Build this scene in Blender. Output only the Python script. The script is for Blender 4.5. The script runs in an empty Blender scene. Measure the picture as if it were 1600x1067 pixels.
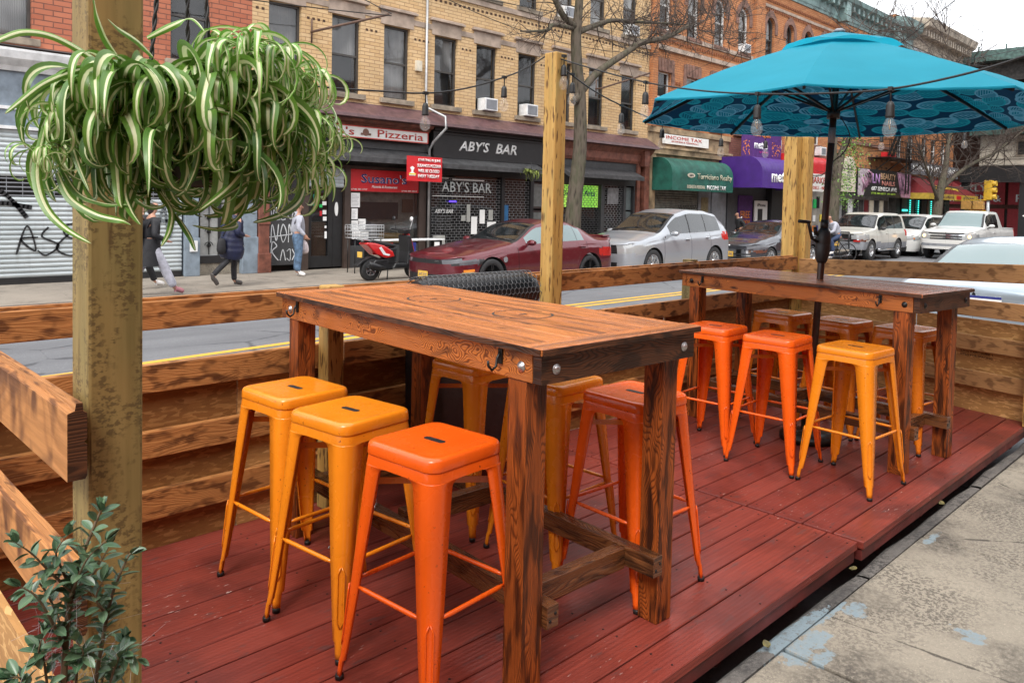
import bpy, bmesh, math, random
from mathutils import Vector, Matrix, Euler, noise as mnoise
SC = bpy.context.scene
COL = SC.collection
R_ = math.radians
# ---------------------------------------------------------------- camera, sky, light
YAW, PITCH, ROLL, FPX, CY, HCAM = 0.776582, 0.0397653, 0.0209837, 1222.23, 367.846, 1.48
fw = Vector((math.sin(YAW)*math.cos(PITCH), math.cos(YAW)*math.cos(PITCH), -math.sin(PITCH)))
rt0 = Vector((math.cos(YAW), -math.sin(YAW), 0)); up0 = rt0.cross(fw)
rt = rt0*math.cos(ROLL) + up0*math.sin(ROLL); up = -rt0*math.sin(ROLL) + up0*math.cos(ROLL)
cam_d = bpy.data.cameras.new('camera'); cam = bpy.data.objects.new('camera', cam_d); COL.objects.link(cam)
cam.matrix_world = Matrix(((rt.x, up.x, -fw.x, 0), (rt.y, up.y, -fw.y, 0), (rt.z, up.z, -fw.z, HCAM), (0, 0, 0, 1)))
cam_d.sensor_fit = 'HORIZONTAL'; cam_d.sensor_width = 36.0; cam_d.lens = FPX/1600*36.0
cam_d.shift_y = (CY - 533.5)/1600.0
cam_d.clip_start = 0.05; cam_d.clip_end = 2000
SC.camera = cam
SUN_EL, SUN_AZ = 52.0, 242.0      # degrees; azimuth measured from +Y clockwise (light comes from behind the camera)
w = bpy.data.worlds.new("World"); SC.world = w; w.use_nodes = True
nt = w.node_tree; nt.nodes.clear()
wo = nt.nodes.new('ShaderNodeOutputWorld'); bg = nt.nodes.new('ShaderNodeBackground')
sky = nt.nodes.new('ShaderNodeTexSky'); sky.sky_type = 'NISHITA'; sky.sun_disc = False
sky.sun_elevation = R_(SUN_EL); sky.sun_rotation = R_(SUN_AZ); sky.dust_density = 4; sky.air_density = 1.0
hs = nt.nodes.new('ShaderNodeHueSaturation'); hs.inputs['Saturation'].default_value = 0.10
mx = nt.nodes.new('ShaderNodeMix'); mx.data_type = 'RGBA'; mx.inputs[0].default_value = 0.72   # cloud layer: pale even overcast
nt.links.new(sky.outputs[0], hs.inputs['Color']); nt.links.new(hs.outputs[0], mx.inputs[6])
mx.inputs[7].default_value = (10.6, 10.9, 11.4, 1)
nt.links.new(mx.outputs[2], bg.inputs[0]); bg.inputs[1].default_value = 0.125
nt.links.new(bg.outputs[0], wo.inputs[0])
sd = bpy.data.lights.new('sun', 'SUN'); sd.energy = 1.5; sd.angle = R_(22); sd.color = (1.0, .96, .9)
so = bpy.data.objects.new('sun', sd); COL.objects.link(so)
az = R_(SUN_AZ); el = R_(SUN_EL)
sdir = Vector((math.sin(az)*math.cos(el), math.cos(az)*math.cos(el), math.sin(el)))
so.rotation_euler = sdir.to_track_quat('Z', 'Y').to_euler(); so.location = (0, 0, 30)
SC.view_settings.view_transform = 'Standard'; SC.view_settings.look = 'None'
SC.view_settings.exposure = 0.9; SC.view_settings.gamma = 1; SC.view_settings.use_curve_mapping = False
SC.cycles.max_bounces = 6; SC.cycles.diffuse_bounces = 3; SC.cycles.glossy_bounces = 3
SC.cycles.transparent_max_bounces = 8; SC.cycles.use_adaptive_sampling = True
SC.cycles.use_denoising = True

# ---------------------------------------------------------------- object helpers
def tag(o, label=None, cat=None, group=None, kind=None):
    if label: o['label'] = label
    if cat: o['category'] = cat
    if group: o['group'] = group
    if kind: o['kind'] = kind
    return o
def empty(name, loc=(0, 0, 0), rz=0, label=None, cat=None, group=None):
    o = bpy.data.objects.new(name, None); o.empty_display_size = .1; COL.objects.link(o)
    o.location = loc; o.rotation_euler = (0, 0, rz)
    return tag(o, label, cat, group)
def kids(o):
    return [c for c in bpy.data.objects if c.parent == o]
def copy_tree(o, parent=None):
    c = o.copy(); COL.objects.link(c); c.parent = parent
    for k in kids(o): copy_tree(k, c)
    return c
class MB:
    """mesh builder: faces carry a uv (metres, u along the grain) and a random value"""
    def __init__(s): s.v = []; s.f = []; s.uv = []; s.rn = []; s.mi = []; s.sm = []
    def face(s, idx, uv=None, rn=0.5, mi=0, sm=False):
        s.f.append(tuple(idx)); s.uv.append(uv or [(s.v[i][0], s.v[i][2]) for i in idx]); s.rn.append(rn); s.mi.append(mi); s.sm.append(sm)
    def box(s, c, size, M=None, rn=None, mi=0, axis=None, caps=True):
        """box centred c, size; uv runs along longest axis"""
        rn = random.random() if rn is None else rn
        sx, sy, sz = [q/2 for q in size]; b = len(s.v)
        for z in (-sz, sz):
            for y in (-sy, sy):
                for x in (-sx, sx):
                    p = Vector((x, y, z))
                    if M is not None: p = M @ p
                    s.v.append(tuple(p + Vector(c)))
        ax = axis if axis is not None else max(range(3), key=lambda i: size[i])
        loc = [(x, y, z) for z in (-sz, sz) for y in (-sy, sy) for x in (-sx, sx)]
        off = rn*17.3
        def u_(i, n):
            p = loc[i]; oth = [k for k in range(3) if k != ax]
            if n == ax: return (p[oth[0]]*0.3 + off, p[oth[1]] + off)
            k = oth[0] if n == oth[1] else oth[1]
            return (p[ax] + off*1.7, p[k] + off + (3.1 if n == oth[0] else 0))
        for idx, n in (((0, 2, 3, 1), 2), ((4, 5, 7, 6), 2), ((0, 1, 5, 4), 1), ((2, 6, 7, 3), 1), ((0, 4, 6, 2), 0), ((1, 3, 7, 5), 0)):
            s.face([b+i for i in idx], [u_(i, n) for i in idx], rn, mi)
        return s
    def mm(s, a, b, **k):   # min / max box
        return s.box([(a[i]+b[i])/2 for i in range(3)], [abs(b[i]-a[i]) for i in range(3)], **k)
    def bar(s, p0, p1, wd, th, upv=(0, 0, 1), **k):
        p0 = Vector(p0); p1 = Vector(p1); d = p1-p0; L = d.length; x = d.normalized()
        y = Vector(upv).cross(x)
        if y.length < 1e-4: y = Vector((0, 1, 0)).cross(x)
        y.normalize(); z = x.cross(y)
        M = Matrix((x, y, z)).transposed()
        return s.box((p0+p1)/2, (L, th, wd), M=M, axis=0, **k)
    def tube(s, pts, rad, n=8, cap=True, mi=0, sm=True, rn=.5):
        pts = [Vector(p) for p in pts]; m = len(pts)
        if not hasattr(rad, '__len__'): rad = [rad]*m
        b = len(s.v); prev = None; L = 0; Ls = []
        for i, p in enumerate(pts):
            t = (pts[min(i+1, m-1)] - pts[max(i-1, 0)])
            if t.length < 1e-9: t = Vector((0, 0, 1))
            t.normalize()
            if prev is None:
                a = Vector((0, 0, 1)) if abs(t.z) < .9 else Vector((1, 0, 0)); nx = a.cross(t).normalized()
            else:
                nx = prev - t*prev.dot(t)
                nx = nx.normalized() if nx.length > 1e-6 else Vector((1, 0, 0))
            ny = t.cross(nx); prev = nx
            if i: L += (p-pts[i-1]).length
            Ls.append(L)
            for k in range(n):
                a = 2*math.pi*k/n; s.v.append(tuple(p + (nx*math.cos(a) + ny*math.sin(a))*rad[i]))
        for i in range(m-1):
            r = rad[i]*2*math.pi/n
            for k in range(n):
                k2 = (k+1) % n
                s.face([b+i*n+k, b+i*n+k2, b+(i+1)*n+k2, b+(i+1)*n+k],
                       [(Ls[i], k*r), (Ls[i], (k+1)*r), (Ls[i+1], (k+1)*r), (Ls[i+1], k*r)], rn, mi, sm)
        if cap:
            s.face([b+k for k in reversed(range(n))], [(0, 0)]*n, rn, mi); s.face([b+(m-1)*n+k for k in range(n)], [(0, 0)]*n, rn, mi)
        return s
    def lathe(s, prof, c=(0, 0, 0), n=20, M=None, mi=0, sm=True, cap=True, rn=.5):
        b = len(s.v); m = len(prof)
        for r, z in prof:
            for k in range(n):
                a = 2*math.pi*k/n; p = Vector((r*math.cos(a), r*math.sin(a), z))
                if M is not None: p = M @ p
                s.v.append(tuple(p + Vector(c)))
        for i in range(m-1):
            for k in range(n):
                k2 = (k+1) % n
                s.face([b+i*n+k, b+i*n+k2, b+(i+1)*n+k2, b+(i+1)*n+k], [(k/n, prof[i][1]), ((k+1)/n, prof[i][1]), ((k+1)/n, prof[i+1][1]), (k/n, prof[i+1][1])], rn, mi, sm)
        if cap:
            s.face([b+k for k in reversed(range(n))], None, rn, mi); s.face([b+(m-1)*n+k for k in range(n)], None, rn, mi)
        return s
    def prism(s, poly, d0, d1, plane='XZ', mi=0, rn=.5, sm=False):
        """extrude a 2D polygon; plane XZ extrudes along Y, YZ along X, XY along Z"""
        n = len(poly); b = len(s.v)
        for d in (d0, d1):
            for p, q in poly:
                s.v.append({'XZ': (p, d, q), 'YZ': (d, p, q), 'XY': (p, q, d)}[plane])
        s.face([b+i for i in range(n)], [poly[i] for i in range(n)], rn, mi); s.face([b+n+i for i in reversed(range(n))], [poly[i] for i in reversed(range(n))], rn, mi)
        for i in range(n):
            j = (i+1) % n
            s.face([b+i, b+j, b+n+j, b+n+i], [(d0, i*.1), (d0, i*.1+.1), (d1, i*.1+.1), (d1, i*.1)], rn, mi, sm)
        return s
    def grid(s, rows, mi=0, sm=True, uvs=None, rn=.5, close=False):
        b = len(s.v); m = len(rows); n = len(rows[0])
        for r in rows: s.v.extend(tuple(p) for p in r)
        for i in range(m-1):
            for j in range(n if close else n-1):
                j2 = (j+1) % n
                q = [(i, j), (i, j2), (i+1, j2), (i+1, j)]
                uv = [uvs[a][c] for a, c in q] if uvs else [(c/max(n-1, 1), a/max(m-1, 1)) for a, c in q]
                s.face([b+a*n+c for a, c in q], uv, rn, mi, sm)
        return s
    def quad(s, a, b_, c, d, mi=0, rn=.5, uv=None):
        b = len(s.v); s.v += [tuple(a), tuple(b_), tuple(c), tuple(d)]; s.face([b, b+1, b+2, b+3], uv or [(0, 0), (1, 0), (1, 1), (0, 1)], rn, mi); return s
    def poly(s, pts, mi=0, rn=.5):
        b = len(s.v); s.v += [tuple(p) for p in pts]; s.face(list(range(b, b+len(pts))), None, rn, mi); return s
    def parts(s, name, mats, parent, key, **k):
        """build one object per group of faces; key(x, y, z of the face centre) names the group"""
        G = {}
        for i, f in enumerate(s.f):
            c = [sum(s.v[v][a] for v in f)/len(f) for a in range(3)]; G.setdefault(key(*c), []).append(i)
        out = []
        for q in G.values():
            n = MB(); mp = {}
            for i in q:
                for v in s.f[i]:
                    if v not in mp: mp[v] = len(n.v); n.v.append(s.v[v])
                n.f.append(tuple(mp[v] for v in s.f[i])); n.uv.append(s.uv[i]); n.rn.append(s.rn[i]); n.mi.append(s.mi[i]); n.sm.append(s.sm[i])
            out.append(n.build(name, mats, parent, **k))
        return out
    def build(s, name, mats, parent=None, bevel=0, seg=1, fix=True):
        me = bpy.data.meshes.new(name); me.from_pydata(s.v, [], s.f)
        uvl = me.uv_layers.new(name='UVMap'); at = me.attributes.new('rnd', 'FLOAT', 'FACE')
        k = 0; flat = []
        for u in s.uv:
            for q in u: flat.extend((q[0], q[1]))
        uvl.data.foreach_set('uv', flat); at.data.foreach_set('value', s.rn)
        me.polygons.foreach_set('material_index', s.mi); me.polygons.foreach_set('use_smooth', s.sm)
        if not isinstance(mats, (list, tuple)): mats = [mats]
        for m in mats: me.materials.append(m)
        if fix:
            bm = bmesh.new(); bm.from_mesh(me); bmesh.ops.recalc_face_normals(bm, faces=bm.faces); bm.to_mesh(me); bm.free()
        me.update()
        o = bpy.data.objects.new(name, me); COL.objects.link(o)
        if parent is not None: o.parent = parent
        if bevel:
            md = o.modifiers.new('bevel', 'BEVEL'); md.width = bevel; md.segments = seg; md.limit_method = 'ANGLE'; md.angle_limit = R_(40)
        return o

def text_obj(name, s, mat, loc, h, parent=None, wd=None, ext=.01, rot=(90, 0, 0), shear=0, bold=0, align='LEFT', spacing=1.0):
    """lettering as a mesh; h = cap height; wd = total width to fit"""
    cu = bpy.data.curves.new(name, 'FONT'); cu.body = s; cu.extrude = 0; cu.offset = bold; cu.space_character = spacing
    cu.resolution_u = 2
    cu.shear = shear; cu.size = 1
    o = bpy.data.objects.new(name, cu); COL.objects.link(o)
    dg = bpy.context.evaluated_depsgraph_get(); dg.update()
    me = bpy.data.meshes.new_from_object(o.evaluated_get(dg)); bpy.data.objects.remove(o); bpy.data.curves.remove(cu)
    vs = [v.co.copy() for v in me.vertices]
    if not vs: return None
    x0 = min(v.x for v in vs); x1 = max(v.x for v in vs); z0 = min(v.y for v in vs); z1 = max(v.y for v in vs)
    sy = h/max(z1-z0, 1e-4); sx = (wd/(x1-x0)) if wd else sy
    for v in me.vertices:
        v.co = Vector(((v.co.x-x0)*sx - ((x1-x0)*sx/2 if align == 'CENTER' else 0), (v.co.y-z0)*sy, 0))
    bm = bmesh.new(); bm.from_mesh(me)
    r = bmesh.ops.extrude_face_region(bm, geom=bm.faces[:])
    for e in r['geom']:
        if isinstance(e, bmesh.types.BMVert): e.co.z += ext
    bmesh.ops.recalc_face_normals(bm, faces=bm.faces); bm.to_mesh(me); bm.free()
    me.materials.clear(); me.materials.append(mat); me.name = name
    o = bpy.data.objects.new(name, me); COL.objects.link(o); o.location = loc; o.rotation_euler = [R_(a) for a in rot]
    if parent is not None: o.parent = parent
    return o

# ---------------------------------------------------------------- material helpers
class Mat:
    def __init__(s, name):
        s.m = bpy.data.materials.new(name); s.m.use_nodes = True; s.t = s.m.node_tree; s.t.nodes.clear()
        s.out = s.t.nodes.new('ShaderNodeOutputMaterial'); s.b = s.n('ShaderNodeBsdfPrincipled'); s.l(s.b.outputs[0], s.out.inputs[0])
    def n(s, ty, **k):
        nd = s.t.nodes.new(ty)
        for a, v in k.items(): setattr(nd, a, v)
        return nd
    def l(s, a, b): s.t.links.new(a, b)
    def set(s, nd, i, v):
        if hasattr(v, 'bl_rna') and v.bl_rna.identifier.startswith('NodeSocket'): s.l(v, nd.inputs[i])
        else:
            sk = nd.inputs[i]
            if sk.type == 'RGBA' and len(v) == 3: v = (*v, 1)
            sk.default_value = v
        return nd
    def uv(s): return s.n('ShaderNodeTexCoord').outputs['UV']
    def obj(s): return s.n('ShaderNodeTexCoord').outputs['Object']
    def attr(s, name='rnd'):
        return s.n('ShaderNodeAttribute', attribute_name=name).outputs['Fac']
    def map(s, v, scale=(1, 1, 1), loc=(0, 0, 0), rot=(0, 0, 0)):
        m = s.n('ShaderNodeMapping'); s.l(v, m.inputs[0]); m.inputs['Scale'].default_value = scale; m.inputs['Location'].default_value = loc
        m.inputs['Rotation'].default_value = rot; return m.outputs[0]
    def noise(s, v, sc=5, det=4, rough=.55, dist=0, out=0):
        n = s.n('ShaderNodeTexNoise'); s.l(v, n.inputs['Vector']); n.inputs['Scale'].default_value = sc; n.inputs['Detail'].default_value = det
        n.inputs['Roughness'].default_value = rough; n.inputs['Distortion'].default_value = dist; return n.outputs[out]
    def vor(s, v, sc=5, feat='F1', out='Distance', rnd=1):
        n = s.n('ShaderNodeTexVoronoi', feature=feat); s.l(v, n.inputs['Vector']); n.inputs['Scale'].default_value = sc; n.inputs['Randomness'].default_value = rnd
        return n.outputs[out]
    def wave(s, v, sc=5, dist=2, det=2, ds=1, ty='BANDS', dr='X', prof='SIN'):
        n = s.n('ShaderNodeTexWave', wave_type=ty, wave_profile=prof)
        if ty == 'BANDS': n.bands_direction = dr
        s.l(v, n.inputs['Vector']); n.inputs['Scale'].default_value = sc; n.inputs['Distortion'].default_value = dist; n.inputs['Detail'].default_value = det; n.inputs['Detail Scale'].default_value = ds
        return n.outputs['Fac']
    def ramp(s, f, a, b, c0=0., c1=1.):
        n = s.n('ShaderNodeMapRange'); s.l(f, n.inputs[0]); n.inputs[1].default_value = a; n.inputs[2].default_value = b
        n.inputs[3].default_value = c0; n.inputs[4].default_value = c1; return n.outputs[0]
    def mix(s, f, a, b, bt='MIX'):
        n = s.n('ShaderNodeMix', data_type='RGBA', blend_type=bt); s.set(n, 0, f); s.set(n, 6, a); s.set(n, 7, b); return n.outputs[2]
    def math(s, op, a, b=0.):
        n = s.n('ShaderNodeMath', operation=op); s.set(n, 0, a); s.set(n, 1, b); return n.outputs[0]
    def bump(s, h, st=.3, dist=.01, prev=None):
        n = s.n('ShaderNodeBump'); n.inputs['Strength'].default_value = st; n.inputs['Distance'].default_value = dist; s.l(h, n.inputs['Height'])
        if prev is not None: s.l(prev, n.inputs['Normal'])
        s.l(n.outputs[0], s.b.inputs['Normal']); return n.outputs[0]
    def fin(s, col=None, rough=.6, metal=0, spec=.5, coat=0, **k):
        if col is not None: s.set(s.b, 'Base Color', col)
        s.set(s.b, 'Roughness', rough); s.set(s.b, 'Metallic', metal); s.set(s.b, 'Specular IOR Level', spec)
        if coat: s.set(s.b, 'Coat Weight', coat); s.set(s.b, 'Coat Roughness', .08)
        for a, v in k.items(): s.set(s.b, a, v)
        return s.m
_pc = {}
def plain(name, col, rough=.6, metal=0, spec=.5, coat=0, var=.12, sc=6, bump=0):
    """painted / solid surface with a little uneven tone"""
    if name in _pc: return _pc[name]
    m = Mat(name); v = m.obj(); nz = m.noise(v, sc, 4); c2 = tuple(q*(1-var*2) for q in col); c1 = tuple(min(1, q*(1+var)) for q in col)
    f = m.ramp(nz, .3, .7); c = m.mix(f, c2, c1)
    r = m.ramp(m.noise(v, sc*2.3, 3), .3, .7, max(.02, rough*.85), min(1, rough*1.12))
    if bump: m.bump(m.noise(v, sc*12, 3), bump, .004)
    _pc[name] = m.fin(c, r, metal, spec, coat); return _pc[name]
def emit(name, col, st=1.0):
    m = Mat(name); m.fin(tuple(col), .5); m.set(m.b, 'Emission Color', tuple(col)); m.b.inputs['Emission Strength'].default_value = st; return m.m
# ---------------------------------------------------------------- materials
def wood_mat(name, light, mid, dark, burn=.6, rough=.45, spec=.32, figure=1.0, finec=.5, blot=(7, 16), bl=(.54, .66), coat=0, vs=1.0, long=.9):
    """sawn softwood: cathedral grain (figure), fine streaks (finec), torch-burnt blotches (burn)"""
    m = Mat(name); uv = m.uv(); rn = m.attr()
    warp = m.noise(m.map(uv, (long, 5, 1)), 1.6, 2, .5)
    n = m.n('ShaderNodeCombineXYZ'); m.l(m.math('MULTIPLY', warp, 2.4), n.inputs[1])
    va = m.n('ShaderNodeVectorMath', operation='ADD'); m.l(m.map(uv, (.6, 9.0, 1)), va.inputs[0]); m.l(n.outputs[0], va.inputs[1])
    ring = m.wave(va.outputs[0], 3.0*vs, 1.6, 2, .8, dr='Y')
    fine = m.noise(m.map(uv, (2.2, 130, 1)), 2.0, 4, .65)
    c = m.mix(m.ramp(ring, .1, .62, 1-figure, 1), mid, light)
    c = m.mix(m.math('MULTIPLY', m.ramp(ring, .22, .02), .75*figure), c, tuple(q*.30 for q in mid))
    c = m.mix(m.ramp(fine, .42, .62, .0, finec), c, tuple(q*.42 for q in mid))
    pt = m.noise(m.map(uv, (blot[0], blot[1], 1), (3.3, 1.7, 0)), 1.0, 2, .5, .35)
    pt2 = m.noise(m.map(uv, (3, 60, 1)), 1.0, 3, .6)
    pp = m.math('MULTIPLY', m.ramp(pt, bl[0], bl[1]), m.ramp(pt2, .2, .6, .55, 1))
    c = m.mix(m.math('MULTIPLY', pp, burn), c, dark)
    kn = m.vor(m.map(uv, (3.2, 10, 1)), 1.0)
    c = m.mix(m.ramp(kn, .13, .05, 0, .9), c, dark)
    c = m.mix(m.ramp(rn, 0, 1, .0, .34), c, tuple(q*.5 for q in mid))
    m.bump(m.math('ADD', fine, m.math('MULTIPLY', ring, .7)), .4, .0025)
    return m.fin(c, m.ramp(fine, .2, .8, rough*.8, rough*1.25), 0, spec, coat)
W_RAIL = wood_mat('burnt_pine_rail', (.53, .232, .076), (.40, .155, .045), (.070, .022, .009), .90, .48, .3, .26, .32, (9, 22), (.50, .61))
W_RAIL2 = wood_mat('burnt_pine_fence_end', (.54, .29, .120), (.43, .21, .080), (.09, .036, .016), .75, .55, .25, .22, .3, (10, 25), (.50, .62))
W_TOP = wood_mat('varnished_table_top', (.66, .225, .058), (.46, .125, .030), (.055, .016, .008), .72, .27, .42, .35, .62, (2.0, 24), (.48, .62), .05, 1.4)
W_TOP2 = wood_mat('varnished_dark_table_top', (.50, .180, .085), (.34, .105, .048), (.030, .012, .008), .6, .26, .36, .35, .5, (2.0, 24), (.50, .64), .10, 1.2)
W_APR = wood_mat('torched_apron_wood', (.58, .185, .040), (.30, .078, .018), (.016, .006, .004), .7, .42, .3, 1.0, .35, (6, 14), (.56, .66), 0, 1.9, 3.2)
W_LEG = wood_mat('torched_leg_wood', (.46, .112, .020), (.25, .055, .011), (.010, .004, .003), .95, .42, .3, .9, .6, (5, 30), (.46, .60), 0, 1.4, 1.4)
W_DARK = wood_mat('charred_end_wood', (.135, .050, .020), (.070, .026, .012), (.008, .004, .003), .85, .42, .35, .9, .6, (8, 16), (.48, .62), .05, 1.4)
W_POST = None
def post_mat():
    m = Mat('treated_post_wood'); uv = m.uv(); rn = m.attr()
    g = m.noise(m.map(uv, (1.5, 22, 1)), 1.5, 4, .6)
    c = m.mix(m.ramp(g, .3, .7), (.150, .112, .036), (.285, .215, .080))
    big = m.noise(m.map(uv, (2.4, 6, 1)), 1.2, 2)
    c = m.mix(m.ramp(big, .35, .65, 0, .5), c, (.34, .20, .065))
    # saw marks / mildew ticks, in rows
    tk = m.noise(m.map(uv, (110, 62, 1)), 1.0, 2, .7)
    tz = m.noise(m.map(uv, (7, 26, 1)), 1.0, 3, .6)
    f = m.math('MULTIPLY', m.ramp(tk, .48, .56), m.ramp(tz, .46, .56))
    c = m.mix(m.math('MULTIPLY', f, .66), c, (.070, .040, .015))
    st = m.noise(m.map(uv, (5, 60, 1)), 1.0, 2, .5)
    c = m.mix(m.ramp(st, .64, .72, 0, .75), c, (.07, .035, .012))
    kn = m.vor(m.map(uv, (2.3, 7, 1)), 1.0); c = m.mix(m.ramp(kn, .085, .04, 0, .9), c, (.055, .028, .012))
    m.bump(g, .3, .002)
    return m.fin(c, .62, 0, .35)
W_POST = post_mat()
def knotty_mat():
    m = Mat('knotty_yellow_post_wood'); uv = m.uv()
    g = m.noise(m.map(uv, (1.5, 26, 1)), 1.5, 4, .6)
    c = m.mix(m.ramp(g, .3, .7), (.36, .195, .048), (.52, .32, .095))
    st = m.noise(m.map(uv, (9, 55, 1)), 1.0, 2, .55)
    c = m.mix(m.ramp(st, .57, .64, 0, .9), c, (.085, .035, .010))
    gn = m.noise(m.map(uv, (3, 14, 1)), 1.0, 2); c = m.mix(m.ramp(gn, .5, .7, 0, .45), c, (.30, .26, .09))
    kn = m.vor(m.map(uv, (3.1, 8, 1)), 1.0); c = m.mix(m.ramp(kn, .12, .06, 0, .9), c, (.10, .045, .014))
    m.bump(g, .3, .002)
    return m.fin(c, .58, 0, .35)
W_KNOT = knotty_mat()
def deck_mat():
    m = Mat('red_deck_paint'); uv = m.uv(); o = m.obj(); rn = m.attr()
    g = m.noise(m.map(uv, (1.4, 34, 1)), 2.0, 4, .6)
    c = m.mix(m.ramp(g, .3, .7), (.168, .027, .018), (.285, .052, .033))
    big = m.noise(o, 1.6, 3, .55)
    c = m.mix(m.ramp(big, .35, .68, .0, .55), c, (.29, .060, .042))
    c = m.mix(m.ramp(m.noise(m.map(o, (1, 1, 1), (4, 2, 1)), 2.7, 4), .47, .64, 0, .72), c, (.100, .022, .017))
    c = m.mix(m.ramp(rn, 0, 1, 0, .45), c, (.115, .016, .014))
    # grey scuffs and pale chips
    sc = m.noise(m.map(uv, (9, 26, 1)), 1.0, 3, .6); c = m.mix(m.ramp(sc, .60, .70, 0, .6), c, (.085, .05, .048)); s2 = m.noise(m.map(uv, (3, 150, 1)), 1.0, 3, .6); c = m.mix(m.math('MULTIPLY', m.ramp(s2, .66, .70, 0, .5), m.ramp(m.noise(o, 2.6, 2), .5, .6)), c, (.42, .20, .17))
    ch = m.noise(m.map(uv, (22, 85, 1)), 1.0, 3, .65); cl = m.noise(o, 2.1, 2)
    f = m.math('MULTIPLY', m.ramp(ch, .655, .69), m.ramp(cl, .47, .60)); c = m.mix(f, c, (.46, .31, .27))
    ring = m.wave(m.map(uv, (1, 8, 1)), 2.2, 5, 2, .8, dr='Y'); c = m.mix(m.ramp(ring, .75, 1, 0, .25), c, (.07, .012, .01))
    m.bump(m.math('ADD', g, m.math('MULTIPLY', ring, .6)), .3, .002)
    return m.fin(c, m.ramp(m.noise(o, 3.1, 4), .3, .7, .30, .52), 0, .30, .0)
M_DECK = deck_mat()
def osb_mat(name='osb_board', tint=(1, 1, 1)):
    m = Mat(name); uv = m.uv(); c = None; hs_ = []
    cols = [(.50, .29, .115), (.42, .23, .088), (.34, .18, .066), (.60, .37, .165)]
    for i, (rot, sc) in enumerate((((0, 0, .5), 1.0), ((0, 0, -.75), 1.1), ((0, 0, 1.5), .9))):
        v = m.map(uv, (22*sc, 85*sc, 1), (i*3.7, i*1.9, 0), rot)
        n = m.n('ShaderNodeTexVoronoi', feature='F1'); m.l(v, n.inputs['Vector']); n.inputs['Scale'].default_value = 1
        sep = m.n('ShaderNodeSeparateColor'); m.l(n.outputs['Color'], sep.inputs[0])
        cc = m.mix(sep.outputs[0], [q*t for q, t in zip(cols[i], tint)], [q*t for q, t in zip(cols[3-i], tint)])
        if c is None: c = cc
        else: c = m.mix(m.ramp(sep.outputs[1], .5, .52), c, cc)
        hs_.append(sep.outputs[2])
    c = m.mix(m.ramp(m.noise(uv, 3, 3), .4, .7, 0, .25), c, (.13*tint[0], .06*tint[1], .022*tint[2]))
    m.bump(m.math('ADD', hs_[0], hs_[1]), .35, .002)
    return m.fin(c, .6, 0, .3)
M_OSB = osb_mat(tint=(.60, .50, .40)); M_OSBL = osb_mat('pale_osb_board', (1.2, 1.15, 1.05))  # darker board tint also carries the deep shade on the back fence
def stool_mat(name, col, chip):
    m = Mat(name); o = m.obj()
    oi = m.n('ShaderNodeObjectInfo'); va = m.n('ShaderNodeVectorMath', operation='ADD'); m.l(o, va.inputs[0])
    cb = m.n('ShaderNodeCombineXYZ'); m.l(m.math('MULTIPLY', oi.outputs['Random'], 37.), cb.inputs[0]); m.l(cb.outputs[0], va.inputs[1]); o = va.outputs[0]
    c = m.mix(m.ramp(m.noise(o, 5, 3), .3, .7), tuple(q*.93 for q in col), tuple(min(1, q*1.05) for q in col))
    ch = m.noise(o, 95, 2, .5); cl = m.noise(o, 9, 2)
    f = m.math('MULTIPLY', m.ramp(ch, .69, .71), m.ramp(cl, .52, .62)); c = m.mix(f, c, chip)
    run = m.noise(m.map(o, (30, 30, 3)), 1, 3); c = m.mix(m.ramp(run, .6, .75, 0, .12), c, tuple(q*.5 for q in col))
    m.bump(m.noise(o, 60, 2), .06, .001)
    return m.fin(c, m.ramp(m.noise(o, 12, 3), .3, .7, .20, .32), 0, .45, .2)
M_ST_O = stool_mat('amber_orange_paint', (.76, .225, .010), (.16, .04, .008))
M_ST_R = stool_mat('red_orange_paint', (.82, .108, .007), (.16, .025, .008))
M_ST_D = stool_mat('deep_orange_paint', (.66, .165, .010), (.16, .04, .008))
M_RUB = plain('black_rubber', (.012, .012, .012), .55)
M_BOLT = plain('galvanised_bolt', (.55, .55, .56), .38, .9, var=.2, sc=60)
M_IRON = plain('black_iron', (.015, .015, .015), .4, .3)
M_CHAIN = plain('steel_chain', (.5, .5, .5), .28, 1)
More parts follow.
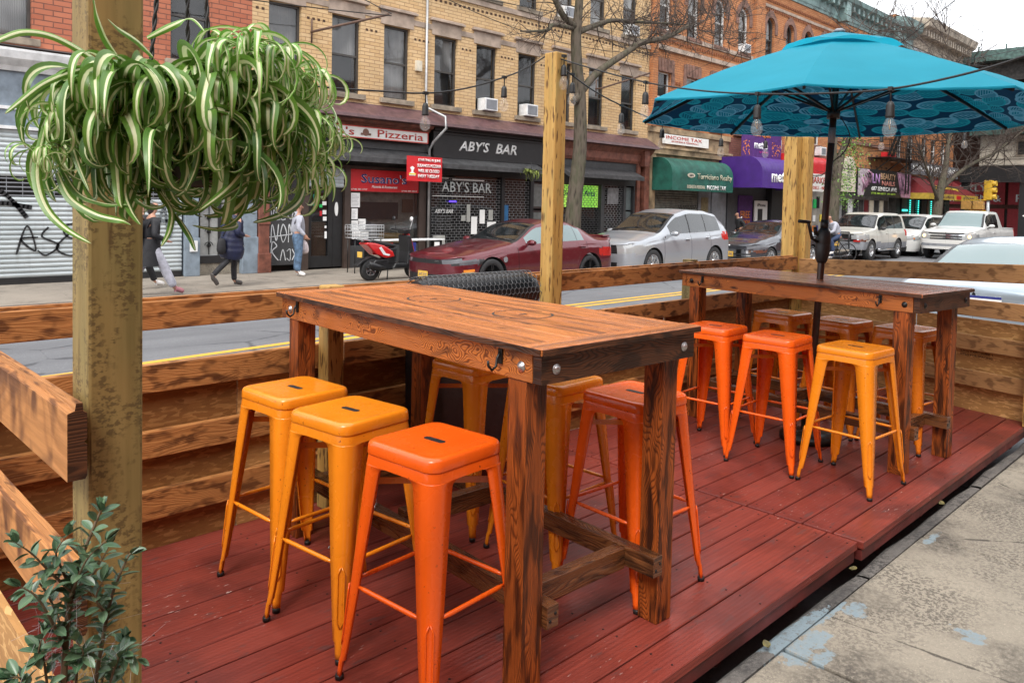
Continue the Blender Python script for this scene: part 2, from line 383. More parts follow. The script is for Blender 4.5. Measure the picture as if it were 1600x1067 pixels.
def conc_mat(name, c1, c2, dark, agg=1.0, blue=False, spot=1.0):
    m = Mat(name); o = m.obj()
    c = m.mix(m.ramp(m.noise(o, 1.3, 5, .6), .3, .7), c1, c2)
    c = m.mix(m.math('MULTIPLY', m.ramp(m.noise(o, 58, 3, .75), .47, .54), m.ramp(m.noise(o, 3.2, 3, .6), .38, .60, .12, .78*spot)), c, dark)
    ck = m.vor(m.map(o, (1, 1, 1), (.7, .3, 0)), .85, 'DISTANCE_TO_EDGE'); wob = m.noise(o, 9, 4)
    c = m.mix(m.math('MULTIPLY', m.ramp(m.math('ADD', ck, m.math('MULTIPLY', wob, .05)), .030, .024), .8*spot), c, tuple(q*.35 for q in dark))
    c = m.mix(m.ramp(m.noise(o, 130, 3, .7), .58, .68, 0, .45*spot), c, tuple(min(1, q*1.7) for q in c1))
    pv = m.vor(o, 190, out='Distance'); c = m.mix(m.ramp(pv, .22, .10, 0, .5*spot), c, dark)
    blot = m.noise(o, 2.6, 4, .65); gran = m.noise(o, 42, 3, .6)
    c = m.mix(m.math('MULTIPLY', m.ramp(blot, .50, .66), m.ramp(gran, .38, .62, .15, .85)), c, dark)
    c = m.mix(m.ramp(m.vor(o, 9), .10, .05, 0, .55), c, tuple(q*1.2 for q in dark))
    if blue:
        geo = m.n('ShaderNodeNewGeometry'); P = geo.outputs['Position']; f = None
        for (x, y, rx, ry) in ((2.78, 1.30, .17, .06), (2.93, 1.285, .13, .05), (2.68, 1.23, .12, .07), (2.80, 1.21, .10, .05), (3.13, 1.20, .07, .045), (3.08, 1.25, .10, .016), (3.28, .835, .035, .07), (3.23, .80, .03, .05), (4.12, 1.22, .10, .02), (2.70, 1.14, .08, .03)):
            v = m.n('ShaderNodeVectorMath', operation='SUBTRACT'); m.l(P, v.inputs[0]); v.inputs[1].default_value = (x, y, 0)
            v2 = m.n('ShaderNodeVectorMath', operation='MULTIPLY'); m.l(v.outputs[0], v2.inputs[0]); v2.inputs[1].default_value = (1/rx, 1/ry, 0)
            L = m.n('ShaderNodeVectorMath', operation='LENGTH'); m.l(v2.outputs[0], L.inputs[0])
            f = L.outputs['Value'] if f is None else m.math('MINIMUM', f, L.outputs['Value'])
        f = m.math('ADD', f, m.ramp(m.noise(P, 11, 5, .7), .25, .75, -.75, .75))
        f = m.math('MULTIPLY', m.ramp(f, .92, .84), m.ramp(m.noise(P, 60, 3, .7), .36, .42, .25, 1))
        f = m.math('MULTIPLY', f, m.ramp(m.noise(P, 26, 4, .8), .30, .48, .15, 1)); c = m.mix(m.math('MULTIPLY', f, .82), c, (.215, .285, .32))
    m.bump(m.math('ADD', m.noise(o, 60, 4, .7), m.math('MULTIPLY', m.noise(o, 8, 3), .6)), .55, .006)
    return m.fin(c, .78, 0, .3)
M_CONC = conc_mat('old_sidewalk_concrete', (.345, .305, .240), (.235, .208, .165), (.085, .074, .062), blue=True)
M_KERB = conc_mat('dirty_kerb_stone', (.20, .18, .16), (.10, .095, .09), (.035, .033, .032), blue=True)
M_FARWALK = conc_mat('far_sidewalk_concrete', (.30, .26, .215), (.235, .205, .17), (.14, .12, .10), spot=.4)
def asph():
    m = Mat('worn_asphalt'); o = m.obj()
    c = m.mix(m.ramp(m.noise(o, .7, 4), .3, .7), (.145, .148, .156), (.185, .190, .198))
    c = m.mix(m.ramp(m.noise(o, 70, 3, .7), .4, .7, 0, .5), c, (.09, .092, .098))
    c = m.mix(m.ramp(m.noise(o, 38, 3, .75), .60, .68, 0, .6), c, (.32, .32, .32))
    c = m.mix(m.ramp(m.noise(m.map(o, (.05, 1.1, 1)), 1.3, 3), .42, .62, 0, .5), c, (.10, .102, .11)); ckv = m.vor(o, .55, 'DISTANCE_TO_EDGE'); c = m.mix(m.ramp(m.math('ADD', ckv, m.math('MULTIPLY', m.noise(o, 4, 4), .06)), .040, .030, 0, .75), c, (.05, .05, .055))
    pk = m.noise(m.map(o, (2.2, .5, 1), (7, 1, 0)), 2.2, 3); c = m.mix(m.ramp(pk, .70, .74, 0, .5), c, (.42, .18, .16))
    m.bump(m.noise(o, 90, 3), .4, .004)
    return m.fin(c, .75, 0, .35)
M_ASPH = asph()
def paint_line(name, col):
    m = Mat(name); o = m.obj(); f = m.noise(o, 26, 4, .7); c = m.mix(m.ramp(f, .60, .70, 0, .8), col, (.15, .15, .15)); return m.fin(c, .6)
M_YEL = paint_line('yellow_road_paint', (.62, .36, .045))
def brick_mat(name, c1, c2, mortar, bw=.20, bh=.068, ms=.012, stain=.25):
    m = Mat(name); o = m.obj()
    sp = m.n('ShaderNodeSeparateXYZ'); m.l(o, sp.inputs[0]); cb = m.n('ShaderNodeCombineXYZ')
    m.l(m.math('ADD', sp.outputs[0], sp.outputs[1]), cb.inputs[0]); m.l(sp.outputs[2], cb.inputs[1])
    b = m.n('ShaderNodeTexBrick', offset=.5); m.l(cb.outputs[0], b.inputs['Vector'])
    b.inputs['Color1'].default_value = (*c1, 1); b.inputs['Color2'].default_value = (*c2, 1); b.inputs['Mortar'].default_value = (*mortar, 1)
    b.inputs['Scale'].default_value = 1; b.inputs['Mortar Size'].default_value = ms; b.inputs['Mortar Smooth'].default_value = .3
    b.inputs['Brick Width'].default_value = bw; b.inputs['Row Height'].default_value = bh; b.inputs['Bias'].default_value = 0
    c = m.mix(m.ramp(m.noise(o, .8, 4), .35, .7, 0, stain), b.outputs['Color'], tuple(q*.5 for q in c1))
    c = m.mix(m.ramp(m.noise(o, 14, 3), .4, .7, 0, .25), c, tuple(min(1, q*1.25) for q in c2))
    m.bump(m.math('SUBTRACT', 1., b.outputs['Fac']), .6, .012)
    return m.fin(c, .85, 0, .2)
M_BRY = brick_mat('yellow_brick', (.66, .475, .27), (.56, .37, .185), (.33, .20, .11), .30, .09, .010, .35)
M_BRR = brick_mat('red_brick', (.46, .17, .10), (.37, .12, .07), (.17, .08, .06), .32, .105, .012)
M_BRO = brick_mat('orange_brick', (.52, .235, .105), (.42, .165, .07), (.24, .115, .065), .28, .085, .01)
M_BRP = brick_mat('pinkish_brick', (.34, .145, .11), (.28, .11, .085), (.16, .09, .08), .28, .085, .01)
M_STONE = plain('brown_lintel_stone', (.40, .31, .245), .8, var=.2, sc=3, bump=.3)
M_STONE2 = plain('dark_sill_stone', (.28, .23, .175), .85, var=.25, sc=4, bump=.3)
M_STBR = plain('brownstone_trim', (.215, .115, .085), .85, var=.25, sc=5, bump=.3)
M_LIME = plain('weathered_limestone', (.36, .255, .150), .85, var=.35, sc=2.2, bump=.4)
M_FRM = plain('dark_window_frame', (.060, .055, .050), .5)
M_WFRM = plain('white_window_frame', (.70, .70, .68), .5)
M_CURT = None
def glass_mat(name, tint=(.02, .022, .025), alpha=.55, rough=.04):
    m = Mat(name); m.bump(m.noise(m.obj(), 1.4, 2), .05, .03)
    s_ = m.fin(tint, rough, 0, .6); m.b.inputs['IOR'].default_value = 2.0; m.b.inputs['Alpha'].default_value = alpha; return s_
M_GLASS = glass_mat('window_glass', (.02, .022, .025), .38); M_CGLASS = glass_mat('car_glass', (.012, .014, .015), .80, .02)
M_SHOPG = glass_mat('shop_window_glass', (.015, .016, .018), .35)
M_HGLASS = glass_mat('sky_painted_pale_glass', (.20, .27, .275), .82, .05)  # pale tint puts the reflected sky into the glass colour
def curtain():
    m = Mat('window_curtain'); uv = m.obj()
    f = m.wave(uv, 9, 2.5, 2, 1.2); r = m.ramp(f, 0, 1); n = m.noise(uv, .55, 2)
    c = m.mix(r, (.42, .42, .41), (.70, .70, .68)); c = m.mix(m.ramp(n, .48, .60, 0, .8), c, (.10, .10, .10)); return m.fin(c, .9)
M_CURT = curtain()
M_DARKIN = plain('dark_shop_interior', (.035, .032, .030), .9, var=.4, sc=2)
M_BLKP = plain('black_shopfront_paint', (.018, .018, .019), .45)
M_CHARP = plain('charcoal_paint', (.045, .046, .048), .55)
M_AWN = plain('dark_grey_awning_metal', (.060, .060, .062), .5, var=.25)
M_MAROON = plain('maroon_standing_metal', (.115, .058, .060), .45, var=.2)
M_CORN = plain('reddish_brown_cornice_paint', (.20, .070, .045), .6, var=.25)
M_WHT = plain('white_paint', (.72, .73, .73), .5)
M_SIGNW = plain('white_sign_board', (.78, .77, .73), .5, var=.04)
M_GREY = plain('grey_paint', (.22, .23, .25), .6)
M_BLUEG = plain('blue_grey_paint', (.22, .27, .32), .55, var=.15)
M_REDL = plain('red_lettering', (.50, .045, .03), .5, var=.05)
M_REDP = plain('red_poster', (.60, .022, .028), .4, var=.05)
M_WHTL = plain('white_lettering', (.86, .86, .84), .5, var=.02)
M_BLUEL = plain('navy_lettering', (.02, .03, .20), .5, var=.05)
M_GRNA = plain('green_awning_cloth', (.012, .105, .075), .65, var=.2, sc=3)
M_PURP = plain('purple_awning_cloth', (.060, .018, .195), .5, var=.1, sc=3)
M_PURP2 = plain('purple_banner', (.085, .020, .16), .6, var=.15, sc=8)
M_MAG = plain('magenta_lettering', (.62, .02, .28), .5)
M_ORL = plain('orange_lettering', (.80, .25, .05), .5)
M_YELL = plain('yellow_lettering', (.80, .62, .08), .5)
M_CRM = plain('cream_panel', (.62, .56, .44), .6)
M_TEALC = plain('teal_painted_cornice', (.20, .30, .29), .6, var=.3, sc=2)
M_TANC = plain('tan_cornice', (.42, .35, .27), .7, var=.3, sc=2)
M_STEELG = plain('green_steel', (.06, .115, .10), .6, var=.3)
M_DSTEEL = plain('dark_rusty_steel', (.045, .042, .038), .7, var=.4)
M_BEIGE = plain('beige_station_panel', (.48, .43, .35), .7, var=.1)
M_RBR = plain('red_sign_board', (.38, .028, .035), .5, var=.1)

M_HGLASS.node_tree.nodes['Principled BSDF'].inputs['IOR'].default_value = 1.6
random.seed(7)
# ---------------------------------------------------------------- ground, road, pavements
def sheet(name, x0, y0, x1, y1, z, mat, th=0, nx=1, ny=1, jit=0):
    b = MB()
    if th: b.mm((x0, y0, z-th), (x1, y1, z), rn=.5)
    else: b.quad((x0, y0, z), (x1, y0, z), (x1, y1, z), (x0, y1, z), uv=[(x0, y0), (x1, y0), (x1, y1), (x0, y1)])
    return tag(b.build(name, mat), kind='structure')
sheet('ground', -400, -400, 900, 900, -.40, M_ASPH)
sheet('road', -60, 1.05, 57.5, 13.45, -.35, M_ASPH)
sheet('cross_street', 57.6, -60, 68, 60, -.352, M_ASPH)
for i, y in enumerate((8.50, 8.74)):
    b = MB(); P = [(-60, y-.5), (2.2, y), (9.0, y+.62), (20, y+.7), (54, y+.7)]
    b.grid([[(p[0], p[1], -.346) for p in P], [(p[0], p[1]+.13, -.346) for p in P]], sm=False); tag(b.build('road_marking', M_YEL), kind='structure')
sheet('far_sidewalk', -60, 13.62, 57, 17.2, -.20, M_FARWALK, .18)
sheet('far_kerb', -60, 13.45, 57, 13.61, -.205, M_KERB, .18)
# near sidewalk: slabs with open joints and a broken kerb
b = MB()
random.seed(3)
ys = [1.268, -.08, -1.45, -2.9]; x = -6.0
xs = [-6.9, -5.35, -3.8, -2.25, -.75, .72, 2.655, 4.10, 5.60, 7.4, 9.0, 10.6, 12.2, 14, 16, 18, 20, 23, 26]
for i in range(len(xs)-1):
    for j in range(3):
        dz = random.uniform(-.008, .004)
        b.mm((xs[i]+.008, ys[j+1]+.008, -.30), (xs[i+1]-.008, ys[j]-.006, -.103+dz), rn=random.random())
tag(b.build('near_sidewalk', M_CONC, bevel=.008, seg=2), kind='structure')
b = MB(); x = -7.0
while x < 26:
    L = random.uniform(1.1, 1.9); n = 12
    top = []; zz = -.108+random.uniform(-.008, .004)
    rows = []
    for k in range(n+1):
        xx = x + .01 + (L-.02)*k/n; jit = mnoise.noise((xx*3, 0, 0))*.022
        j2 = mnoise.noise((xx*9, 5, 0))*.008
        rows.append([(xx, 1.272, -.34), (xx, 1.272, zz), (xx, 1.295+j2, zz+j2*.6), (xx, 1.325+jit*.6, zz-.004+j2*.9), (xx, 1.345+jit, zz-.02+j2), (xx, 1.352+jit, -.34)])
    b.grid(rows, sm=False)
    x += L
kerb_o = tag(b.build('near_kerb', M_KERB), kind='structure')
# ---------------------------------------------------------------- deck platforms
def deck_panel(x0, x1, yf, yb, skew, label):
    e = empty('deck_platform', (x0, yf, -.15), 0, label, 'deck platform', 'red deck platforms')
    b = MB(); n = 14; wd = (yb-yf)/n
    for i in range(n):
        b.mm((0.002, i*wd+.0035, .112), (x1-x0, (i+1)*wd-.0035, .15-random.uniform(0, .0015)), rn=random.random(), axis=0)
    b.build('deck_boards', M_DECK, e, bevel=.003)
    # screw heads
    s = MB()
    for i in range(n):
        for xx in [.05+.58*k for k in range(int((x1-x0)/.58)+1)] + [x1-x0-.05]:
            for yy in (.03, wd-.03): s.lathe([(.0042, .1500), (.0040, .1508), (.0005, .1508)], (xx, i*wd+yy, 0), 6)
    tag(s.build('deck_screws', M_IRON, e), kind='stuff')
    f = MB(); f.mm((0.01, .012, .055), (x1-x0-.01, .05, .110), rn=.3, axis=0); f.mm((0.01, yb-yf-.05, .0), (x1-x0-.01, yb-yf-.01, .110), rn=.6, axis=0)
    for xx in [.3+.6*k for k in range(int((x1-x0)/.6))]: f.mm((xx, .052, -.0), (xx+.04, yb-yf-.052, .110), rn=.2)
    f.build('deck_frame', M_DECKD, e, bevel=.004)
    return e
M_DECKD = plain('dark_red_fascia_paint', (.13, .022, .018), .5, var=.3, sc=5)
d1 = deck_panel(.34, 3.552, 1.355, 3.36, 0, 'worn red painted deck platform under the near bar table')
d2 = deck_panel(3.566, 7.3, 1.335, 3.36, 0, 'worn red painted deck platform under the umbrella table')
# ---------------------------------------------------------------- fences
def rail(parent, p0, p1, h=.115, th=.035, mat=None, nm='rail', prof=False, rn=None):
    b = MB(); b.bar(p0, p1, h, th, rn=rn)
    return b.build(nm, mat or W_RAIL, parent, bevel=.004, seg=2)
def post(parent, x, y, z0, z1, w_=.09, mat=None, lean=(0, 0), rot=0, nm='post'):
    b = MB(); M = Matrix.Rotation(rot, 3, 'Z')
    b.bar((x, y, z0), (x+lean[0], y+lean[1], z1), w_, w_, upv=(math.sin(rot), math.cos(rot), 0))
    return b.build(nm, mat or W_POST, parent, bevel=.006, seg=2)
YB = 3.33
bf = empty('back_fence', (0.3, YB, 0), 0, 'long burnt wood fence with open top gap along the street side of the deck', 'fence')
bf.location = (0, 0, 0)
secs = [(-.35, 2.05), (2.11, 3.60), (3.66, 5.3), (5.32, 6.99)]
random.seed(11)
for (a, c) in secs:
    for zt, h in ((1.05, .118), (.785, .118), (.51, .113), (.262, .123)):
        dz = random.uniform(-.004, .004)
        rail(bf, (a, YB, zt-h/2+dz), (c, YB, zt-h/2+dz), h)
    b = MB(); b.mm((a+.01, YB-.018+.019, 1.05+.001), (c-.01, YB+.012+.019, 1.062)); b.build('cap_strip', W_RAIL, bf)
def osb(parent, x0, x1, z0, z1, y, mat): 
    b = MB(); b.mm((x0, y, z0), (x1, y+.012, z1), axis=0); return b.build('osb_panel', mat, parent)
for (x0, x1, mt) in ((-.35, 1.575, M_OSB), (1.579, 1.83, M_OSBL), (1.87, 3.01, M_OSB), (3.015, 4.9, M_OSB), (4.92, 6.99, M_OSB)):
    osb(bf, x0, x1, 0, .70, YB+.022, mt)
for x, y in ((1.975, YB-.065), (5.30, YB+.08), (3.0, YB+.08), (1.575, YB+.075)):
    post(bf, x+.03 if x != 1.575 else 1.85, y, 0, 1.075 if x != 1.575 else .74, .088 if x != 1.575 else .05, W_KNOT if x in (1.975,) else (W_POST if x != 1.575 else M_BLKP))  # the thin black one is a stud added to close a bright OSB gap
p_mid = post(bf, 3.515, YB-.10, 0, 2.395, .098, W_KNOT, lean=(-.0, .0)); tag(p_mid, 'tall square knotty post carrying string lights')
# end fence at the far right
ef = empty('end_fence', (0, 0, 0), 0, 'burnt wood fence closing the far end of the deck behind the umbrella table', 'fence')
A = Vector((6.44, 1.22, 0)); B = Vector((6.97, 3.28, 0))
for z0, z1, h in ((1.120, 1.005, .135), (.83, .795, .125), (.565, .53, .115), (.30, .265, .12)):
    rail(ef, (A.x, A.y, z0-h/2+.015), (B.x, B.y, z1-h/2+.03), h, .035, W_RAIL2)
b = MB(); d = (B-A).normalized(); nrm = Vector((d.y, -d.x, 0))
b.bar(A+nrm*.045+Vector((0, 0, .34)), A.lerp(B, .47)+nrm*.045+Vector((0, 0, .34)), .70, .012); b.build('osb_panel', M_OSBL, ef)
b = MB(); b.bar(A.lerp(B, .475)+nrm*.045+Vector((0, 0, .34)), B+nrm*.045+Vector((0, 0, .34)), .70, .012); b.build('osb_panel', M_OSBL, ef)
pe = post(ef, 6.40, 1.30, 0, .80, .09, W_KNOT)
for x, y, z1, wd_ in ((6.985, 3.39, 2.165, .125), (7.095, 3.335, 2.16, .125)):
    post(ef, x, y, -.1, z1, wd_, W_KNOT, lean=(.0, .0))
# printed grade stamp on the osb of the end fence
for i, s in enumerate(('APA RATED SHEATHING', '32/16 EXPOSURE 1', 'SIZED FOR SPACING')):
    t = A.lerp(B, .30)+nrm*.0375
    ang = math.degrees(math.atan2(d.y, d.x))
    text_obj('grade_stamp', s, M_IRON, (t.x, t.y, .455-.026*i), .017, ef, wd=.24, ext=.0006, rot=(90, 0, ang+180))
# left fence, runs from the front corner post to the back
lf = empty('side_fence', (0, 0, 0), 0, 'burnt wood fence with tall greenish square corner post at the near left', 'fence')
for i, (z, h, mt) in enumerate(((1.138, .128, W_RAIL), (.873, .128, W_RAIL))):
    b = MB(); xx = .391
    # tongue and groove profile board
    prof = [(xx-.019, z-h), (xx+.008, z-h), (xx+.011, z-h+.006), (xx+.011, z-h*.55), (xx+.007, z-h*.53), (xx+.007, z-h*.50), (xx+.011, z-h*.48), (xx+.011, z-.018), (xx+.005, z-.014), (xx+.004, z), (xx-.006, z), (xx-.008, z-.012), (xx-.019, z-.016)]
    rn = random.random(); n = len(prof); bb = len(b.v)
    for y in (1.405, 3.30):
        for p, q in prof: b.v.append((p, y, q))
    for k in range(n):
        j = (k+1) % n
        b.face([bb+k, bb+j, bb+n+j, bb+n+k], [(0, k*.03+i), (0, k*.03+.03+i), (1.9, k*.03+.03+i), (1.9, k*.03+i)] if k not in () else None, rn)
    b.face(list(range(bb, bb+n)), [(p*.3, q) for p, q in prof], rn, 1); b.face(list(reversed(range(bb+n, bb+2*n))), [(p*.3, q) for p, q in reversed(prof)], rn, 1)
    b.build('rail', [mt, W_DARK], lf)
b = MB(); b.mm((.352, 1.42, .0), (.366, 3.30, .665), axis=1); b.build('osb_panel', M_OSBL, lf)
pl_ = post(lf, .4585, 1.487, -.16, 2.62, .091, W_POST); pl_['label'] = 'weathered greenish square post with dark saw marks'
# ---------------------------------------------------------------- tables
def make_table(label, W, L, H, tw, cut=True, loc=(0, 0, 0), rz=0):
    """local: x 0..W along the street, y 0..L across"""
    t = empty('bar_table', loc, rz, label, 'table', 'tall wooden bar tables')
    b = MB(); th = .022; z1 = H; z0 = H-th
    bw = .085
    b.mm((0, 0, z0), (W, bw, z1), axis=0); b.mm((0, L-bw, z0), (W, L, z1), axis=0)
    n = 7; w_ = (W)/n
    for i in range(n): b.mm((i*w_+.0022, bw+.004, z0), ((i+1)*w_-.0022, L-bw-.004, z1-random.uniform(0, .0015)), axis=1)
    top = b.build('tabletop', tw, t, bevel=.0025)
    b = MB(); b.mm((-.0035, .004, z0+.001), (-.0003, L-.004, z1-.003), axis=1); b.mm((.004, -.0035, z0+.001), (W-.004, -.0003, z1-.003), axis=0); b.build('charred_edge', W_DARK, t)
    if cut:
        for cy_ in (.555, 1.115):
            r = MB(); R0 = .112; c = (W/2+.05, cy_); pts = []
            segs = [(0.1, 1.9), (2.1, 3.35), (3.5, 5.9)]
            for a0, a1 in segs:
                P = [(c[0]+R0*math.cos(a0+(a1-a0)*k/14), c[1]+R0*math.sin(a0+(a1-a0)*k/14), H+.0004) for k in range(15)]
                for k in range(14):
                    p, q = Vector(P[k]), Vector(P[k+1]); nn = (p-Vector((c[0], c[1], H))).normalized()*.0042
                    nn.z = 0; r.quad(p-nn, q-nn, q+nn, p+nn)
            for dx in (0, ):
                P = [(c[0]+.022*math.cos(a), c[1]+.008*math.sin(a)) for a in [2*math.pi*k/14 for k in range(14)]]
                r.prism(P, H+.0002, H+.0006, 'XY')
            r.build('round_cutout_groove', M_DARKIN, t)
        r = MB(); P = [(W/2+.055+.016*math.cos(a), .84+.006*math.sin(a)) for a in [2*math.pi*k/12 for k in range(12)]]; r.prism(P, H+.0002, H+.0006, 'XY'); r.build('finger_slot', M_DARKIN, t)
    ah = .088; za = z0-.001
    x0, x1 = .018, W-.012; y0, y1 = .018, L-.018
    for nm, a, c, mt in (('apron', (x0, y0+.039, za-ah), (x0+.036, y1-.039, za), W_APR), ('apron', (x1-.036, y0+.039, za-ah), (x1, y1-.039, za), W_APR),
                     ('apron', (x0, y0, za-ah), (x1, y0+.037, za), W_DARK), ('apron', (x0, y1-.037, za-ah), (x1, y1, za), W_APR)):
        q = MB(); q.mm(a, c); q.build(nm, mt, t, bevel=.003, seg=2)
    ls = .084; lx = (x0+.004, x1-ls-.004); ly = (.082, L-.082-ls)
    for i, lx_ in enumerate(lx):
        for j, ly_ in enumerate(ly):
            q = MB(); q.mm((lx_+.0005+(.033 if i == 0 else -.033)*0, ly_, 0), (lx_+ls, ly_+ls, za-ah-.001), mi=0, axis=2)
            if True: q.mm((lx_+.036 if i == 0 else lx_, ly_+.002, za-ah), (lx_+ls if i == 0 else lx_+ls-.040, ly_+ls-.002, za-.002), axis=2)
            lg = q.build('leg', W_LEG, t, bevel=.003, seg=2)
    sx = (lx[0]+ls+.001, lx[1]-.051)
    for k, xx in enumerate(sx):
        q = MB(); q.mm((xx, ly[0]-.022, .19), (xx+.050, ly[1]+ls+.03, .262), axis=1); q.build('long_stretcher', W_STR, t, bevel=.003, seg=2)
        s = MB()
        for dz, dx in ((.025, .012), (.045, .034)):
            Mx = Matrix.Rotation(R_(90), 3, 'X'); s.lathe([(.0055, 0), (.005, .002), (.0005, .002)], (xx+dx, ly[0]-.0225, .19+dz), 8, Mx)
        s.build('stretcher_screw', M_IRON, t)
    for yy, hz in ((ly[0]+.105, .258), (L*.53, .285), (ly[1]-.02, .258)):
        q = MB(); q.mm((sx[0]+.0515, yy, hz-.075), (sx[1]-.0015, yy+.05, hz), axis=0); q.build('cross_stretcher', W_STR, t, bevel=.003, seg=2)
    def bolt(p, M, nm='bolt'):
        s = MB(); s.lathe([(.0165, 0), (.0165, .002), (.012, .0025), (.011, .006), (.006, .009), (.0005, .010)], p, 14, M); s.build(nm, M_BOLT if cut else M_IRON, t)
    Mx = Matrix.Rotation(R_(90), 3, 'X'); My = Matrix.Rotation(R_(-90), 3, 'Y'); My2 = Matrix.Rotation(R_(90), 3, 'Y')
    zc = za-ah*.52
    for xx in (x0+.06, x1-.06): bolt((xx, y0-.0005, zc), Mx)
    for yy in (y0+.085, y1-.085): bolt((x0-.0005, yy, zc), My); bolt((x1+.0005, yy, zc), My2)
    # bag hooks
    for yy in ([.195, L-.17] if cut else [.24, L-.2]):
        s = MB(); s.mm((x0-.006, yy-.009, zc-.006), (x0-.0005, yy+.009, zc+.040))
        s.tube([(x0-.004, yy, zc+.030), (x0-.016, yy, zc+.012), (x0-.020, yy, zc-.012), (x0-.036, yy, zc-.022), (x0-.050, yy, zc-.008), (x0-.052, yy, zc+.008)], .0042, 6)
        s.build('bag_hook', M_IRON, t)
    return t
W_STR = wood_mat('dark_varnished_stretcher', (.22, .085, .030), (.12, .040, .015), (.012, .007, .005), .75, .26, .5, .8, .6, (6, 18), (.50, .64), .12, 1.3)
T1 = make_table('near tall wooden bar table with glossy orange-brown plank top and round cut-outs', .775, 1.70, 1.07, W_TOP, True, (1.612, 1.510, 0), R_(-2.6))
T2 = make_table('far tall wooden bar table with dark reddish plank top and an umbrella pole through it', .67, 1.70, 1.035, W_TOP2, False, (4.59, 1.462, 0), R_(-6.5))
# ---------------------------------------------------------------- stools
def rsq(h, r, z, n=5, ctr=(0, 0)):
    P = []
    for k, (sx, sy) in enumerate(((1, 1), (-1, 1), (-1, -1), (1, -1))):
        for i in range(n+1):
            a = math.pi/2*k + math.pi/2*i/n
            P.append((ctr[0]+sx*(h-r)+r*math.cos(a), ctr[1]+sy*(h-r)+r*math.sin(a), z))
    return P
HT = .75
def make_stool(mat, label):
    t = empty('bar_stool', (0, 0, 0), 0, label, 'bar stool', 'orange metal bar stools at the tables')
    H0 = HT; b = MB()
    prof = [(.066, .050, H0-.0022), (.118, .040, H0-.0020), (.130, .038, H0-.0012), (.136, .038, H0), (.146, .038, H0-.0008), (.1515, .040, H0-.004), (.1550, .041, H0-.011), (.157, .042, H0-.036), (.1565, .042, H0-.0385), (.1540, .041, H0-.040)]
    rings = [rsq(h, r, z) for h, r, z in prof]
    n = len(rings[0]); b.grid([[(0, 0, H0-.0022)]*n]+rings, close=True)
    b.build('seat', mat, t)
    s = MB(); P = [(.0125*math.cos(a), (.030 if math.sin(a) > 0 else -.030)+.0125*math.sin(a)) for a in [math.pi*2*k/20 for k in range(20)]]; s.prism(P, H0-.004, H0-.0012, 'XY'); s.build('handle_slot', M_RUB, t)  # flat black plate stands in for the dark inside the slot hole
    # skirt: band under the lip; legs are folded sheet, open to the inside
    k = MB(); rg = [rsq(.1540, .041, H0-.040), rsq(.1548, .041, H0-.043), rsq(.1572, .040, H0-.070)]
    k.grid(rg, close=True); k.build('skirt', mat, t)
    def corner(z): return .1572 + (H0-.070-z)/(H0-.070)*(.052)      # outer plane offset of the legs
    legs = []
    for q in range(4):
        l = MB(); rows = []
        zs = [H0-.0702, H0-.0735, H0-.078, H0-.084, H0-.092, H0-.13, H0-.22, H0-.34, H0-.46, .20, .12, .070, .064, .034, .014]
        ar = [.108, .094, .086, .082, .0800, .0765, .0700, .0615, .0530, .0455, .0390, .0350, .0255, .022, .021]
        M = Matrix.Rotation(math.pi/2*q, 3, 'Z')
        for z, a in zip(zs, ar):
            c = corner(z); r = min(.040-.016*(H0-z)/H0, a*.6); P = [(-a, -.008), (-a, 0)]
            for i in range(6):
                an = math.pi/2 - math.pi/2*i/5; P.append((-r+r*math.cos(an), -r+r*math.sin(an)))
            P += [(0, -a), (-.008, -a)]
            rows.append([tuple(M @ Vector((c+x, c+y, z))) for x, y in P])
        l.grid(rows)
        lg = l.build('leg', mat, t); legs.append(lg)
        md = lg.modifiers.new('thickness', 'SOLIDIFY'); md.thickness = .0018; md.offset = -1
        # pressed groove at the lower leg
        g = MB(); P = []
        for z in [.30-.19*i/9 for i in range(10)]:
            c = corner(z); r = .026*.29; P.append(tuple(M @ Vector((c-r+.0012, c-r+.0012, z))))
        for sgn in (-1, 1):
            dv = M @ Vector((.0075*sgn, -.0075*sgn, 0))
            g.tube([tuple(Vector(p)+dv*(0.15 if i in (0, 9) else 1)) for i, p in enumerate(P)], .0022, 6)
        g.build('pressed_groove', mat, lg)
        f = MB(); c = corner(.005); o = M @ Vector((c-.010, c-.010, 0))
        f.lathe([(.0135, .0005), (.014, .012), (.0125, .016)], (o.x, o.y, 0), 12); f.build('rubber_foot', M_RUB, lg)
    zf = .305
    for q in range(4):
        M = Matrix.Rotation(math.pi/2*q, 3, 'Z'); c = corner(zf)-.006; s = MB()
        P = [M @ Vector((c, c-.045, zf)), M @ Vector((c+.001, c-.075, zf)), M @ Vector((c+.001, -c+.075, zf)), M @ Vector((c, -c+.045, zf))]
        s.tube([tuple(p) for p in P], [.0045, .0075, .0075, .0045], 8); s.build('foot_rail', mat, t)
    s = MB()
    for a in (1, -1):
        s.bar((.125, .125*a, H0-.125), (-.125, -.125*a, H0-.125+.004*a), .020, .004)
    s.box((0, 0, H0-.112), (.035, .035, .018)); s.build('cross_brace', M_ST_D, t)
    return t
protos = {}
def stool(mat, x, y, rz, label):
    if mat.name not in protos: o = make_stool(mat, label); protos[mat.name] = o
    else: o = copy_tree(protos[mat.name])
    o.location = (x, y, 0); o.rotation_euler = (0, 0, R_(rz)); o['label'] = label; return o
stool(M_ST_R, 1.515, 1.865, 5, 'red-orange bar stool nearest the camera, beside the front leg of the near table')
stool(M_ST_O, 1.515, 2.335, 7, 'middle stool of the left row at the near table, amber')
stool(M_ST_O, 1.53, 2.75, 4, 'amber bar stool farthest from the camera in the left row at the near table')
stool(M_ST_R, 2.515, 1.845, -3, 'red-orange bar stool half hidden by the right front leg of the near table')
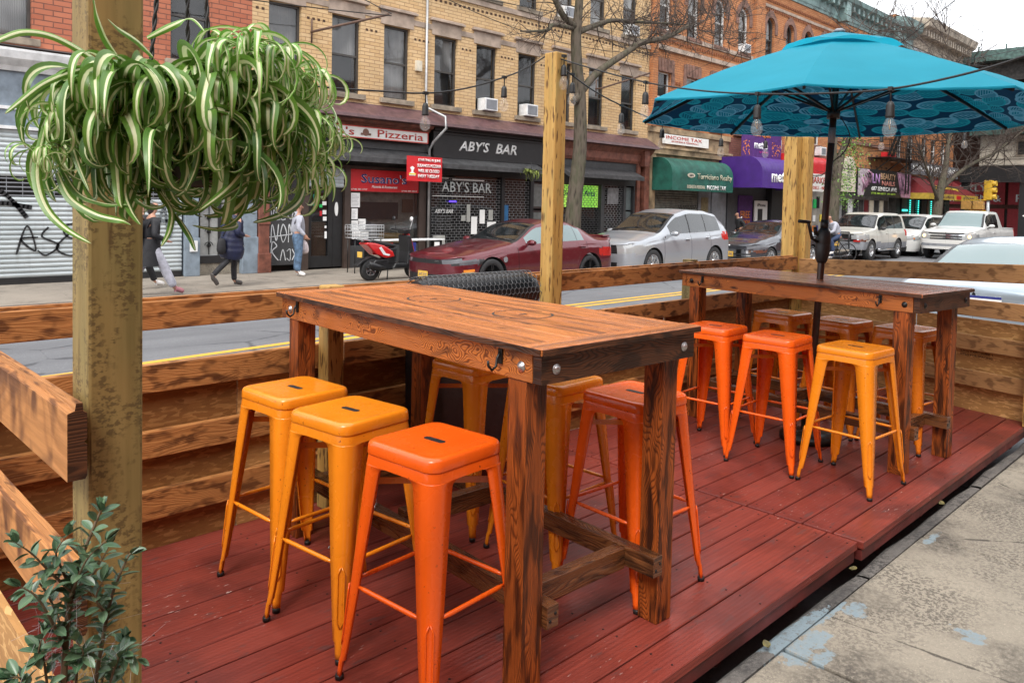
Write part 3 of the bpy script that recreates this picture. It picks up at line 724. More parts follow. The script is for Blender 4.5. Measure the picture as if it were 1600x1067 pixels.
stool(M_ST_O, 2.47, 2.23, 1, 'amber bar stool behind the right side of the near table, just behind the red-orange one')
stool(M_ST_O, 2.45, 2.72, 3, 'amber bar stool in front of the black mesh roll, seen under the near table')
stool(M_ST_R, 4.34, 2.58, 3, 'red-orange bar stool at the left end of the front row of the umbrella table')
stool(M_ST_R, 4.31, 2.15, 2, 'red-orange bar stool in the middle of the front row of the umbrella table')
stool(M_ST_O, 4.31, 1.70, -4, 'amber bar stool at the right end of the front row of the umbrella table')
stool(M_ST_D, 5.32, 2.62, -5, 'deep orange bar stool behind the umbrella table, left of the umbrella pole')
stool(M_ST_D, 5.30, 2.19, -6, 'deep orange bar stool behind the umbrella table, just right of the umbrella pole')
stool(M_ST_D, 5.30, 1.77, -8, 'deep orange bar stool behind the umbrella table, between its two right legs')
# ---------------------------------------------------------------- black mesh roll
e = empty('mesh_wrapped_roll', (2.40, 3.12, 0), 0, 'black tarp roll wrapped in hexagonal mesh against the back fence', 'mesh roll')
b = MB(); rows = []; L = .80; r = .115; zc = .985
sec = [(.085, .12), (.085, .4), (.095, .7), (.10, .88)]
ring = [(-y, z) for y, z in sec] + [(-r*math.cos(a), zc+r*math.sin(a)) for a in [math.pi*k/14 for k in range(0, 15)]] + [(y, z) for y, z in reversed(sec)]
for i in range(13):
    x = L*i/12; sc = 1.0 if 0 < i < 12 else .86
    rows.append([(x, y*sc, (z if z < .9 else zc+(z-zc)*sc)) for y, z in ring])
b.grid(rows); bb = len(b.v)
for rw, rev in ((rows[0], 0), (rows[-1], 1)):
    s_ = len(b.v); b.v.extend(rw); b.face(list(range(s_, s_+len(rw))))
b.build('black_tarp', plain('black_tarp', (.010, .010, .011), .32, var=.3, sc=30), e)
# hexagonal plastic mesh wrapped over the roll
h = MB(); hs_ = .0185
def wrap(u, v):   # v: distance around the profile from the front bottom
    v0 = .42
    if v < v0: return (u, -r*.90-.006+.02*(1-v/v0)-.0, .12+.0+(zc-.12)*v/v0*1.0)
    a = (v-v0)/(r+.004)
    if a < math.pi: return (u, -(r+.006)*math.cos(a), zc+(r+.006)*math.sin(a))
    return (u, r+.006, zc-(a-math.pi)*r)
dx = hs_*math.sqrt(3); dy = hs_*1.5; seen = set()
rows_v = int(.82/dy)
for j in range(rows_v):
    for i in range(int(L/dx)):
        cx_ = (i+.5*(j % 2))*dx+.02; cy_ = j*dy
        if not (.30 < cy_ < .80): continue
        C = [(cx_+hs_*math.cos(R_(30+60*k)), cy_+hs_*math.sin(R_(30+60*k))) for k in range(6)]
        for k in range(6):
            p, q = C[k], C[(k+1) % 6]; key = tuple(sorted((tuple(round(c*400) for c in p), tuple(round(c*400) for c in q))))
            if key in seen or not (0 < p[0] < L and 0 < q[0] < L): continue
            seen.add(key); h.tube([wrap(*p), wrap(*q)], .0021, 4, cap=False)
h.build('hexagonal_mesh', plain('grey_plastic_mesh', (.075, .075, .078), .3, var=.1), e)
# ---------------------------------------------------------------- chains hanging by the tables
def chain(pts, label, n):
    s = MB(); P = [Vector(p) for p in pts]
    for i in range(n):
        t = i/(n-1)*(len(P)-1); k = min(int(t), len(P)-2); c = P[k].lerp(P[k+1], t-k); d = (P[k+1]-P[k]).normalized()
        a = d.cross(Vector((.3, .9, .1))).normalized(); a = Matrix.Rotation(math.pi/2*(i % 2), 3, d) @ a
        ring = [c + d*.014*math.cos(q)*1.25 + a*.008*math.sin(q) for q in [2*math.pi*z/8 for z in range(9)]]
        s.tube([tuple(x) for x in ring], .0026, 5, cap=False)
    return tag(s.build('steel_chain', M_CHAIN), label, 'chain')
chain([(1.79, 2.66, .47), (1.80, 2.60, .36), (1.78, 2.56, .24), (1.72, 2.60, .16), (1.66, 2.68, .10)], 'bright steel chain hanging between the amber stools and the near table stretcher', 20)
chain([(4.55, 2.95, .30), (4.42, 2.90, .10), (4.36, 2.86, .06), (4.30, 2.95, .035)], 'steel chain drooping beside the far left leg of the umbrella table', 16)
# ---------------------------------------------------------------- string lights
def spline(P, n=8):
    P = [Vector(p) for p in P]; out = []
    for i in range(len(P)-1):
        p0 = P[max(i-1, 0)]; p1 = P[i]; p2 = P[i+1]; p3 = P[min(i+2, len(P)-1)]
        for k in range(n):
            t = k/n; out.append(0.5*((2*p1)+(-p0+p2)*t+(2*p0-5*p1+4*p2-p3)*t*t+(-p0+3*p1-3*p2+p3)*t**3))
    out.append(P[-1]); return out
M_BULB = Mat('clear_bulb_glass').fin((.90, .90, .88), .03, 0, .8, Alpha=.09)
M_FIL = plain('brass_filament', (.55, .35, .12), .4, .8)
def string_light(label, pts, bulbs):
    e = empty('string_light', tuple(pts[0]), 0, label, 'string light', 'string lights strung between the deck posts')
    o = Vector(pts[0]); P = [q-o for q in spline(pts)]
    b = MB(); b.tube(P, .0048, 6); b.build('cable', M_RUB, e)
    pr = None
    for q in bulbs:
        q = Vector(q)-o
        s = MB(); s.tube([q+Vector((0, 0, .004)), q+Vector((.001, 0, -.055))], .0035, 6); s.lathe([(.003, -.05), (.012, -.056), (.017, -.07), (.0175, -.105), (.019, -.112), (.019, -.118)], tuple(q), 12)
        s.box(q+Vector((0, 0, .0)), (.03, .016, .016))
        sk = s.build('lamp_socket', M_RUB, e)
        g = MB(); g.lathe([(.0125, -.112), (.014, -.122), (.022, -.140), (.0285, -.160), (.029, -.172), (.024, -.188), (.013, -.198), (.001, -.201)], tuple(q), 16, cap=False)
        g.build('bulb', M_BULB, sk)
        f = MB(); f.tube([q+Vector((-.004, 0, -.12)), q+Vector((-.008, .003, -.145)), q+Vector((-.004, -.002, -.168)), q+Vector((.004, .002, -.146)), q+Vector((.008, 0, -.168)), q+Vector((.004, 0, -.12))], .0011, 4); f.build('filament', M_FIL, sk)
    return e
string_light('black cable of clear bulbs running right from the middle post in front of the umbrella', [(3.50, 3.27, 2.385), (3.52, 2.926, 2.267), (3.517, 2.564, 2.158), (3.484, 2.197, 2.077), (3.454, 1.865, 2.029), (3.424, 1.523, 1.999), (3.399, 1.237, 1.99), (3.376, 0.973, 2.016), (3.357, 0.758, 2.061), (3.338, 0.531, 2.136), (3.25, -.6, 2.5), (3.15, -3.1, 3.3)],
             [(3.51, 3.16, 2.37), (3.517, 2.564, 2.158), (3.454, 1.865, 2.029), (3.399, 1.237, 1.99)])
string_light('black cable of clear bulbs running from the middle post to the far double post', [(3.52, 3.29, 2.38), (3.933, 3.319, 2.248), (4.282, 3.319, 2.168), (4.771, 3.322, 2.103), (5.599, 3.33, 2.095), (6.389, 3.34, 2.131), (6.96, 3.345, 2.16)],
             [(3.76, 3.31, 2.31), (4.282, 3.319, 2.168), (4.771, 3.322, 2.103), (5.60, 3.33, 2.095), (6.35, 3.34, 2.13)])
string_light('black cable of clear bulbs sagging from the middle post towards the hanging plant', [(3.50, 3.27, 2.395), (3.359, 3.339, 2.293), (3.187, 3.335, 2.221), (2.896, 3.33, 2.123), (2.601, 3.327, 2.061), (2.254, 3.324, 2.034), (1.94, 3.323, 2.018), (1.354, 3.321, 2.015), (0.664, 3.319, 2.014), (0.1, 3.318, 2.03)],
             [(3.187, 3.335, 2.221), (2.601, 3.327, 2.061), (1.40, 3.321, 2.015)])
string_light('black cable of clear bulbs hanging beyond the umbrella over the end fence', [(7.02, 3.38, 2.16), (7.385, 3.447, 2.206), (7.901, 2.945, 2.277), (8.478, 2.38, 2.313), (9.065, 1.808, 2.392), (10.5, .2, 2.7)],
             [(7.901, 2.945, 2.277), (8.478, 2.38, 2.313)])
# ---------------------------------------------------------------- umbrella
U = empty('patio_umbrella', (4.90, 2.22, 0), 0, 'large turquoise octagonal patio umbrella with leaf print lining over the far table', 'umbrella')
C0 = Vector((4.90, 2.22, 0))
PB = Vector((4.90, 2.22, .0)); PT = Vector((5.125, 2.20, 2.58))
def pl(z): return PB.lerp(PT, z/2.58) - C0
M_POLE = plain('brown_metal_pole', (.055, .022, .014), .35, .2, var=.3, sc=9)
b = MB(); b.tube([pl(.02), pl(1.05), pl(2.55)], .0215, 16); b.build('pole', M_POLE, U)
b = MB(); b.lathe([(.17, 0), (.17, .035), (.10, .055), (.04, .06), (.034, .25), (.03, .25)], (0, 0, .001), 28); b.build('base', M_IRON, U)
b = MB(); b.tube([pl(1.92), pl(2.02)], .0225, 16); b.build('label_sleeve', M_GREY, U)
# crank housing
c0 = pl(1.14); ax = (pl(1.4)-pl(1.1)).normalized()
b = MB(); prof = [(.026, 0), (.036, .02), (.046, .07), (.047, .115), (.045, .12), (.047, .125), (.047, .17), (.040, .205), (.026, .225)]
Mz = ax.to_track_quat('Z', 'Y').to_matrix(); b.lathe(prof, tuple(c0), 18, Mz); ch = b.build('crank_housing', plain('black_plastic', (.02, .018, .018), .5), U)
b = MB(); q = c0+Vector((-.04, .015, .14)); b.tube([q, q+Vector((-.035, .02, .02)), q+Vector((-.06, .03, .10)), q+Vector((-.068, .032, .125))], .010, 8); b.tube([q+Vector((-.060, .025, .125)), q+Vector((-.125, .07, .13))], .011, 8)
b.build('crank_handle', M_IRON, ch)
b = MB(); b.tube([c0+Vector((-.03, .03, .18)), c0+Vector((-.035, .035, .235))], .012, 8); b.tube([pl(1.36), pl(1.42)], .025, 12); b.build('collar', M_IRON, U)
# canopy
RIM = []
meas = [(3.57, 2.56), (3.54, 1.75), (4.16, 1.02), (5.20, .84), (6.20, 1.42), (6.42, 2.50), (5.62, 3.20), (4.52, 3.29)]
ctr = Vector((5.05, 2.15)); apex = Vector((5.115, 2.20, 2.62))
for i, (x, y) in enumerate(meas):
    a = R_(157.5+45*i); reg = ctr + Vector((math.cos(a), math.sin(a)))*1.34
    p = Vector((x, y))*.72 + reg*.28; RIM.append(Vector((p.x, p.y, 2.085)))
Pz = [Vector((p.x-C0.x, p.y-C0.y, p.z)) for p in RIM]; A = apex-C0
def canopy_pt(i, s, r, dz=0):
    """i panel, s 0..1 across, r 0..1 from apex to rim"""
    a = Pz[i]; c = Pz[(i+1) % 8]
    e = a.lerp(c, s); p = A.lerp(e, r)
    p = p - Vector((0, 0, 1))*(.012*math.sin(math.pi*s)*r*r) + Vector((0, 0, .035*math.sin(math.pi*r)))   # cloth hangs between the ribs
    inward = (Vector((A.x, A.y, 0))-Vector((e.x, e.y, 0))).normalized()*(.022*math.sin(math.pi*s)*r*r)
    p = p+inward
    # slight wrinkles
    p.z += .004*mnoise.noise((p.x*6, p.y*6, i))
    return p + Vector((0, 0, dz))
mc = Mat('turquoise_canopy_cloth'); o_ = mc.obj()
cc = mc.mix(mc.ramp(mc.noise(o_, 3, 4), .3, .7), (.016, .35, .48), (.024, .40, .54)); mc.bump(mc.noise(o_, 400, 2), .1, .001)
M_CAN = mc.fin(cc, .65, 0, .25)
def thin(mt, c, k):
    tr = mt.n('ShaderNodeBsdfTranslucent'); mt.l(c, tr.inputs[0]); ms = mt.n('ShaderNodeMixShader'); ms.inputs[0].default_value = k
    mt.l(mt.b.outputs[0], ms.inputs[1]); mt.l(tr.outputs[0], ms.inputs[2]); mt.l(ms.outputs[0], mt.out.inputs[0])
thin(mc, cc, .5)
ml = Mat('leaf_print_lining'); uv = ml.uv()
def leaf_layer(sc, loc, rot):
    v = ml.map(uv, (sc*1.0, sc*2.1, 1), loc, rot)
    n = ml.n('ShaderNodeTexVoronoi', feature='F1'); ml.l(v, n.inputs['Vector']); n.inputs['Scale'].default_value = 1; n.inputs['Randomness'].default_value = .45
    sub = ml.n('ShaderNodeVectorMath', operation='SUBTRACT'); ml.l(v, sub.inputs[0]); ml.l(n.outputs['Position'], sub.inputs[1])
    sp = ml.n('ShaderNodeSeparateXYZ'); ml.l(sub.outputs[0], sp.inputs[0])
    sc_ = ml.n('ShaderNodeSeparateColor'); ml.l(n.outputs['Color'], sc_.inputs[0])
    return n.outputs['Distance'], sp, sc_
def leaf_cols(dist, sp, sc_):
    vx = ml.math('ADD', sp.outputs[0], ml.math('MULTIPLY', ml.math('ABSOLUTE', sp.outputs[1]), .9))
    vein = ml.math('SINE', ml.math('MULTIPLY', vx, 46.)); mid = ml.math('ABSOLUTE', sp.outputs[1])
    vf = ml.math('MAXIMUM', ml.ramp(vein, .35, .8), ml.ramp(mid, .028, .018)); edge = ml.ramp(dist, .43, .47)
    vf = ml.math('MAXIMUM', vf, edge)
    body = ml.mix(ml.ramp(sc_.outputs[0], .4, .42), (.005, .14, .20), (.008, .21, .27))
    line = ml.mix(ml.ramp(sc_.outputs[1], .5, .52), (.03, .42, .46), (.34, .50, .60))
    return ml.mix(ml.math('MULTIPLY', vf, .8), body, line), ml.ramp(dist, .53, .51)
base = (.003, .050, .10)
d, sp, sc_ = leaf_layer(4.1, (0, 0, 0), (0, 0, .35)); c1, m1 = leaf_cols(d, sp, sc_)
d, sp, sc_ = leaf_layer(3.7, (3.3, 1.4, 0), (0, 0, .15)); c2, m2 = leaf_cols(d, sp, sc_)
c = ml.mix(m1, base, c1); c = ml.mix(ml.math('MULTIPLY', m2, ml.ramp(sc_.outputs[2], .35, .36)), c, c2)
M_LIN = ml.fin(c, .7, 0, .2); thin(ml, c, .5)
cn = MB(); ln = MB()
for i in range(8):
    rows = []; rl = []; uvs = []
    e_len = (Pz[i]-Pz[(i+1) % 8]).length
    for k in range(9):
        r = .12+.88*k/8
        rows.append([canopy_pt(i, s/8, r) for s in range(9)]); rl.append([canopy_pt(i, s/8, r, -.006) for s in range(9)])
        uvs.append([((s/8-.5)*e_len*r+i*1.37, r*1.35+i*.61) for s in range(9)])
    cn.grid(rows); ln.grid(rl, uvs=uvs)
    # turned valance hem at the rim
    hem = [rows[-1], [p+Vector((0, 0, -.012)) for p in rows[-1]], rl[-1]]
    cn.grid(hem, sm=False)
cn_o = cn.build('canopy', M_CAN, U, fix=False); ln.build('leaf_print_lining', M_LIN, U, fix=False)
# top vent tier
v = MB()
for i in range(8):
    rows = []
    for k in range(6):
        r = .02+.27*k/5; rows.append([canopy_pt(i, s/6, r)+Vector((0, 0, .028+.010*math.sin(math.pi*s/6)*r/.29*2)) for s in range(7)])
    v.grid(rows)
v.build('vent_flap', M_CAN, U, fix=False)
b = MB(); b.lathe([(.0, 0), (.035, 0), (.036, .012), (.02, .022), (.001, .024)], tuple(A+Vector((0, 0, .024))), 16); b.build('finial', M_GREY, U)
# ribs and struts
hub = pl(2.27); sl = pl(2.12)
for i in range(8):
    b = MB(); P = [A.lerp(Pz[i], r)+Vector((0, 0, .035*math.sin(math.pi*r)-.022)) for r in (.03, .25, .5, .75, .99)]
    for p, q in zip(P[:-1], P[1:]): b.bar(p, q, .020, .012)
    rb = b.build('rib', M_IRON, U)
    b = MB(); b.bar(sl, P[2], .014, .012); b.build('strut', M_IRON, rb)
b = MB(); b.tube([pl(2.08), pl(2.15)], .040, 14); b.build('runner_hub', M_IRON, U)
b = MB(); b.tube([pl(2.5), pl(2.56)], .042, 14); b.build('top_hub', M_IRON, U)
b = MB(); P = [pl(2.09)+Vector((.05, -.03, 0)), pl(1.98)+Vector((.16, -.05, 0)), pl(1.87)+Vector((.14, -.03, 0)), pl(1.78)+Vector((.03, 0, 0)), pl(1.6)+Vector((.03, 0, 0))]; b.tube(spline(P), .0035, 5); b.build('crank_cord', M_IRON, U)
# ---------------------------------------------------------------- hanging spider plant
random.seed(21)
PL = Vector((.460, 1.16, 1.580)); SP = empty('hanging_spider_plant', tuple(PL), 0, 'bushy hanging spider plant with long striped leaves in front of the big square post', 'hanging plant')
def leaf_mat(name, green, cream, dark, gl=.38, band=.27):
    m = Mat(name); uv = m.uv(); sp = m.n('ShaderNodeSeparateXYZ'); m.l(uv, sp.inputs[0]); rn = m.attr()
    d = m.math('ABSOLUTE', m.math('SUBTRACT', sp.outputs[1], .5))
    g = m.mix(m.ramp(rn, 0, 1), green, dark)
    nz = m.noise(m.map(uv, (3, 60, 1)), 1, 2)
    g = m.mix(m.ramp(nz, .35, .65, 0, .5), g, tuple(q*1.5 for q in green))
    w_ = m.ramp(rn, 0, 1, band*1.25, band*.55)
    f = m.math('SUBTRACT', d, m.math('MULTIPLY', w_, .5)); c = m.mix(m.ramp(f, .035, -.01), g, cream)
    c = m.mix(m.math('MULTIPLY', m.ramp(sp.outputs[0], .95, 1.0), .8), c, (.22, .12, .04))
    s_ = m.fin(c, gl, 0, .5); m.b.inputs['Subsurface Weight'].default_value = 0
    # a little light passes through thin leaves
    tr = m.n('ShaderNodeBsdfTranslucent'); m.l(c, tr.inputs[0]); ms = m.n('ShaderNodeMixShader'); ms.inputs[0].default_value = .22
    m.l(m.b.outputs[0], ms.inputs[1]); m.l(tr.outputs[0], ms.inputs[2]); m.l(ms.outputs[0], m.out.inputs[0]); return s_
M_LF = leaf_mat('striped_leaf', (.135, .275, .035), (.72, .76, .46), (.018, .070, .018))
M_LFL = leaf_mat('young_striped_leaf', (.20, .40, .06), (.70, .74, .45), (.10, .26, .04), band=.5)
def leaf(b, p0, az, el0, L, wd, droop, curl=0, twist=0, n=16, rn=None, side=0):
    """ribbon leaf: starts at p0 heading az/el0, bends down under its weight, may curl"""
    rn = random.random() if rn is None else rn
    p = Vector(p0); el = el0; rows = []; uvs = []; ds = L/n; a = az
    for i in range(n+1):
        t = i/n
        d = Vector((math.cos(a)*math.cos(el), math.sin(a)*math.cos(el), math.sin(el)))
        sd = Vector((-math.sin(a), math.cos(a), 0)); sd = Matrix.Rotation(twist*t + .25*math.sin(3*t+rn*6), 3, d) @ sd
        nm = d.cross(sd).normalized()
        w_ = wd*min(1, .45+2.2*t)*(1-t**3.0)**.8 + .0008
        fold = .30*w_
        rows.append([p - sd*w_*.5 - nm*fold*-.5, p - sd*w_*.26, p - nm*fold*.35, p + sd*w_*.26, p + sd*w_*.5 - nm*fold*-.5]); uvs.append([(t, v) for v in (0, .24, .5, .76, 1)])
        p = p + d*ds; el -= (droop*(.5+1.1*t)+curl*max(0, t-.55)*3)/n; a += side/n
    b.grid(rows, uvs=uvs, rn=rn)
fo = MB()
for i in range(560):
    az_ = random.uniform(0, 2*math.pi); k = random.random()
    r0 = .012+.05*random.random()
    # crown is wide: offset starting points along the view-wide axis
    off = Vector((random.gauss(0, .038), random.gauss(0, .030), random.uniform(-.055, .035)))
    p0 = off + Vector((math.cos(az_)*r0, math.sin(az_)*r0, .02))
    el0 = random.uniform(.0, 1.05) if k > .28 else random.uniform(-.6, .3)
    L = random.uniform(.11, .215) * (1 if k > .28 else .9)
    if off.z+.0 > .0 and random.random() < .2: L *= .8
    leaf(fo, p0, az_, el0, L, random.uniform(.012, .0225), random.uniform(2.2, 4.4), random.choice((0, .5, 1.4, 2.4)), random.uniform(-1.8, 1.8), side=random.choice((-1, 1))*random.uniform(.3, 2.0), rn=random.uniform(.35, 1) if el0 < .6 else random.uniform(0, .7))
for i in range(190):
    leaf(fo, (random.uniform(-.10, .11), random.uniform(-.06, .0), random.uniform(.0, .05)), random.uniform(2.6, 6.0), random.uniform(.2, 1.1), random.uniform(.12, .20), random.uniform(.012, .02), random.uniform(2.6, 4.4), random.choice((0, 1, 2)), random.uniform(-1, 1), side=random.uniform(-1.2, 1.2), rn=random.uniform(0, .6))
fo.build('leaves', M_LF, SP, fix=False)
# a few signature leaves reaching out
sg = MB()
def sig(pts, wd, rn=.2, tw=0):
    P = spline([Vector(q)-PL for q in pts], 7); rows = []; uvs = []; n = len(P)-1; prev = None
    for i, p in enumerate(P):
        t = i/n; d = (P[min(i+1, n)]-P[max(i-1, 0)]).normalized(); sd = d.cross(Vector((.25, -1, .35)).normalized()).normalized(); sd = Matrix.Rotation(tw*t, 3, d) @ sd
        nm = d.cross(sd); w_ = wd*min(1, .5+2*t)*(1-t**3)**.8+.0006
        rows.append([p-sd*w_*.5+nm*w_*.15, p-sd*w_*.25, p-nm*w_*.1, p+sd*w_*.25, p+sd*w_*.5+nm*w_*.15]); uvs.append([(t, v) for v in (0, .24, .5, .76, 1)])
    sg.grid(rows, uvs=uvs, rn=rn)
# px -> plane y=1.10 positions computed once for the long outer leaves
def W2(x, y, Y):
    d = fw + rt*((x-800)/FPX) - up*((y-CY)/FPX); t = Y/d.y; return Vector((d.x*t, Y, HCAM+d.z*t))
for pts, wd, rn, tw in (
    ([(190, 130), (150, 95), (90, 60), (40, 50), (0, 62), (-20, 75)], .011, .1, .3),
    ([(170, 100), (120, 110), (70, 130), (30, 160), (8, 178)], .009, .3, .2),
    ([(185, 90), (165, 60), (150, 20), (146, -8)], .016, .35, .1),
    ([(240, 90), (215, 65), (185, 45), (168, 30)], .012, .25, .3),
    ([(70, 200), (58, 270), (70, 320), (100, 355), (143, 381)], .012, .3, .4),
    ([(90, 270), (110, 310), (150, 335), (190, 345), (205, 352)], .012, .5, .2),
    ([(90, 250), (120, 300), (160, 318), (200, 320)], .010, .8, -.3),
    ([(250, 300), (268, 330), (265, 360), (252, 385)], .009, .4, .5),
    ([(270, 330), (285, 350), (298, 372), (305, 392)], .011, .9, .3),
    ([(200, 260), (195, 300), (205, 330), (220, 352)], .014, .75, .1),
    ([(330, 320), (370, 350), (340, 358), (300, 352)], .008, .4, .2),
    ([(480, 260), (470, 310), (440, 335), (395, 348)], .014, .7, .2),
    ([(360, 110), (420, 200), (400, 270), (330, 320)], .016, .6, .5),
    ([(200, 200), (215, 260), (195, 330), (200, 345)], .018, .7, .1),
    ([(430, 130), (500, 150), (525, 180), (520, 200)], .007, .4, .2),
    ([(330, 100), (290, 120), (260, 170), (265, 230), (240, 262)], .019, .45, .3),
    ([(300, 100), (330, 90), (300, 150), (310, 240), (290, 300)], .015, .75, .2),
    ([(360, 120), (385, 180), (390, 240), (360, 290), (310, 330)], .018, .5, .3),
    ([(250, 110), (190, 120), (180, 200), (185, 300), (190, 325)], .017, .4, .2),
    ([(160, 110), (120, 130), (105, 190), (120, 250), (140, 300)], .012, .5, .2),
    ([(230, 60), (270, 40), (300, 30), (320, 50)], .010, .2, .2),
    ):
    Yp = 1.035+random.uniform(-.03, .05)
    sig([W2(x, y, Yp+.10*(1-k/(len(pts)-1))) for k, (x, y) in enumerate(pts)], wd, rn, tw)
sg.build('long_outer_leaves', M_LF, SP, fix=False)
# young plantlets: tight curls of narrow pale leaves
for (x, y, Y, R0, n, wd) in ((425, 82, 1.06, .060, 36, .0085), (350, 72, 1.08, .052, 30, .008), (378, 80, 1.05, .062, 30, .0085), (478, 118, 1.08, .048, 30, .007), (500, 190, 1.10, .042, 30, .006), (515, 215, 1.12, .030, 20, .005), (470, 185, 1.07, .050, 26, .007), (70, 240, 1.12, .026, 30, .0048), (90, 185, 1.12, .028, 18, .006), (120, 130, 1.12, .035, 18, .007), (455, 250, 1.10, .05, 20, .007), (485, 262, 1.1, .04, 16, .006)):
    m_ = MB(); c = W2(x, y, Y)-PL
    for i in range(n):
        leaf(m_, c+Vector((random.gauss(0, .008), random.gauss(0, .008), random.gauss(0, .006))), random.uniform(0, 2*math.pi), random.uniform(-.5, .85), R0*random.uniform(1.5, 2.9), wd*random.uniform(.8, 1.3), random.uniform(2.6, 4.6), random.uniform(.6, 2.6), random.uniform(-1, 1), n=14, rn=random.random(), side=random.uniform(-1.2, 1.2))
    m_.build('plantlet', M_LFL, SP, fix=False)
b = MB(); b.lathe([(.040, -.085), (.048, -.08), (.058, -.02), (.061, -.02), (.061, -.005), (.056, -.005), (.052, -.02), (.001, -.02)], (0, 0, .0), 22, cap=False); b.build('pot', plain('brown_pot', (.035, .02, .012), .6), SP)
for dx, dy in ((-.054, 0), (.028, .048), (.028, -.048)):
    s = MB(); P0 = Vector((dx, dy, -.01)); P1 = Vector((0, 0, .62)); n = 90
    for ph in (0, math.pi):
        pts = [P0.lerp(P1, k/n)+Vector((math.cos(k*.95+ph), math.sin(k*.95+ph), 0))*.0016 for k in range(n+1)]; s.tube(pts, .0021, 5)
    s.build('hanging_cord', M_RUB, SP)
# ---------------------------------------------------------------- small leafy shrub in a planter at the corner
random.seed(5)
SB = empty('leafy_shrub', (.272, 1.0, .55), 0, 'small shrub with rounded grey-green leaves at the bottom left in front of the post', 'shrub')
def lm():
    m = Mat('rounded_shrub_leaf'); rn = m.attr(); uv = m.uv(); sp = m.n('ShaderNodeSeparateXYZ'); m.l(uv, sp.inputs[0])
    c = m.mix(rn, (.045, .105, .050), (.115, .195, .105)); mid = m.math('ABSOLUTE', m.math('SUBTRACT', sp.outputs[1], .5)); c = m.mix(m.ramp(mid, .05, .02, 0, .5), c, (.22, .30, .18))
    c = m.mix(m.ramp(m.noise(m.obj(), 60, 2), .5, .8, 0, .4), c, (.02, .05, .035)); return m.fin(c, .34, 0, .5)
M_SHL = lm(); M_STEM = plain('brown_stem', (.13, .085, .045), .7, sc=60); lv = MB(); st = MB()
def sleaf(p, d, L, wd, rn):
    d = d.normalized(); up_ = Vector((0, 0, 1)); s_ = d.cross(up_); s_ = s_.normalized() if s_.length > .1 else Vector((1, 0, 0)); s_ = Matrix.Rotation(random.uniform(-.6, .6), 3, d) @ s_
    nn = s_.cross(d); rows = []; uvs = []
    for i in range(7):
        t = i/6; w_ = wd*math.sin(math.pi*min(1, (t*.92+.06)))**.75*(1 if t < .99 else .2); c = p + d*L*t + nn*(-.18*L*t*t)
        rows.append([c-s_*w_*.5+nn*w_*.18, c-s_*w_*.25+nn*w_*.03, c-nn*w_*.04, c+s_*w_*.25+nn*w_*.03, c+s_*w_*.5+nn*w_*.18]); uvs.append([(t, v) for v in (0, .25, .5, .75, 1)])
    lv.grid(rows, uvs=uvs, rn=rn)
OR = Vector((.272, 1.0, .55))
def stem(pts, r0, gap=.0095, Lf=.0185):
    P = spline([W2(x, y, Y)-OR for x, y, Y in pts], 10); n = len(P); st.tube(P, [r0*(1-.75*i/(n-1)) for i in range(n)], 6)
    L = 0; k = 0
    tot = sum((P[i+1]-P[i]).length for i in range(n-1))
    for i in range(n-1):
        d = P[i+1]-P[i]; L += d.length
        if L > gap*(k+1):
            k += 1
            if L < tot*.22 and random.random() < .5: continue
            base = d.normalized(); a0 = k*1.9+random.uniform(-.4, .4)
            for q in (0, math.pi):
                perp = base.orthogonal().normalized(); perp = Matrix.Rotation(a0+q, 3, base) @ perp
                sleaf(P[i]+perp*.002, perp*1.0+base*random.uniform(.25, .9)+Vector((0, 0, .15)), Lf*random.uniform(.75, 1.25), Lf*random.uniform(.48, .62), random.random())
    for q in range(5): sleaf(P[-1], (P[-1]-P[-2]).normalized()+Vector((random.uniform(-.6, .6), random.uniform(-.6, .6), random.uniform(0, .4))), Lf*.9, Lf*.5, random.random())
Y0 = 1.0
stem([(92, 1230, Y0), (103, 1000, Y0), (113, 925, Y0), (128, 870, Y0), (148, 820, Y0), (158, 797, Y0)], .0042)
stem([(113, 925, Y0), (80, 895, Y0), (50, 865, Y0), (25, 848, Y0)], .0022)
stem([(113, 925, Y0), (95, 885, Y0), (88, 862, .98), (105, 835, .97)], .002)
stem([(113, 925, Y0), (125, 895, .97), (140, 868, .95), (168, 842, .95)], .002)
stem([(113, 925, Y0), (135, 905, 1.02), (150, 890, 1.02), (172, 850, 1.02)], .002)
stem([(120, 1230, Y0), (155, 1030, Y0), (168, 960, Y0), (180, 915, Y0), (200, 870, Y0), (206, 865, Y0)], .003)
stem([(100, 1010, Y0), (75, 960, .98), (55, 930, .98), (30, 915, .98)], .0022)
stem([(100, 1000, Y0), (85, 950, 1.02), (60, 910, 1.02), (40, 922, 1.02)], .002)
stem([(112, 1230, Y0), (120, 1050, Y0), (130, 1020, .98), (118, 1000, .98)], .002)
stem([(125, 1230, Y0), (180, 1040, Y0), (200, 1020, Y0), (215, 1030, Y0)], .002)
stem([(168, 960, Y0), (150, 935, .98), (162, 905, .98)], .002)
stem([(90, 1230, Y0), (70, 1040, 1.0), (60, 1020, 1.0), (68, 990, 1.0)], .002)
stem([(140, 1230, Y0), (160, 1060, 1.02), (185, 1045, 1.02), (195, 1000, 1.02)], .002)
stem([(70, 1230, Y0), (40, 1075, Y0), (15, 1058, Y0)], .002)
lv.build('leaves', M_SHL, SB, fix=False); st.build('stems', M_STEM, SB)
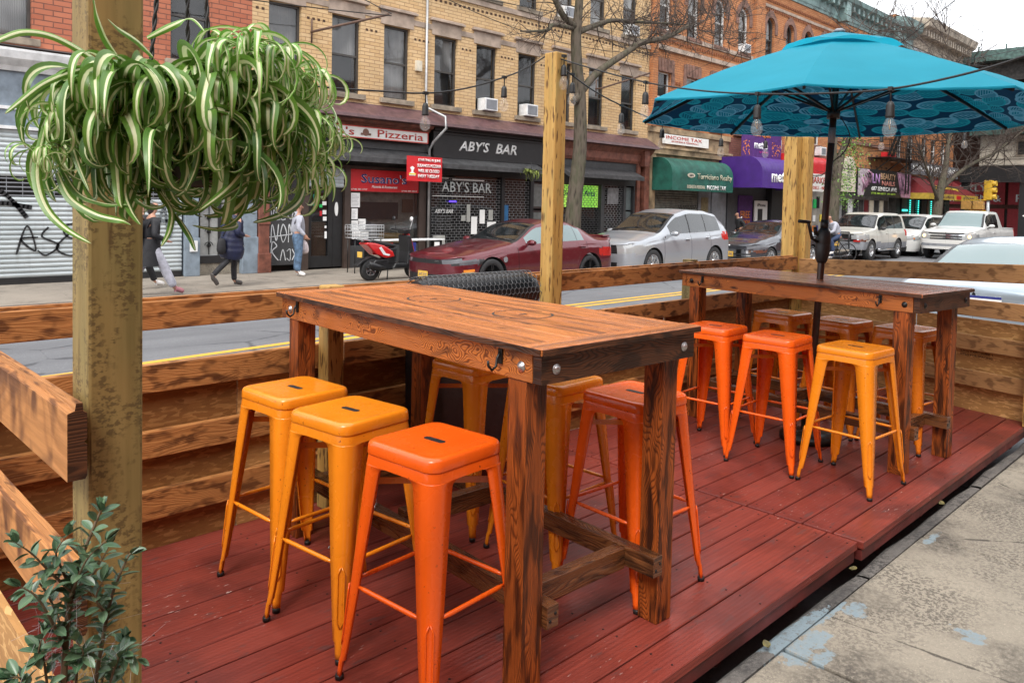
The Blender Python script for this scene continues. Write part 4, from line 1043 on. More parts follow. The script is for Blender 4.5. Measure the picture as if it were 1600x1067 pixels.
# planter box the shrub grows in (below the frame, its corner just in view)
PX = empty('planter_box', (.14, 1.0, -.10), 0, 'rough wooden planter box at the foot of the shrub', 'planter')
b = MB(); 
for z in (.0, .16, .32, .48, .64): b.mm((-.10, .12, z), (.35, .145, z+.155)); b.mm((-.10, -.12, z), (.35, -.095, z+.155)); b.mm((-.10, -.094, z), (-.075, .119, z+.155), axis=1); b.mm((.325, -.094, z), (.35, .119, z+.155), axis=1)
b.build('box', M_OSBL, PX); b = MB(); b.mm((-.072, -.09, .66), (.322, .117, .765)); b.build('soil', plain('potting_soil', (.03, .02, .014), .95, bump=.6, sc=30), PX)
# wispy cobweb strands on the shrub
cw = MB(); random.seed(9)
for k in range(70):
    a = W2(random.gauss(100, 22), random.gauss(965, 30), random.uniform(.98, 1.06))-OR; c = a+Vector((random.gauss(0, .018), random.gauss(0, .015), random.gauss(-.012, .025)))
    cw.tube([a, a.lerp(c, .5)+Vector((random.gauss(0, .004),)*3), c],   .00017, 3, cap=False)
for k in range(60):
    a = W2(random.gauss(150, 28), random.gauss(1030, 18), random.uniform(.98, 1.06))-OR; c = a+Vector((random.gauss(0, .022), random.gauss(0, .015), random.gauss(0, .012)))
    cw.tube([a, a.lerp(c, .5)+Vector((random.gauss(0, .004),)*3), c],   .00017, 3, cap=False)
cw.parts('cobweb', plain('white_fibre', (.45, .44, .46), .8), SB, lambda x, y, z: x > -.14+.16*0 and z > .41)
# ---------------------------------------------------------------- buildings across the street (their fronts stand on the plane y = YF)
random.seed(31)
YF = 16.75
def wall_holes(b, x0, x1, z0, z1, holes, y=YF, dep=.16, thick=.3):
    """brick front with real openings: holes = (x0, x1, z0, z1[, arched])"""
    xs = sorted({x0, x1, *[h[0] for h in holes], *[h[1] for h in holes]}); zs = sorted({z0, z1, *[h[2] for h in holes], *[h[3] for h in holes]})
    xs = [x for x in xs if x0 <= x <= x1]; zs = [z for z in zs if z0 <= z <= z1]
    for i in range(len(xs)-1):
        for j in range(len(zs)-1):
            cx = (xs[i]+xs[i+1])/2; cz = (zs[j]+zs[j+1])/2
            if any(h[0] < cx < h[1] and h[2] < cz < h[3] for h in holes): continue
            b.quad((xs[i], y, zs[j]), (xs[i+1], y, zs[j]), (xs[i+1], y, zs[j+1]), (xs[i], y, zs[j+1]))
    for h in holes:
        a, c, d, e = h[:4]
        b.quad((a, y, d), (a, y+dep, d), (a, y+dep, e), (a, y, e)); b.quad((c, y, d), (c, y, e), (c, y+dep, e), (c, y+dep, d))
        b.quad((a, y, d), (c, y, d), (c, y+dep, d), (a, y+dep, d)); b.quad((a, y, e), (a, y+dep, e), (c, y+dep, e), (c, y, e))
        if len(h) > 4:   # brick spandrels fill the corners above an arch
            r = (c-a)/2; cx = (a+c)/2; zc = e-r; n = 8
            for sgn in (-1, 1):
                for k in range(n):
                    a0 = math.pi/2*k/n; a1 = math.pi/2*(k+1)/n
                    p = (cx+sgn*r*math.cos(a0), zc+r*math.sin(a0)); q = (cx+sgn*r*math.cos(a1), zc+r*math.sin(a1)); s_ = cx+sgn*r
                    b.quad((p[0], y+.001, p[1]), (q[0], y+.001, q[1]), (q[0], y+.001, e), (p[0], y+.001, e) )
                    b.quad((p[0], y+.001, p[1]), (p[0], y+dep, p[1]), (q[0], y+dep, q[1]), (q[0], y+.001, q[1]))
def body(b, x0, x1, z0, z1, depth=9):
    """side walls, back and roof"""
    b.quad((x0, YF, z0), (x0, YF, z1), (x0, YF+depth, z1), (x0, YF+depth, z0)); b.quad((x1, YF, z0), (x1, YF+depth, z0), (x1, YF+depth, z1), (x1, YF, z1))
    b.quad((x0, YF+depth, z0), (x0, YF+depth, z1), (x1, YF+depth, z1), (x1, YF+depth, z0)); b.quad((x0, YF, z1), (x1, YF, z1), (x1, YF+depth, z1), (x0, YF+depth, z1))
def window(par, x0, x1, z0, z1, frm=None, arch=False, y=YF+.10, cur=.6, sill=None, ac=False, split=.5):
    frm = frm or M_FRM; f = MB(); t = .055
    if arch:
        r = (x1-x0)/2; cx = (x0+x1)/2; zc = z1-r; n = 12
        for k in range(n):
            a0 = math.pi*k/n; a1 = math.pi*(k+1)/n
            P = [(cx+q*math.cos(a), zc+q*math.sin(a)) for q, a in ((r-.002, a0), (r-.002, a1), (r-t*1.5, a1), (r-t*1.5, a0))]; f.prism(P, y, y+.07, 'XZ')
        f.mm((x0+.002, y, z0), (x0+t*1.3, y+.07, zc)); f.mm((x1-t*1.3, y, z0), (x1-.002, y+.07, zc)); f.mm((x0+t*1.3, y+.001, z0), (x1-t*1.3, y+.07, z0+t))
    else:
        f.mm((x0+.002, y, z0+.001), (x0+t, y+.07, z1-.001)); f.mm((x1-t, y, z0+.001), (x1-.002, y+.07, z1-.001)); f.mm((x0+t, y+.001, z0+.001), (x1-t, y+.07, z0+t)); f.mm((x0+t, y+.001, z1-t), (x1-t, y+.07, z1-.001))
    zm = z0+(z1-z0)*split; f.mm((x0+t, y+.010, zm-.025), (x1-t, y+.06, zm+.025))
    fo_ = f.build('window', frm, par)
    p = MB(); p.quad((x0+.02, y+.045, z0+.02), (x1-.02, y+.045, z0+.02), (x1-.02, y+.045, zm), (x0+.02, y+.045, zm)); p.quad((x0+.02, y+.035, zm), (x1-.02, y+.035, zm), (x1-.02, y+.035, z1-.01), (x0+.02, y+.035, z1-.01)); p.build('pane', M_GLASS, fo_)
    c = MB(); zb = z0 if random.random() < cur else zm
    nn = 10; rows = []
    for k in range(2):
        z = (zb, z1)[k]; rows.append([(x0+.01+(x1-x0-.02)*i/nn, y+.13+.02*math.sin(i*2.1), z) for i in range(nn+1)])
    c.grid(rows); c.build('curtain', M_CURT if random.random() < .75 else M_DARKIN, fo_)
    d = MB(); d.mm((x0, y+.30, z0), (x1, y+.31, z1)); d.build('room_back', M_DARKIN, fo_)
    if sill:
        s = MB(); s.mm((x0-.12, YF-.09, z0-.13), (x1+.12, YF+.09, z0-.002)); s.build('sill', sill, fo_, bevel=.008)
    if ac:
        a = MB(); w_ = min(.50, (x1-x0)*.62); cx = (x0+x1)/2 + .02; a.mm((cx-w_/2, YF-.22, z0+.01), (cx+w_/2, YF+.13, z0+.36)); ao = a.build('air_conditioner', M_WHT, fo_, bevel=.012)
        g = MB()
        g.mm((cx-w_/2+.05, YF-.224, z0+.05), (cx+w_/2-.05, YF-.2205, z0+.32)); g.build('grille', M_GREY, ao)
    return fo_
def shutter(par, x0, x1, z0, z1, mat, pitch=.085, y=YF, nm='roll_shutter'):
    b = MB(); n = max(2, int((z1-z0)/pitch)); rows = []
    for i in range(n):
        za = z0+(z1-z0)*i/n; p = (z1-z0)/n
        for t, d in ((0, 0), (.25, -.018), (.55, -.022), (.85, -.012)): rows.append([(x0, y+d, za+p*t), (x1, y+d, za+p*t)])
    rows.append([(x0, y, z1), (x1, y, z1)])
    b.grid(rows, sm=False); return b.build(nm, mat, par)
def link_grille(par, x0, x1, z0, z1, y, bw=.17, bh=.075, mat=None):
    """open roll-down grille: horizontal rods with staggered links"""
    b = MB(); n = int((z1-z0)/bh)
    for j in range(n+1):
        z = z0+j*bh; b.bar((x0, y, z), (x1, y, z), .011, .008)
        if j < n:
            k = 0; x = x0+(bw/2 if j % 2 else .02)
            while x < x1: b.bar((x, y-.001, z+.0055), (x, y-.001, z+bh-.0055), .013, .009, upv=(0, 1, 0)); x += bw
    return b.build('security_grille', mat or M_GRL, par)
M_GRL = plain('grey_grille_metal', (.24, .24, .245), .5, .3, var=.2)
M_SILV = None
def silver():
    m = Mat('silver_shutter_metal'); o = m.obj(); c = m.mix(m.ramp(m.noise(m.map(o, (.5, 1, 3)), 2, 4), .3, .7), (.36, .40, .41), (.50, .54, .55))
    c = m.mix(m.ramp(m.noise(m.map(o, (3, 1, .4)), 2.5, 3), .55, .72, 0, .35), c, (.20, .21, .21)); return m.fin(c, .5, .25)
M_SILV = silver()
M_INKB = plain('black_spray_paint', (.02, .02, .022), .6); M_INKG = plain('grey_spray_paint', (.13, .15, .16), .6); M_INKW = plain('white_spray_paint', (.7, .72, .74), .6)
def scribble(par, strokes, x0, z0, w_, h_, mat, y, r=.02, nm='graffiti'):
    b = MB()
    for st_ in strokes:
        P = spline([Vector((x0+p[0]*w_, y, z0+p[1]*h_)) for p in st_], 6) if len(st_) > 2 else [Vector((x0+p[0]*w_, y, z0+p[1]*h_)) for p in st_]
        n = len(P)
        for i in range(n-1):
            d = P[i+1]-P[i]
            if d.length < 1e-5: continue
            s_ = Vector((-d.z, 0, d.x)).normalized()*r*(.8+.4*mnoise.noise(P[i]*3)); e_ = d.normalized()*r*.3
            b.quad(P[i]-s_-e_, P[i+1]-s_+e_, P[i+1]+s_+e_, P[i]+s_-e_)
    return b.build(nm, mat, par)
# ---- red brick building ------------------------------------------------------------
e = RB = empty('red_brick_building', (3.5, YF, -.2), 0, 'red brick building with silver roll shutter and white cornice at the left', 'building'); OFF = Vector((3.5, YF, -.2))
def fixloc(e):
    """children were modelled in world space: shift them under the empty"""
    for k in kids(e): k.location = Vector(k.location) - Vector(e.location)
b = MB(); W_ = [(3.02, 3.86, 4.35, 6.25), (1.35, 2.19, 4.35, 6.25), (4.70, 5.54, 4.35, 6.25), (6.38, 7.22, 4.35, 6.25), (6.38, 7.22, 7.6, 9.4), (4.7, 5.54, 7.6, 9.4), (3.02, 3.86, 7.6, 9.4), (1.35, 2.19, 7.6, 9.4)]
wall_holes(b, -6, 8.17, 3.95, 10.8, W_); body(b, -6, 8.17, 3.95, 10.8); b.build('brick_wall', M_BRR, e)
for a in W_: window(e, *a, sill=M_STONE2)
b = MB(); b.prism([(YF+.1, 3.72), (YF-.10, 3.72), (YF-.14, 3.80), (YF-.30, 3.92), (YF-.34, 4.05), (YF-.34, 4.12), (YF+.1, 4.14)], -6, 8.25, 'YZ'); b.build('white_cornice', M_WHT, e)
b = MB(); b.mm((-6, YF-.03, 2.70), (8.3, YF+.2, 3.72)); b.build('fascia', M_BLUEG, e); b = MB(); b.mm((-6, YF-.06, 3.02), (8.3, YF-.032, 3.08)); b.mm((-6, YF-.07, 2.66), (8.3, YF-.032, 2.72)); b.build('fascia_trim', M_WHT, e)
b = MB(); b.mm((-6, YF+.1, -.2), (6.66, YF+.3, 2.7)); b.build('shop_wall', M_DARKIN, e)
for (x0, x1) in ((-6, 1.2), (1.25, 6.62)):
    s1 = shutter(e, x0, x1, -.08, 1.42, M_SILV); s2 = shutter(e, x0, x1, 1.80, 2.68, M_SILV)
    b = MB()
    for k in range(5): b.mm((x0, YF-.008, 1.44+.078*k), (x1, YF+.004, 1.462+.078*k))
    xx = x0+.1
    while xx < x1: b.mm((xx, YF-.01, 1.425), (xx+.012, YF-.0085, 1.795)); xx += .26
    b.build('grille_rows', M_GREY, e); b = MB(); b.mm((x0, YF-.02, -.2), (x1, YF+.05, -.085)); b.build('shutter_foot', M_BLKP, e)
tagA = [[(.02, .1), (.12, .95), (.2, .2), (.06, .55), (.22, .6)], [(.32, .9), (.26, .62), (.42, .35), (.30, .05), (.22, .2)], [(.46, .95), (.62, .98), (.40, .30), (.55, .02), (.66, .4), (.50, .62), (.46, .9)], [(.72, .9), (.70, .1), (.60, .02)], [(.78, .5), (.92, .45), (.95, .12), (.80, .0), (.74, .3)]]
scribble(e, tagA, 3.55, .30, 1.75, .62, M_INKB, YF-.032, .020); scribble(e, [[(0, .9), (.3, .95), (.7, .5), (1, 0)], [(0, .3), (.5, .42), (1.1, .3)]], 3.0, 1.05, .75, .6, M_INKB, YF-.032, .05)
scribble(e, [[(.2, .1), (0, .5), (.25, 1), (.7, 1), (.9, .6), (.6, .25), (.35, .3)], [(.5, 1), (.45, .45)], [(.1, 0), (.9, -.05)]], 4.55, .95, .8, .62, M_INKG, YF-.033, .04)
scribble(e, [[(.1, .2), (.4, .9), (.6, .1), (.9, .8)], [(0, .5), (1, .6)]], 6.05, .55, .5, .8, M_INKG, YF-.033, .03)
for x0, x1 in ((6.66, 6.95), (7.93, 8.28)):
    b = MB(); b.mm((x0, YF-.10, -.2), (x1, YF+.15, 2.70)); b.mm((x0-.02, YF-.13, -.2), (x1+.02, YF-.10, .62)); b.mm((x0-.02, YF-.12, 2.3), (x1+.02, YF-.10, 2.36)); b.build('pilaster', M_BLUEG, e, bevel=.01)
b = MB(); b.mm((6.74, YF-.17, .33), (6.90, YF-.135, .56)); b.build('mail_box', M_WHT, e)
b = MB(); b.mm((6.95, YF+.05, -.2), (7.93, YF+.25, .05)); b.build('doorstep', M_CONC, e)
b = MB(); b.mm((6.955, YF+.02, .055), (7.03, YF+.10, 2.5)); b.mm((7.85, YF+.02, .055), (7.925, YF+.10, 2.5)); b.mm((7.035, YF+.02, .055), (7.845, YF+.10, .22)); b.mm((7.035, YF+.02, 2.2), (7.845, YF+.10, 2.5)); b.mm((7.44, YF+.02, .225), (7.50, YF+.10, 2.195)); do = b.build('entrance_door', M_BLKP, e)
b = MB(); b.mm((7.035, YF+.075, .225), (7.845, YF+.082, 2.19)); b.build('door_glass', plain('frosted_door_glass', (.35, .36, .35), .3), do)
b = MB()
for cx in (7.235, 7.67):
    b.bar((cx, YF+.05, .24), (cx, YF+.05, 2.18), .02, .015)
    for cz in (.45, .75, 1.05, 1.35, 1.65):
        for sg in (-1, 1):
            P = [(cx+sg*.02+sg*.07*(1-k/14)*math.cos(k*.62), YF+.05, cz+.075*(1-k/16)*math.sin(k*.62)) for k in range(13)]; b.tube(P, .008, 4)
b.build('ornate_ironwork', M_IRON, do)
fixloc(e)
# ---- yellow brick building ----------------------------------------------------------
e = YB_ = empty('yellow_brick_building', (15.6, YF, -.2), 0, 'yellow brick building above the pizzeria and the black-fronted bar', 'building')
wc = [8.98, 10.62, 12.14, 13.79, 15.30, 16.98, 18.60, 20.25, 21.98]; Hs = []
for c in wc:
    Hs += [(c-.41, c+.41, 4.13, 6.0), (c-.41, c+.41, 7.36, 9.25), (c-.41, c+.41, 10.6, 12.4)]
b = MB(); wall_holes(b, 8.17, 23.16, 3.9, 13.2, Hs); body(b, 8.17, 23.16, 3.9, 13.2); b.build('brick_wall', M_BRY, e)
for i, h in enumerate(Hs):
    window(e, *h, sill=M_STONE2, cur=.55, ac=(i in (12, 15, 19, 25)), split=.5)
b = MB()
for c in wc:
    for z in (6.0, 9.25):
        b = MB(); b.mm((c-.52, YF-.025, z+.002), (c+.52, YF+.05, z+.36)); b.mm((c-.60, YF-.11, z+.36), (c+.60, YF+.05, z+.42)); b.mm((c-.57, YF-.07, z+.42), (c+.57, YF+.05, z+.45)); b.build('lintel', M_STONE, e, bevel=.006)
b = MB()
for i in range(len(wc)+1):
    a = 8.17 if i == 0 else wc[i-1]+.52; c = 23.16 if i == len(wc) else wc[i]-.52
    for z in (6.02, 9.27): b.mm((a+.002, YF-.02, z+.10), (c-.002, YF+.05, z+.24))
b.mm((8.17, YF-.05, 7.08), (23.16, YF+.05, 7.225)); b.build('stone_band', M_STONE, e)
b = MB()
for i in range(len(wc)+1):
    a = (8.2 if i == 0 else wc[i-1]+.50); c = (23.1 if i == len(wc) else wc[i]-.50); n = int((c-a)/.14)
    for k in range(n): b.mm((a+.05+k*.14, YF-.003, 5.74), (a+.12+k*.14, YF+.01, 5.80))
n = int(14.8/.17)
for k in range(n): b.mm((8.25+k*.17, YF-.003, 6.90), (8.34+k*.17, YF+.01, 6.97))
tag(b.build('painted_dentil_shade', plain('shadow_brick', (.07, .035, .02), .9), e), kind='stuff')  # dark squares on the wall face paint the shade of recessed dentils
# maroon canopy roof + painted cornice below it
b = MB(); rows = [[(8.35, YF-.0, 3.93), (23.2, YF-.0, 3.93)], [(8.35, YF-.02, 3.90), (23.2, YF-.02, 3.90)], [(8.35, YF-.50, 3.60), (23.2, YF-.50, 3.60)], [(8.35, YF-.52, 3.52), (23.2, YF-.52, 3.52)], [(8.35, YF-.1, 3.50), (23.2, YF-.1, 3.50)]]
b.grid(rows, sm=False); b.quad(*[r[0] for r in rows[1:5]]); b.quad(*[r[1] for r in rows[1:5]]); b.build('maroon_canopy_roof', M_MAROON, e)
b = MB()
b.prism([(YF+.05, 3.34), (YF-.14, 3.34), (YF-.18, 3.40), (YF-.30, 3.44), (YF-.34, 3.50), (YF+.05, 3.50)], 8.35, 13.15, 'YZ'); b.prism([(YF+.05, 2.98), (YF-.08, 2.98), (YF-.14, 3.08), (YF-.15, 3.30), (YF-.24, 3.40), (YF-.34, 3.50), (YF+.05, 3.50)], 17.7, 23.2, 'YZ')
b.mm((22.62, YF-.32, 2.9), (22.9, YF-.1, 3.45)); b.parts('painted_cornice', M_CORN, e, lambda x, y, z: x > 15.5)
b = MB(); b.mm((8.3, YF+.25, -.2), (23.16, YF+.3, 3.5)); b.mm((8.30, YF+.02, 2.35), (13.2, YF+.2, 3.34)); b.build('shop_back_wall', M_DARKIN, e)
b = MB(); b.mm((8.30, YF-.14, -.2), (8.56, YF+.2, 3.34)); b.mm((8.27, YF-.18, -.2), (8.59, YF-.14, .25)); b.mm((8.28, YF-.16, .9), (8.58, YF-.14, .96)); b.mm((22.86, YF-.16, -.2), (23.14, YF+.2, 3.0)); b.mm((22.5, YF-.1, -.2), (22.68, YF+.2, 3.0)); b.parts('iron_column', M_CORN, e, lambda x, y, z: 0 if x < 10 else (1 if x < 22.76 else 2), bevel=.01)
# painted dark shutter with graffiti beside the pizzeria
b = MB(); b.mm((8.60, YF+.0, -.05), (9.42, YF+.05, 1.45)); b.build('side_shutter', M_CHARP, e); b = MB(); b.mm((8.60, YF+.01, 1.45), (9.42, YF+.05, 2.35)); b.build('side_transom', M_BLKP, e)
scribble(e, [[(0, .9), (.05, .5), (.12, .9)], [(.2, .95), (.2, .5), (.35, .5)], [(.55, .9), (.4, .9), (.4, .5), (.55, .5)], [(.4, .7), (.5, .7)], [(.75, .9), (.62, .7), (.75, .5)], [(.8, .5), (.88, .9), (.98, .5)]], 8.66, .72, .66, .6, M_INKW, YF-.006, .014)
scribble(e, [[(0, 0), (.05, 1), (.2, .1), (.28, 1)], [(.35, .5), (.45, 1), (.58, .5), (.45, 0), (.35, .5)], [(.65, 0), (.68, 1), (.8, .4), (.92, 1), (.97, 0)], [(-.05, .3), (1.05, .5)]], 8.66, .48, .68, .42, M_INKW, YF-.006, .014)
scribble(e, [[(0, 0), (.05, 1), (.22, .8), (.05, .5), (.28, 0)], [(.35, 0), (.45, .6), (.55, 0)], [(.6, .5), (.72, .6), (.72, 0), (.6, .1)], [(.8, .6), (1, 0)], [(1, .6), (.8, 0)]], 8.66, .06, .68, .42, M_INKW, YF-.006, .014)
# pizzeria front
PZ = e
def awning(par, x0, x1, z1, z0, out=.55, mat=None, nm='awning'):
    b = MB(); rows = [[(x0, YF-.0, z1), (x1, YF-.0, z1)], [(x0, YF-out, z0+.12), (x1, YF-out, z0+.12)], [(x0, YF-out, z0), (x1, YF-out, z0)], [(x0, YF-out+.05, z0), (x1, YF-out+.05, z0)], [(x0, YF, z1-.08), (x1, YF, z1-.08)]]
    b.grid(rows, sm=False); b.poly([r[0] for r in rows]); b.poly([r[1] for r in rows]); return b.build(nm, mat or M_AWN, par)
awning(e, 9.1, 13.12, 2.82, 2.44); awning(e, 13.30, 17.25, 2.80, 2.40); awning(e, 18.4, 22.30, 2.76, 2.38)
b = MB(); b.mm((8.6, YF-.04, 2.82), (13.2, YF+.02, 3.02)); b.build('dark_fascia', M_CHARP, e)
def sign(name, x0, x1, z0, z1, y, mat, label, cat='sign', th=.05, frame=None, group=None):
    o = empty(name, ((x0+x1)/2, y, z0), 0, label, cat, group); b = MB(); b.mm((x0, y, z0), (x1, y+th, z1)); b.build('sign_board', mat, o)
    if frame:
        f = MB(); t = .025
        for q in (((x0, y-.012, z0), (x1, y-.001, z0+t)), ((x0, y-.012, z1-t), (x1, y-.001, z1)), ((x0, y-.012, z0+t), (x0+t, y-.001, z1-t)), ((x1-t, y-.012, z0+t), (x1, y-.001, z1-t))): f.mm(*q)
        f.build('sign_border', frame, o)
    return o
def T(par, s, x, z, h, mat, y, wd=None, bold=0, shear=0, align='LEFT', sp=1.0, nm='lettering'):
    return text_obj(nm, s, mat, (x, y, z), h, par, wd=wd, ext=.008, shear=shear, bold=bold, align=align, spacing=sp)
sg1 = sign('shop_sign', 9.0, 13.05, 3.035, 3.335, YF-.20, M_SIGNW, 'long white pizzeria sign with red lettering above the awning', frame=M_REDL)
T(sg1, "Susano's", 9.12, 3.10, .185, M_REDL, YF-.204, wd=1.62, bold=.004); T(sg1, "Pizzeria", 11.43, 3.10, .185, M_REDL, YF-.204, wd=1.45, bold=.004)
b = MB(); b.lathe([(.09, 0), (.09, .006)], (11.08, YF-.202, 3.19), 18, Matrix.Rotation(R_(90), 3, 'X')); b.mm((10.93, YF-.214, 3.12), (11.23, YF-.209, 3.17)); b.build('chef_emblem', M_STBR, sg1)
fixloc(sg1)
# pizzeria door
b = MB(); b.mm((9.45, YF-.02, -.2), (9.62, YF+.2, 2.36)); b.mm((10.62, YF-.02, -.2), (10.78, YF+.2, 2.36)); b.mm((12.93, YF-.02, -.2), (13.16, YF+.2, 2.36)); b.mm((9.62, YF-.015, 2.28), (12.93, YF+.2, 2.36)); b.build('brown_door_frame', plain('dark_brown_paint', (.06, .04, .032), .5), e)
shutter(e, 9.64, 10.60, 1.80, 2.27, M_SILV, .09, YF+.02)
b = MB(); b.mm((9.64, YF+.06, -.15), (9.74, YF+.12, 1.78)); b.mm((10.20, YF+.06, -.15), (10.32, YF+.12, 1.78)); b.mm((9.74, YF+.06, -.15), (10.20, YF+.12, .12)); b.mm((9.74, YF+.06, 1.66), (10.20, YF+.12, 1.78)); b.mm((10.33, YF+.07, -.15), (10.60, YF+.12, 1.78)); dr = b.build('pizzeria_door', M_BLKP, e)
b = MB(); b.mm((9.74, YF+.09, .12), (10.20, YF+.095, 1.66)); b.build('door_glass', M_SHOPG, dr); b = MB(); b.mm((9.78, YF+.13, -.1), (10.18, YF+.2, .95)); b.build('cardboard', plain('brown_cardboard', (.16, .085, .04), .8), dr)
random.seed(2)
for (x, z, w_, h_, m) in ((9.80, 1.28, .10, .34, plain('teal_poster', (.02, .30, .26), .5)), (9.97, 1.30, .08, .08, plain('green_sticker', (.02, .5, .12), .5)), (10.05, 1.36, .11, .09, M_WHTL), (10.06, 1.14, .10, .10, M_WHTL), (9.98, 1.10, .06, .12, M_REDP), (10.07, .98, .1, .1, M_WHTL), (10.12, .80, .05, .06, M_WHTL), (10.12, .55, .06, .17, M_WHTL)):
    b = MB(); b.mm((x, YF+.084, z), (x+w_, YF+.089, z+h_)); b.build('door_sticker', m, dr)
b = MB(); b.lathe([(.06, 0), (.055, .04), (.02, .05)], (0, 0, 0), 14, Matrix.Diagonal((1, 1, 1)));
b = MB(); P = []
for k in range(20):
    a = 2*math.pi*k/20; P.append((10.43+.055*math.cos(a)*(1 if math.cos(a) < 0 else .7), 1.27+.17*math.sin(a)))
b.prism(P, YF+.045, YF+.068, 'XZ'); b.build('white_mask_sign', M_WHTL, dr)
# pizzeria window
b = MB(); b.mm((10.79, YF+.03, .36), (12.92, YF+.035, 1.72)); pw = b.build('shop_window', M_SHOPG, e)
b = MB(); b.mm((10.79, YF+.20, .36), (12.92, YF+.21, 2.28)); b.build('pale_back_wall', plain('pale_interior', (.30, .29, .25), .8, var=.2), pw)
b = MB(); b.mm((11.1, YF+.14, 1.02), (12.35, YF+.18, 1.46)); b.mm((10.95, YF+.12, .36), (11.5, YF+.17, .95)); b.build('menu_board', M_BLKP, pw)
b = MB(); b.mm((11.75, YF+.12, .40), (12.5, YF+.16, .66)); b.mm((12.4, YF+.10, .45), (12.72, YF+.13, .62)); b.build('counter', plain('tan_counter', (.45, .30, .12), .7), pw)
b = MB(); b.mm((12.5, YF+.15, 1.2), (12.85, YF+.17, 1.55)); b.build('framed_picture', plain('brown_paint', (.12, .06, .03), .6), pw)
b = MB(); b.mm((10.79, YF+.00, -.2), (12.92, YF+.1, .36)); b.build('window_stall_riser', M_CHARP, e)
for (x, z, w_, h_) in ((10.82, 1.32, .26, .36), (10.84, 1.02, .18, .27), (10.84, .74, .22, .25), (11.04, .76, .22, .27), (10.86, .52, .26, .20), (11.13, .52, .22, .18)):
    b = MB(); b.mm((x, YF+.020, z), (x+w_, YF+.028, z+h_)); pp = b.build('posted_notice', M_WHTL, pw)
    b = MB()
    for k in range(int(h_/.035)-1): b.mm((x+.02, YF+.0185, z+.02+k*.035), (x+w_-.03-.05*random.random(), YF+.0195, z+.028+k*.035))
    b.build('notice_print', M_GREY, pp)
po = sign('window_poster', 10.80, 12.92, 1.725, 2.275, YF+.012, M_REDP, "red pizzeria poster with blue script across the top of the window", 'poster', th=.014)
T(po, "Susano's", 11.10, 1.935, .24, M_WHTL, YF+.0085, wd=1.42, bold=.022); T(po, "Susano's", 11.10, 1.935, .24, M_BLUEL, YF+.0035, wd=1.42, bold=.006); T(po, "Pizzeria & Restaurant", 11.42, 1.82, .065, M_WHTL, YF+.008, wd=.8, shear=.3); T(po, "(718) 381-1717", 10.82, 1.745, .05, M_WHTL, YF+.008, wd=.46); T(po, "(718) 381-7017", 12.36, 1.735, .05, M_WHTL, YF+.008, wd=.5); fixloc(po)
bn = sign('hanging_banner', 12.05, 13.20, 2.02, 2.66, YF-.62, M_REDP, 'red banner hanging from the awning announcing Tuesday closing', 'banner', th=.01)
for k, s in enumerate(("STARTING IN JUNE", "SUSANO'S PIZZERIA", "WILL BE CLOSED", "EVERY TUESDAY")): T(bn, s, 12.40-.03*(k == 1), 2.52-.135*k, .085, M_WHTL, YF-.630, wd=.74+.05*(k == 1)-.04*(k > 1), bold=.012)
b = MB(); P = [(12.12, 2.16), (12.32, 2.16), (12.30, 2.22), (12.25, 2.25), (12.25, 2.30), (12.29, 2.36), (12.22, 2.40), (12.15, 2.36), (12.19, 2.30), (12.19, 2.25), (12.13, 2.22)]; b.prism(P, YF-.63, YF-.622, 'XZ'); b.build('chef_emblem', M_WHTL, bn); b = MB(); b.mm((12.11, YF-.634, 2.18), (12.33, YF-.631, 2.22)); b.build('emblem_ribbon', M_YELL, bn); fixloc(bn)
# drain pipe with junction box
b = MB(); P = [(13.05, YF-.07, 7.2), (13.05, YF-.07, 4.3), (13.07, YF-.12, 4.0), (13.30, YF-.60, 3.75), (13.32, YF-.62, 3.45), (13.16, YF-.3, 3.1), (13.16, YF-.12, 2.9), (13.18, YF-.10, 2.6), (13.18, YF-.10, -.2)]; b.tube([Vector(p) for p in P], .035, 8); b.build('drain_pipe', plain('pale_grey_metal', (.42, .42, .42), .45, .5), e)
b = MB(); b.mm((12.72, YF-.09, 4.95), (12.90, YF, 5.22)); b.build('junction_box', M_CRM, e)
# ---- Aby's bar
b = MB(); b.mm((13.27, YF-.16, 2.76), (17.66, YF+.1, 3.48)); b.mm((13.24, YF-.26, 3.42), (17.66, YF-.161, 3.5)); b.mm((13.24, YF-.22, 2.70), (17.66, YF-.161, 2.77)); b.mm((13.24, YF-.19, 3.34), (17.66, YF-.161, 3.39)); bs = b.build('black_sign_fascia', M_BLKP, e)
T(e, "ABY'S", 14.16, 2.93, .29, M_WHTL, YF-.163, wd=1.16, bold=.02, shear=.25, nm='bar_sign_lettering'); T(e, "BAR", 15.56, 2.93, .29, M_WHTL, YF-.163, wd=.86, bold=.02, shear=.25, nm='bar_sign_lettering')
b = MB(); b.mm((13.26, YF-.02, -.2), (13.34, YF+.2, 2.7)); b.mm((15.98, YF-.02, -.2), (16.10, YF+.2, 2.7)); b.mm((17.20, YF-.02, -.2), (17.34, YF+.2, 2.7)); b.mm((18.15, YF-.02, -.2), (18.36, YF+.2, 3.0)); b.mm((13.34, YF-.01, 2.25), (17.2, YF+.2, 2.7)); b.mm((17.34, YF-.01, 2.2), (18.15, YF+.2, 2.76)); b.build('black_frontage', M_BLKP, e)
b = MB(); b.mm((13.35, YF+.10, -.2), (15.97, YF+.105, 2.24)); b.mm((16.11, YF+.10, -.2), (17.19, YF+.105, 2.24)); bw = b.build('bar_window', M_SHOPG, e)
link_grille(e, 13.35, 15.97, -.15, 2.2, YF+.03); link_grille(e, 16.11, 17.19, -.15, 2.2, YF+.03)
T(bw, "ABY'S BAR", 13.72, 1.78, .30, plain('chalk_white', (.62, .66, .66), .6), YF+.012, wd=1.86, bold=.004); T(bw, "ABY'S BAR", 13.48, 1.19, .12, M_WHTL, YF+.012, wd=.66, shear=.3)
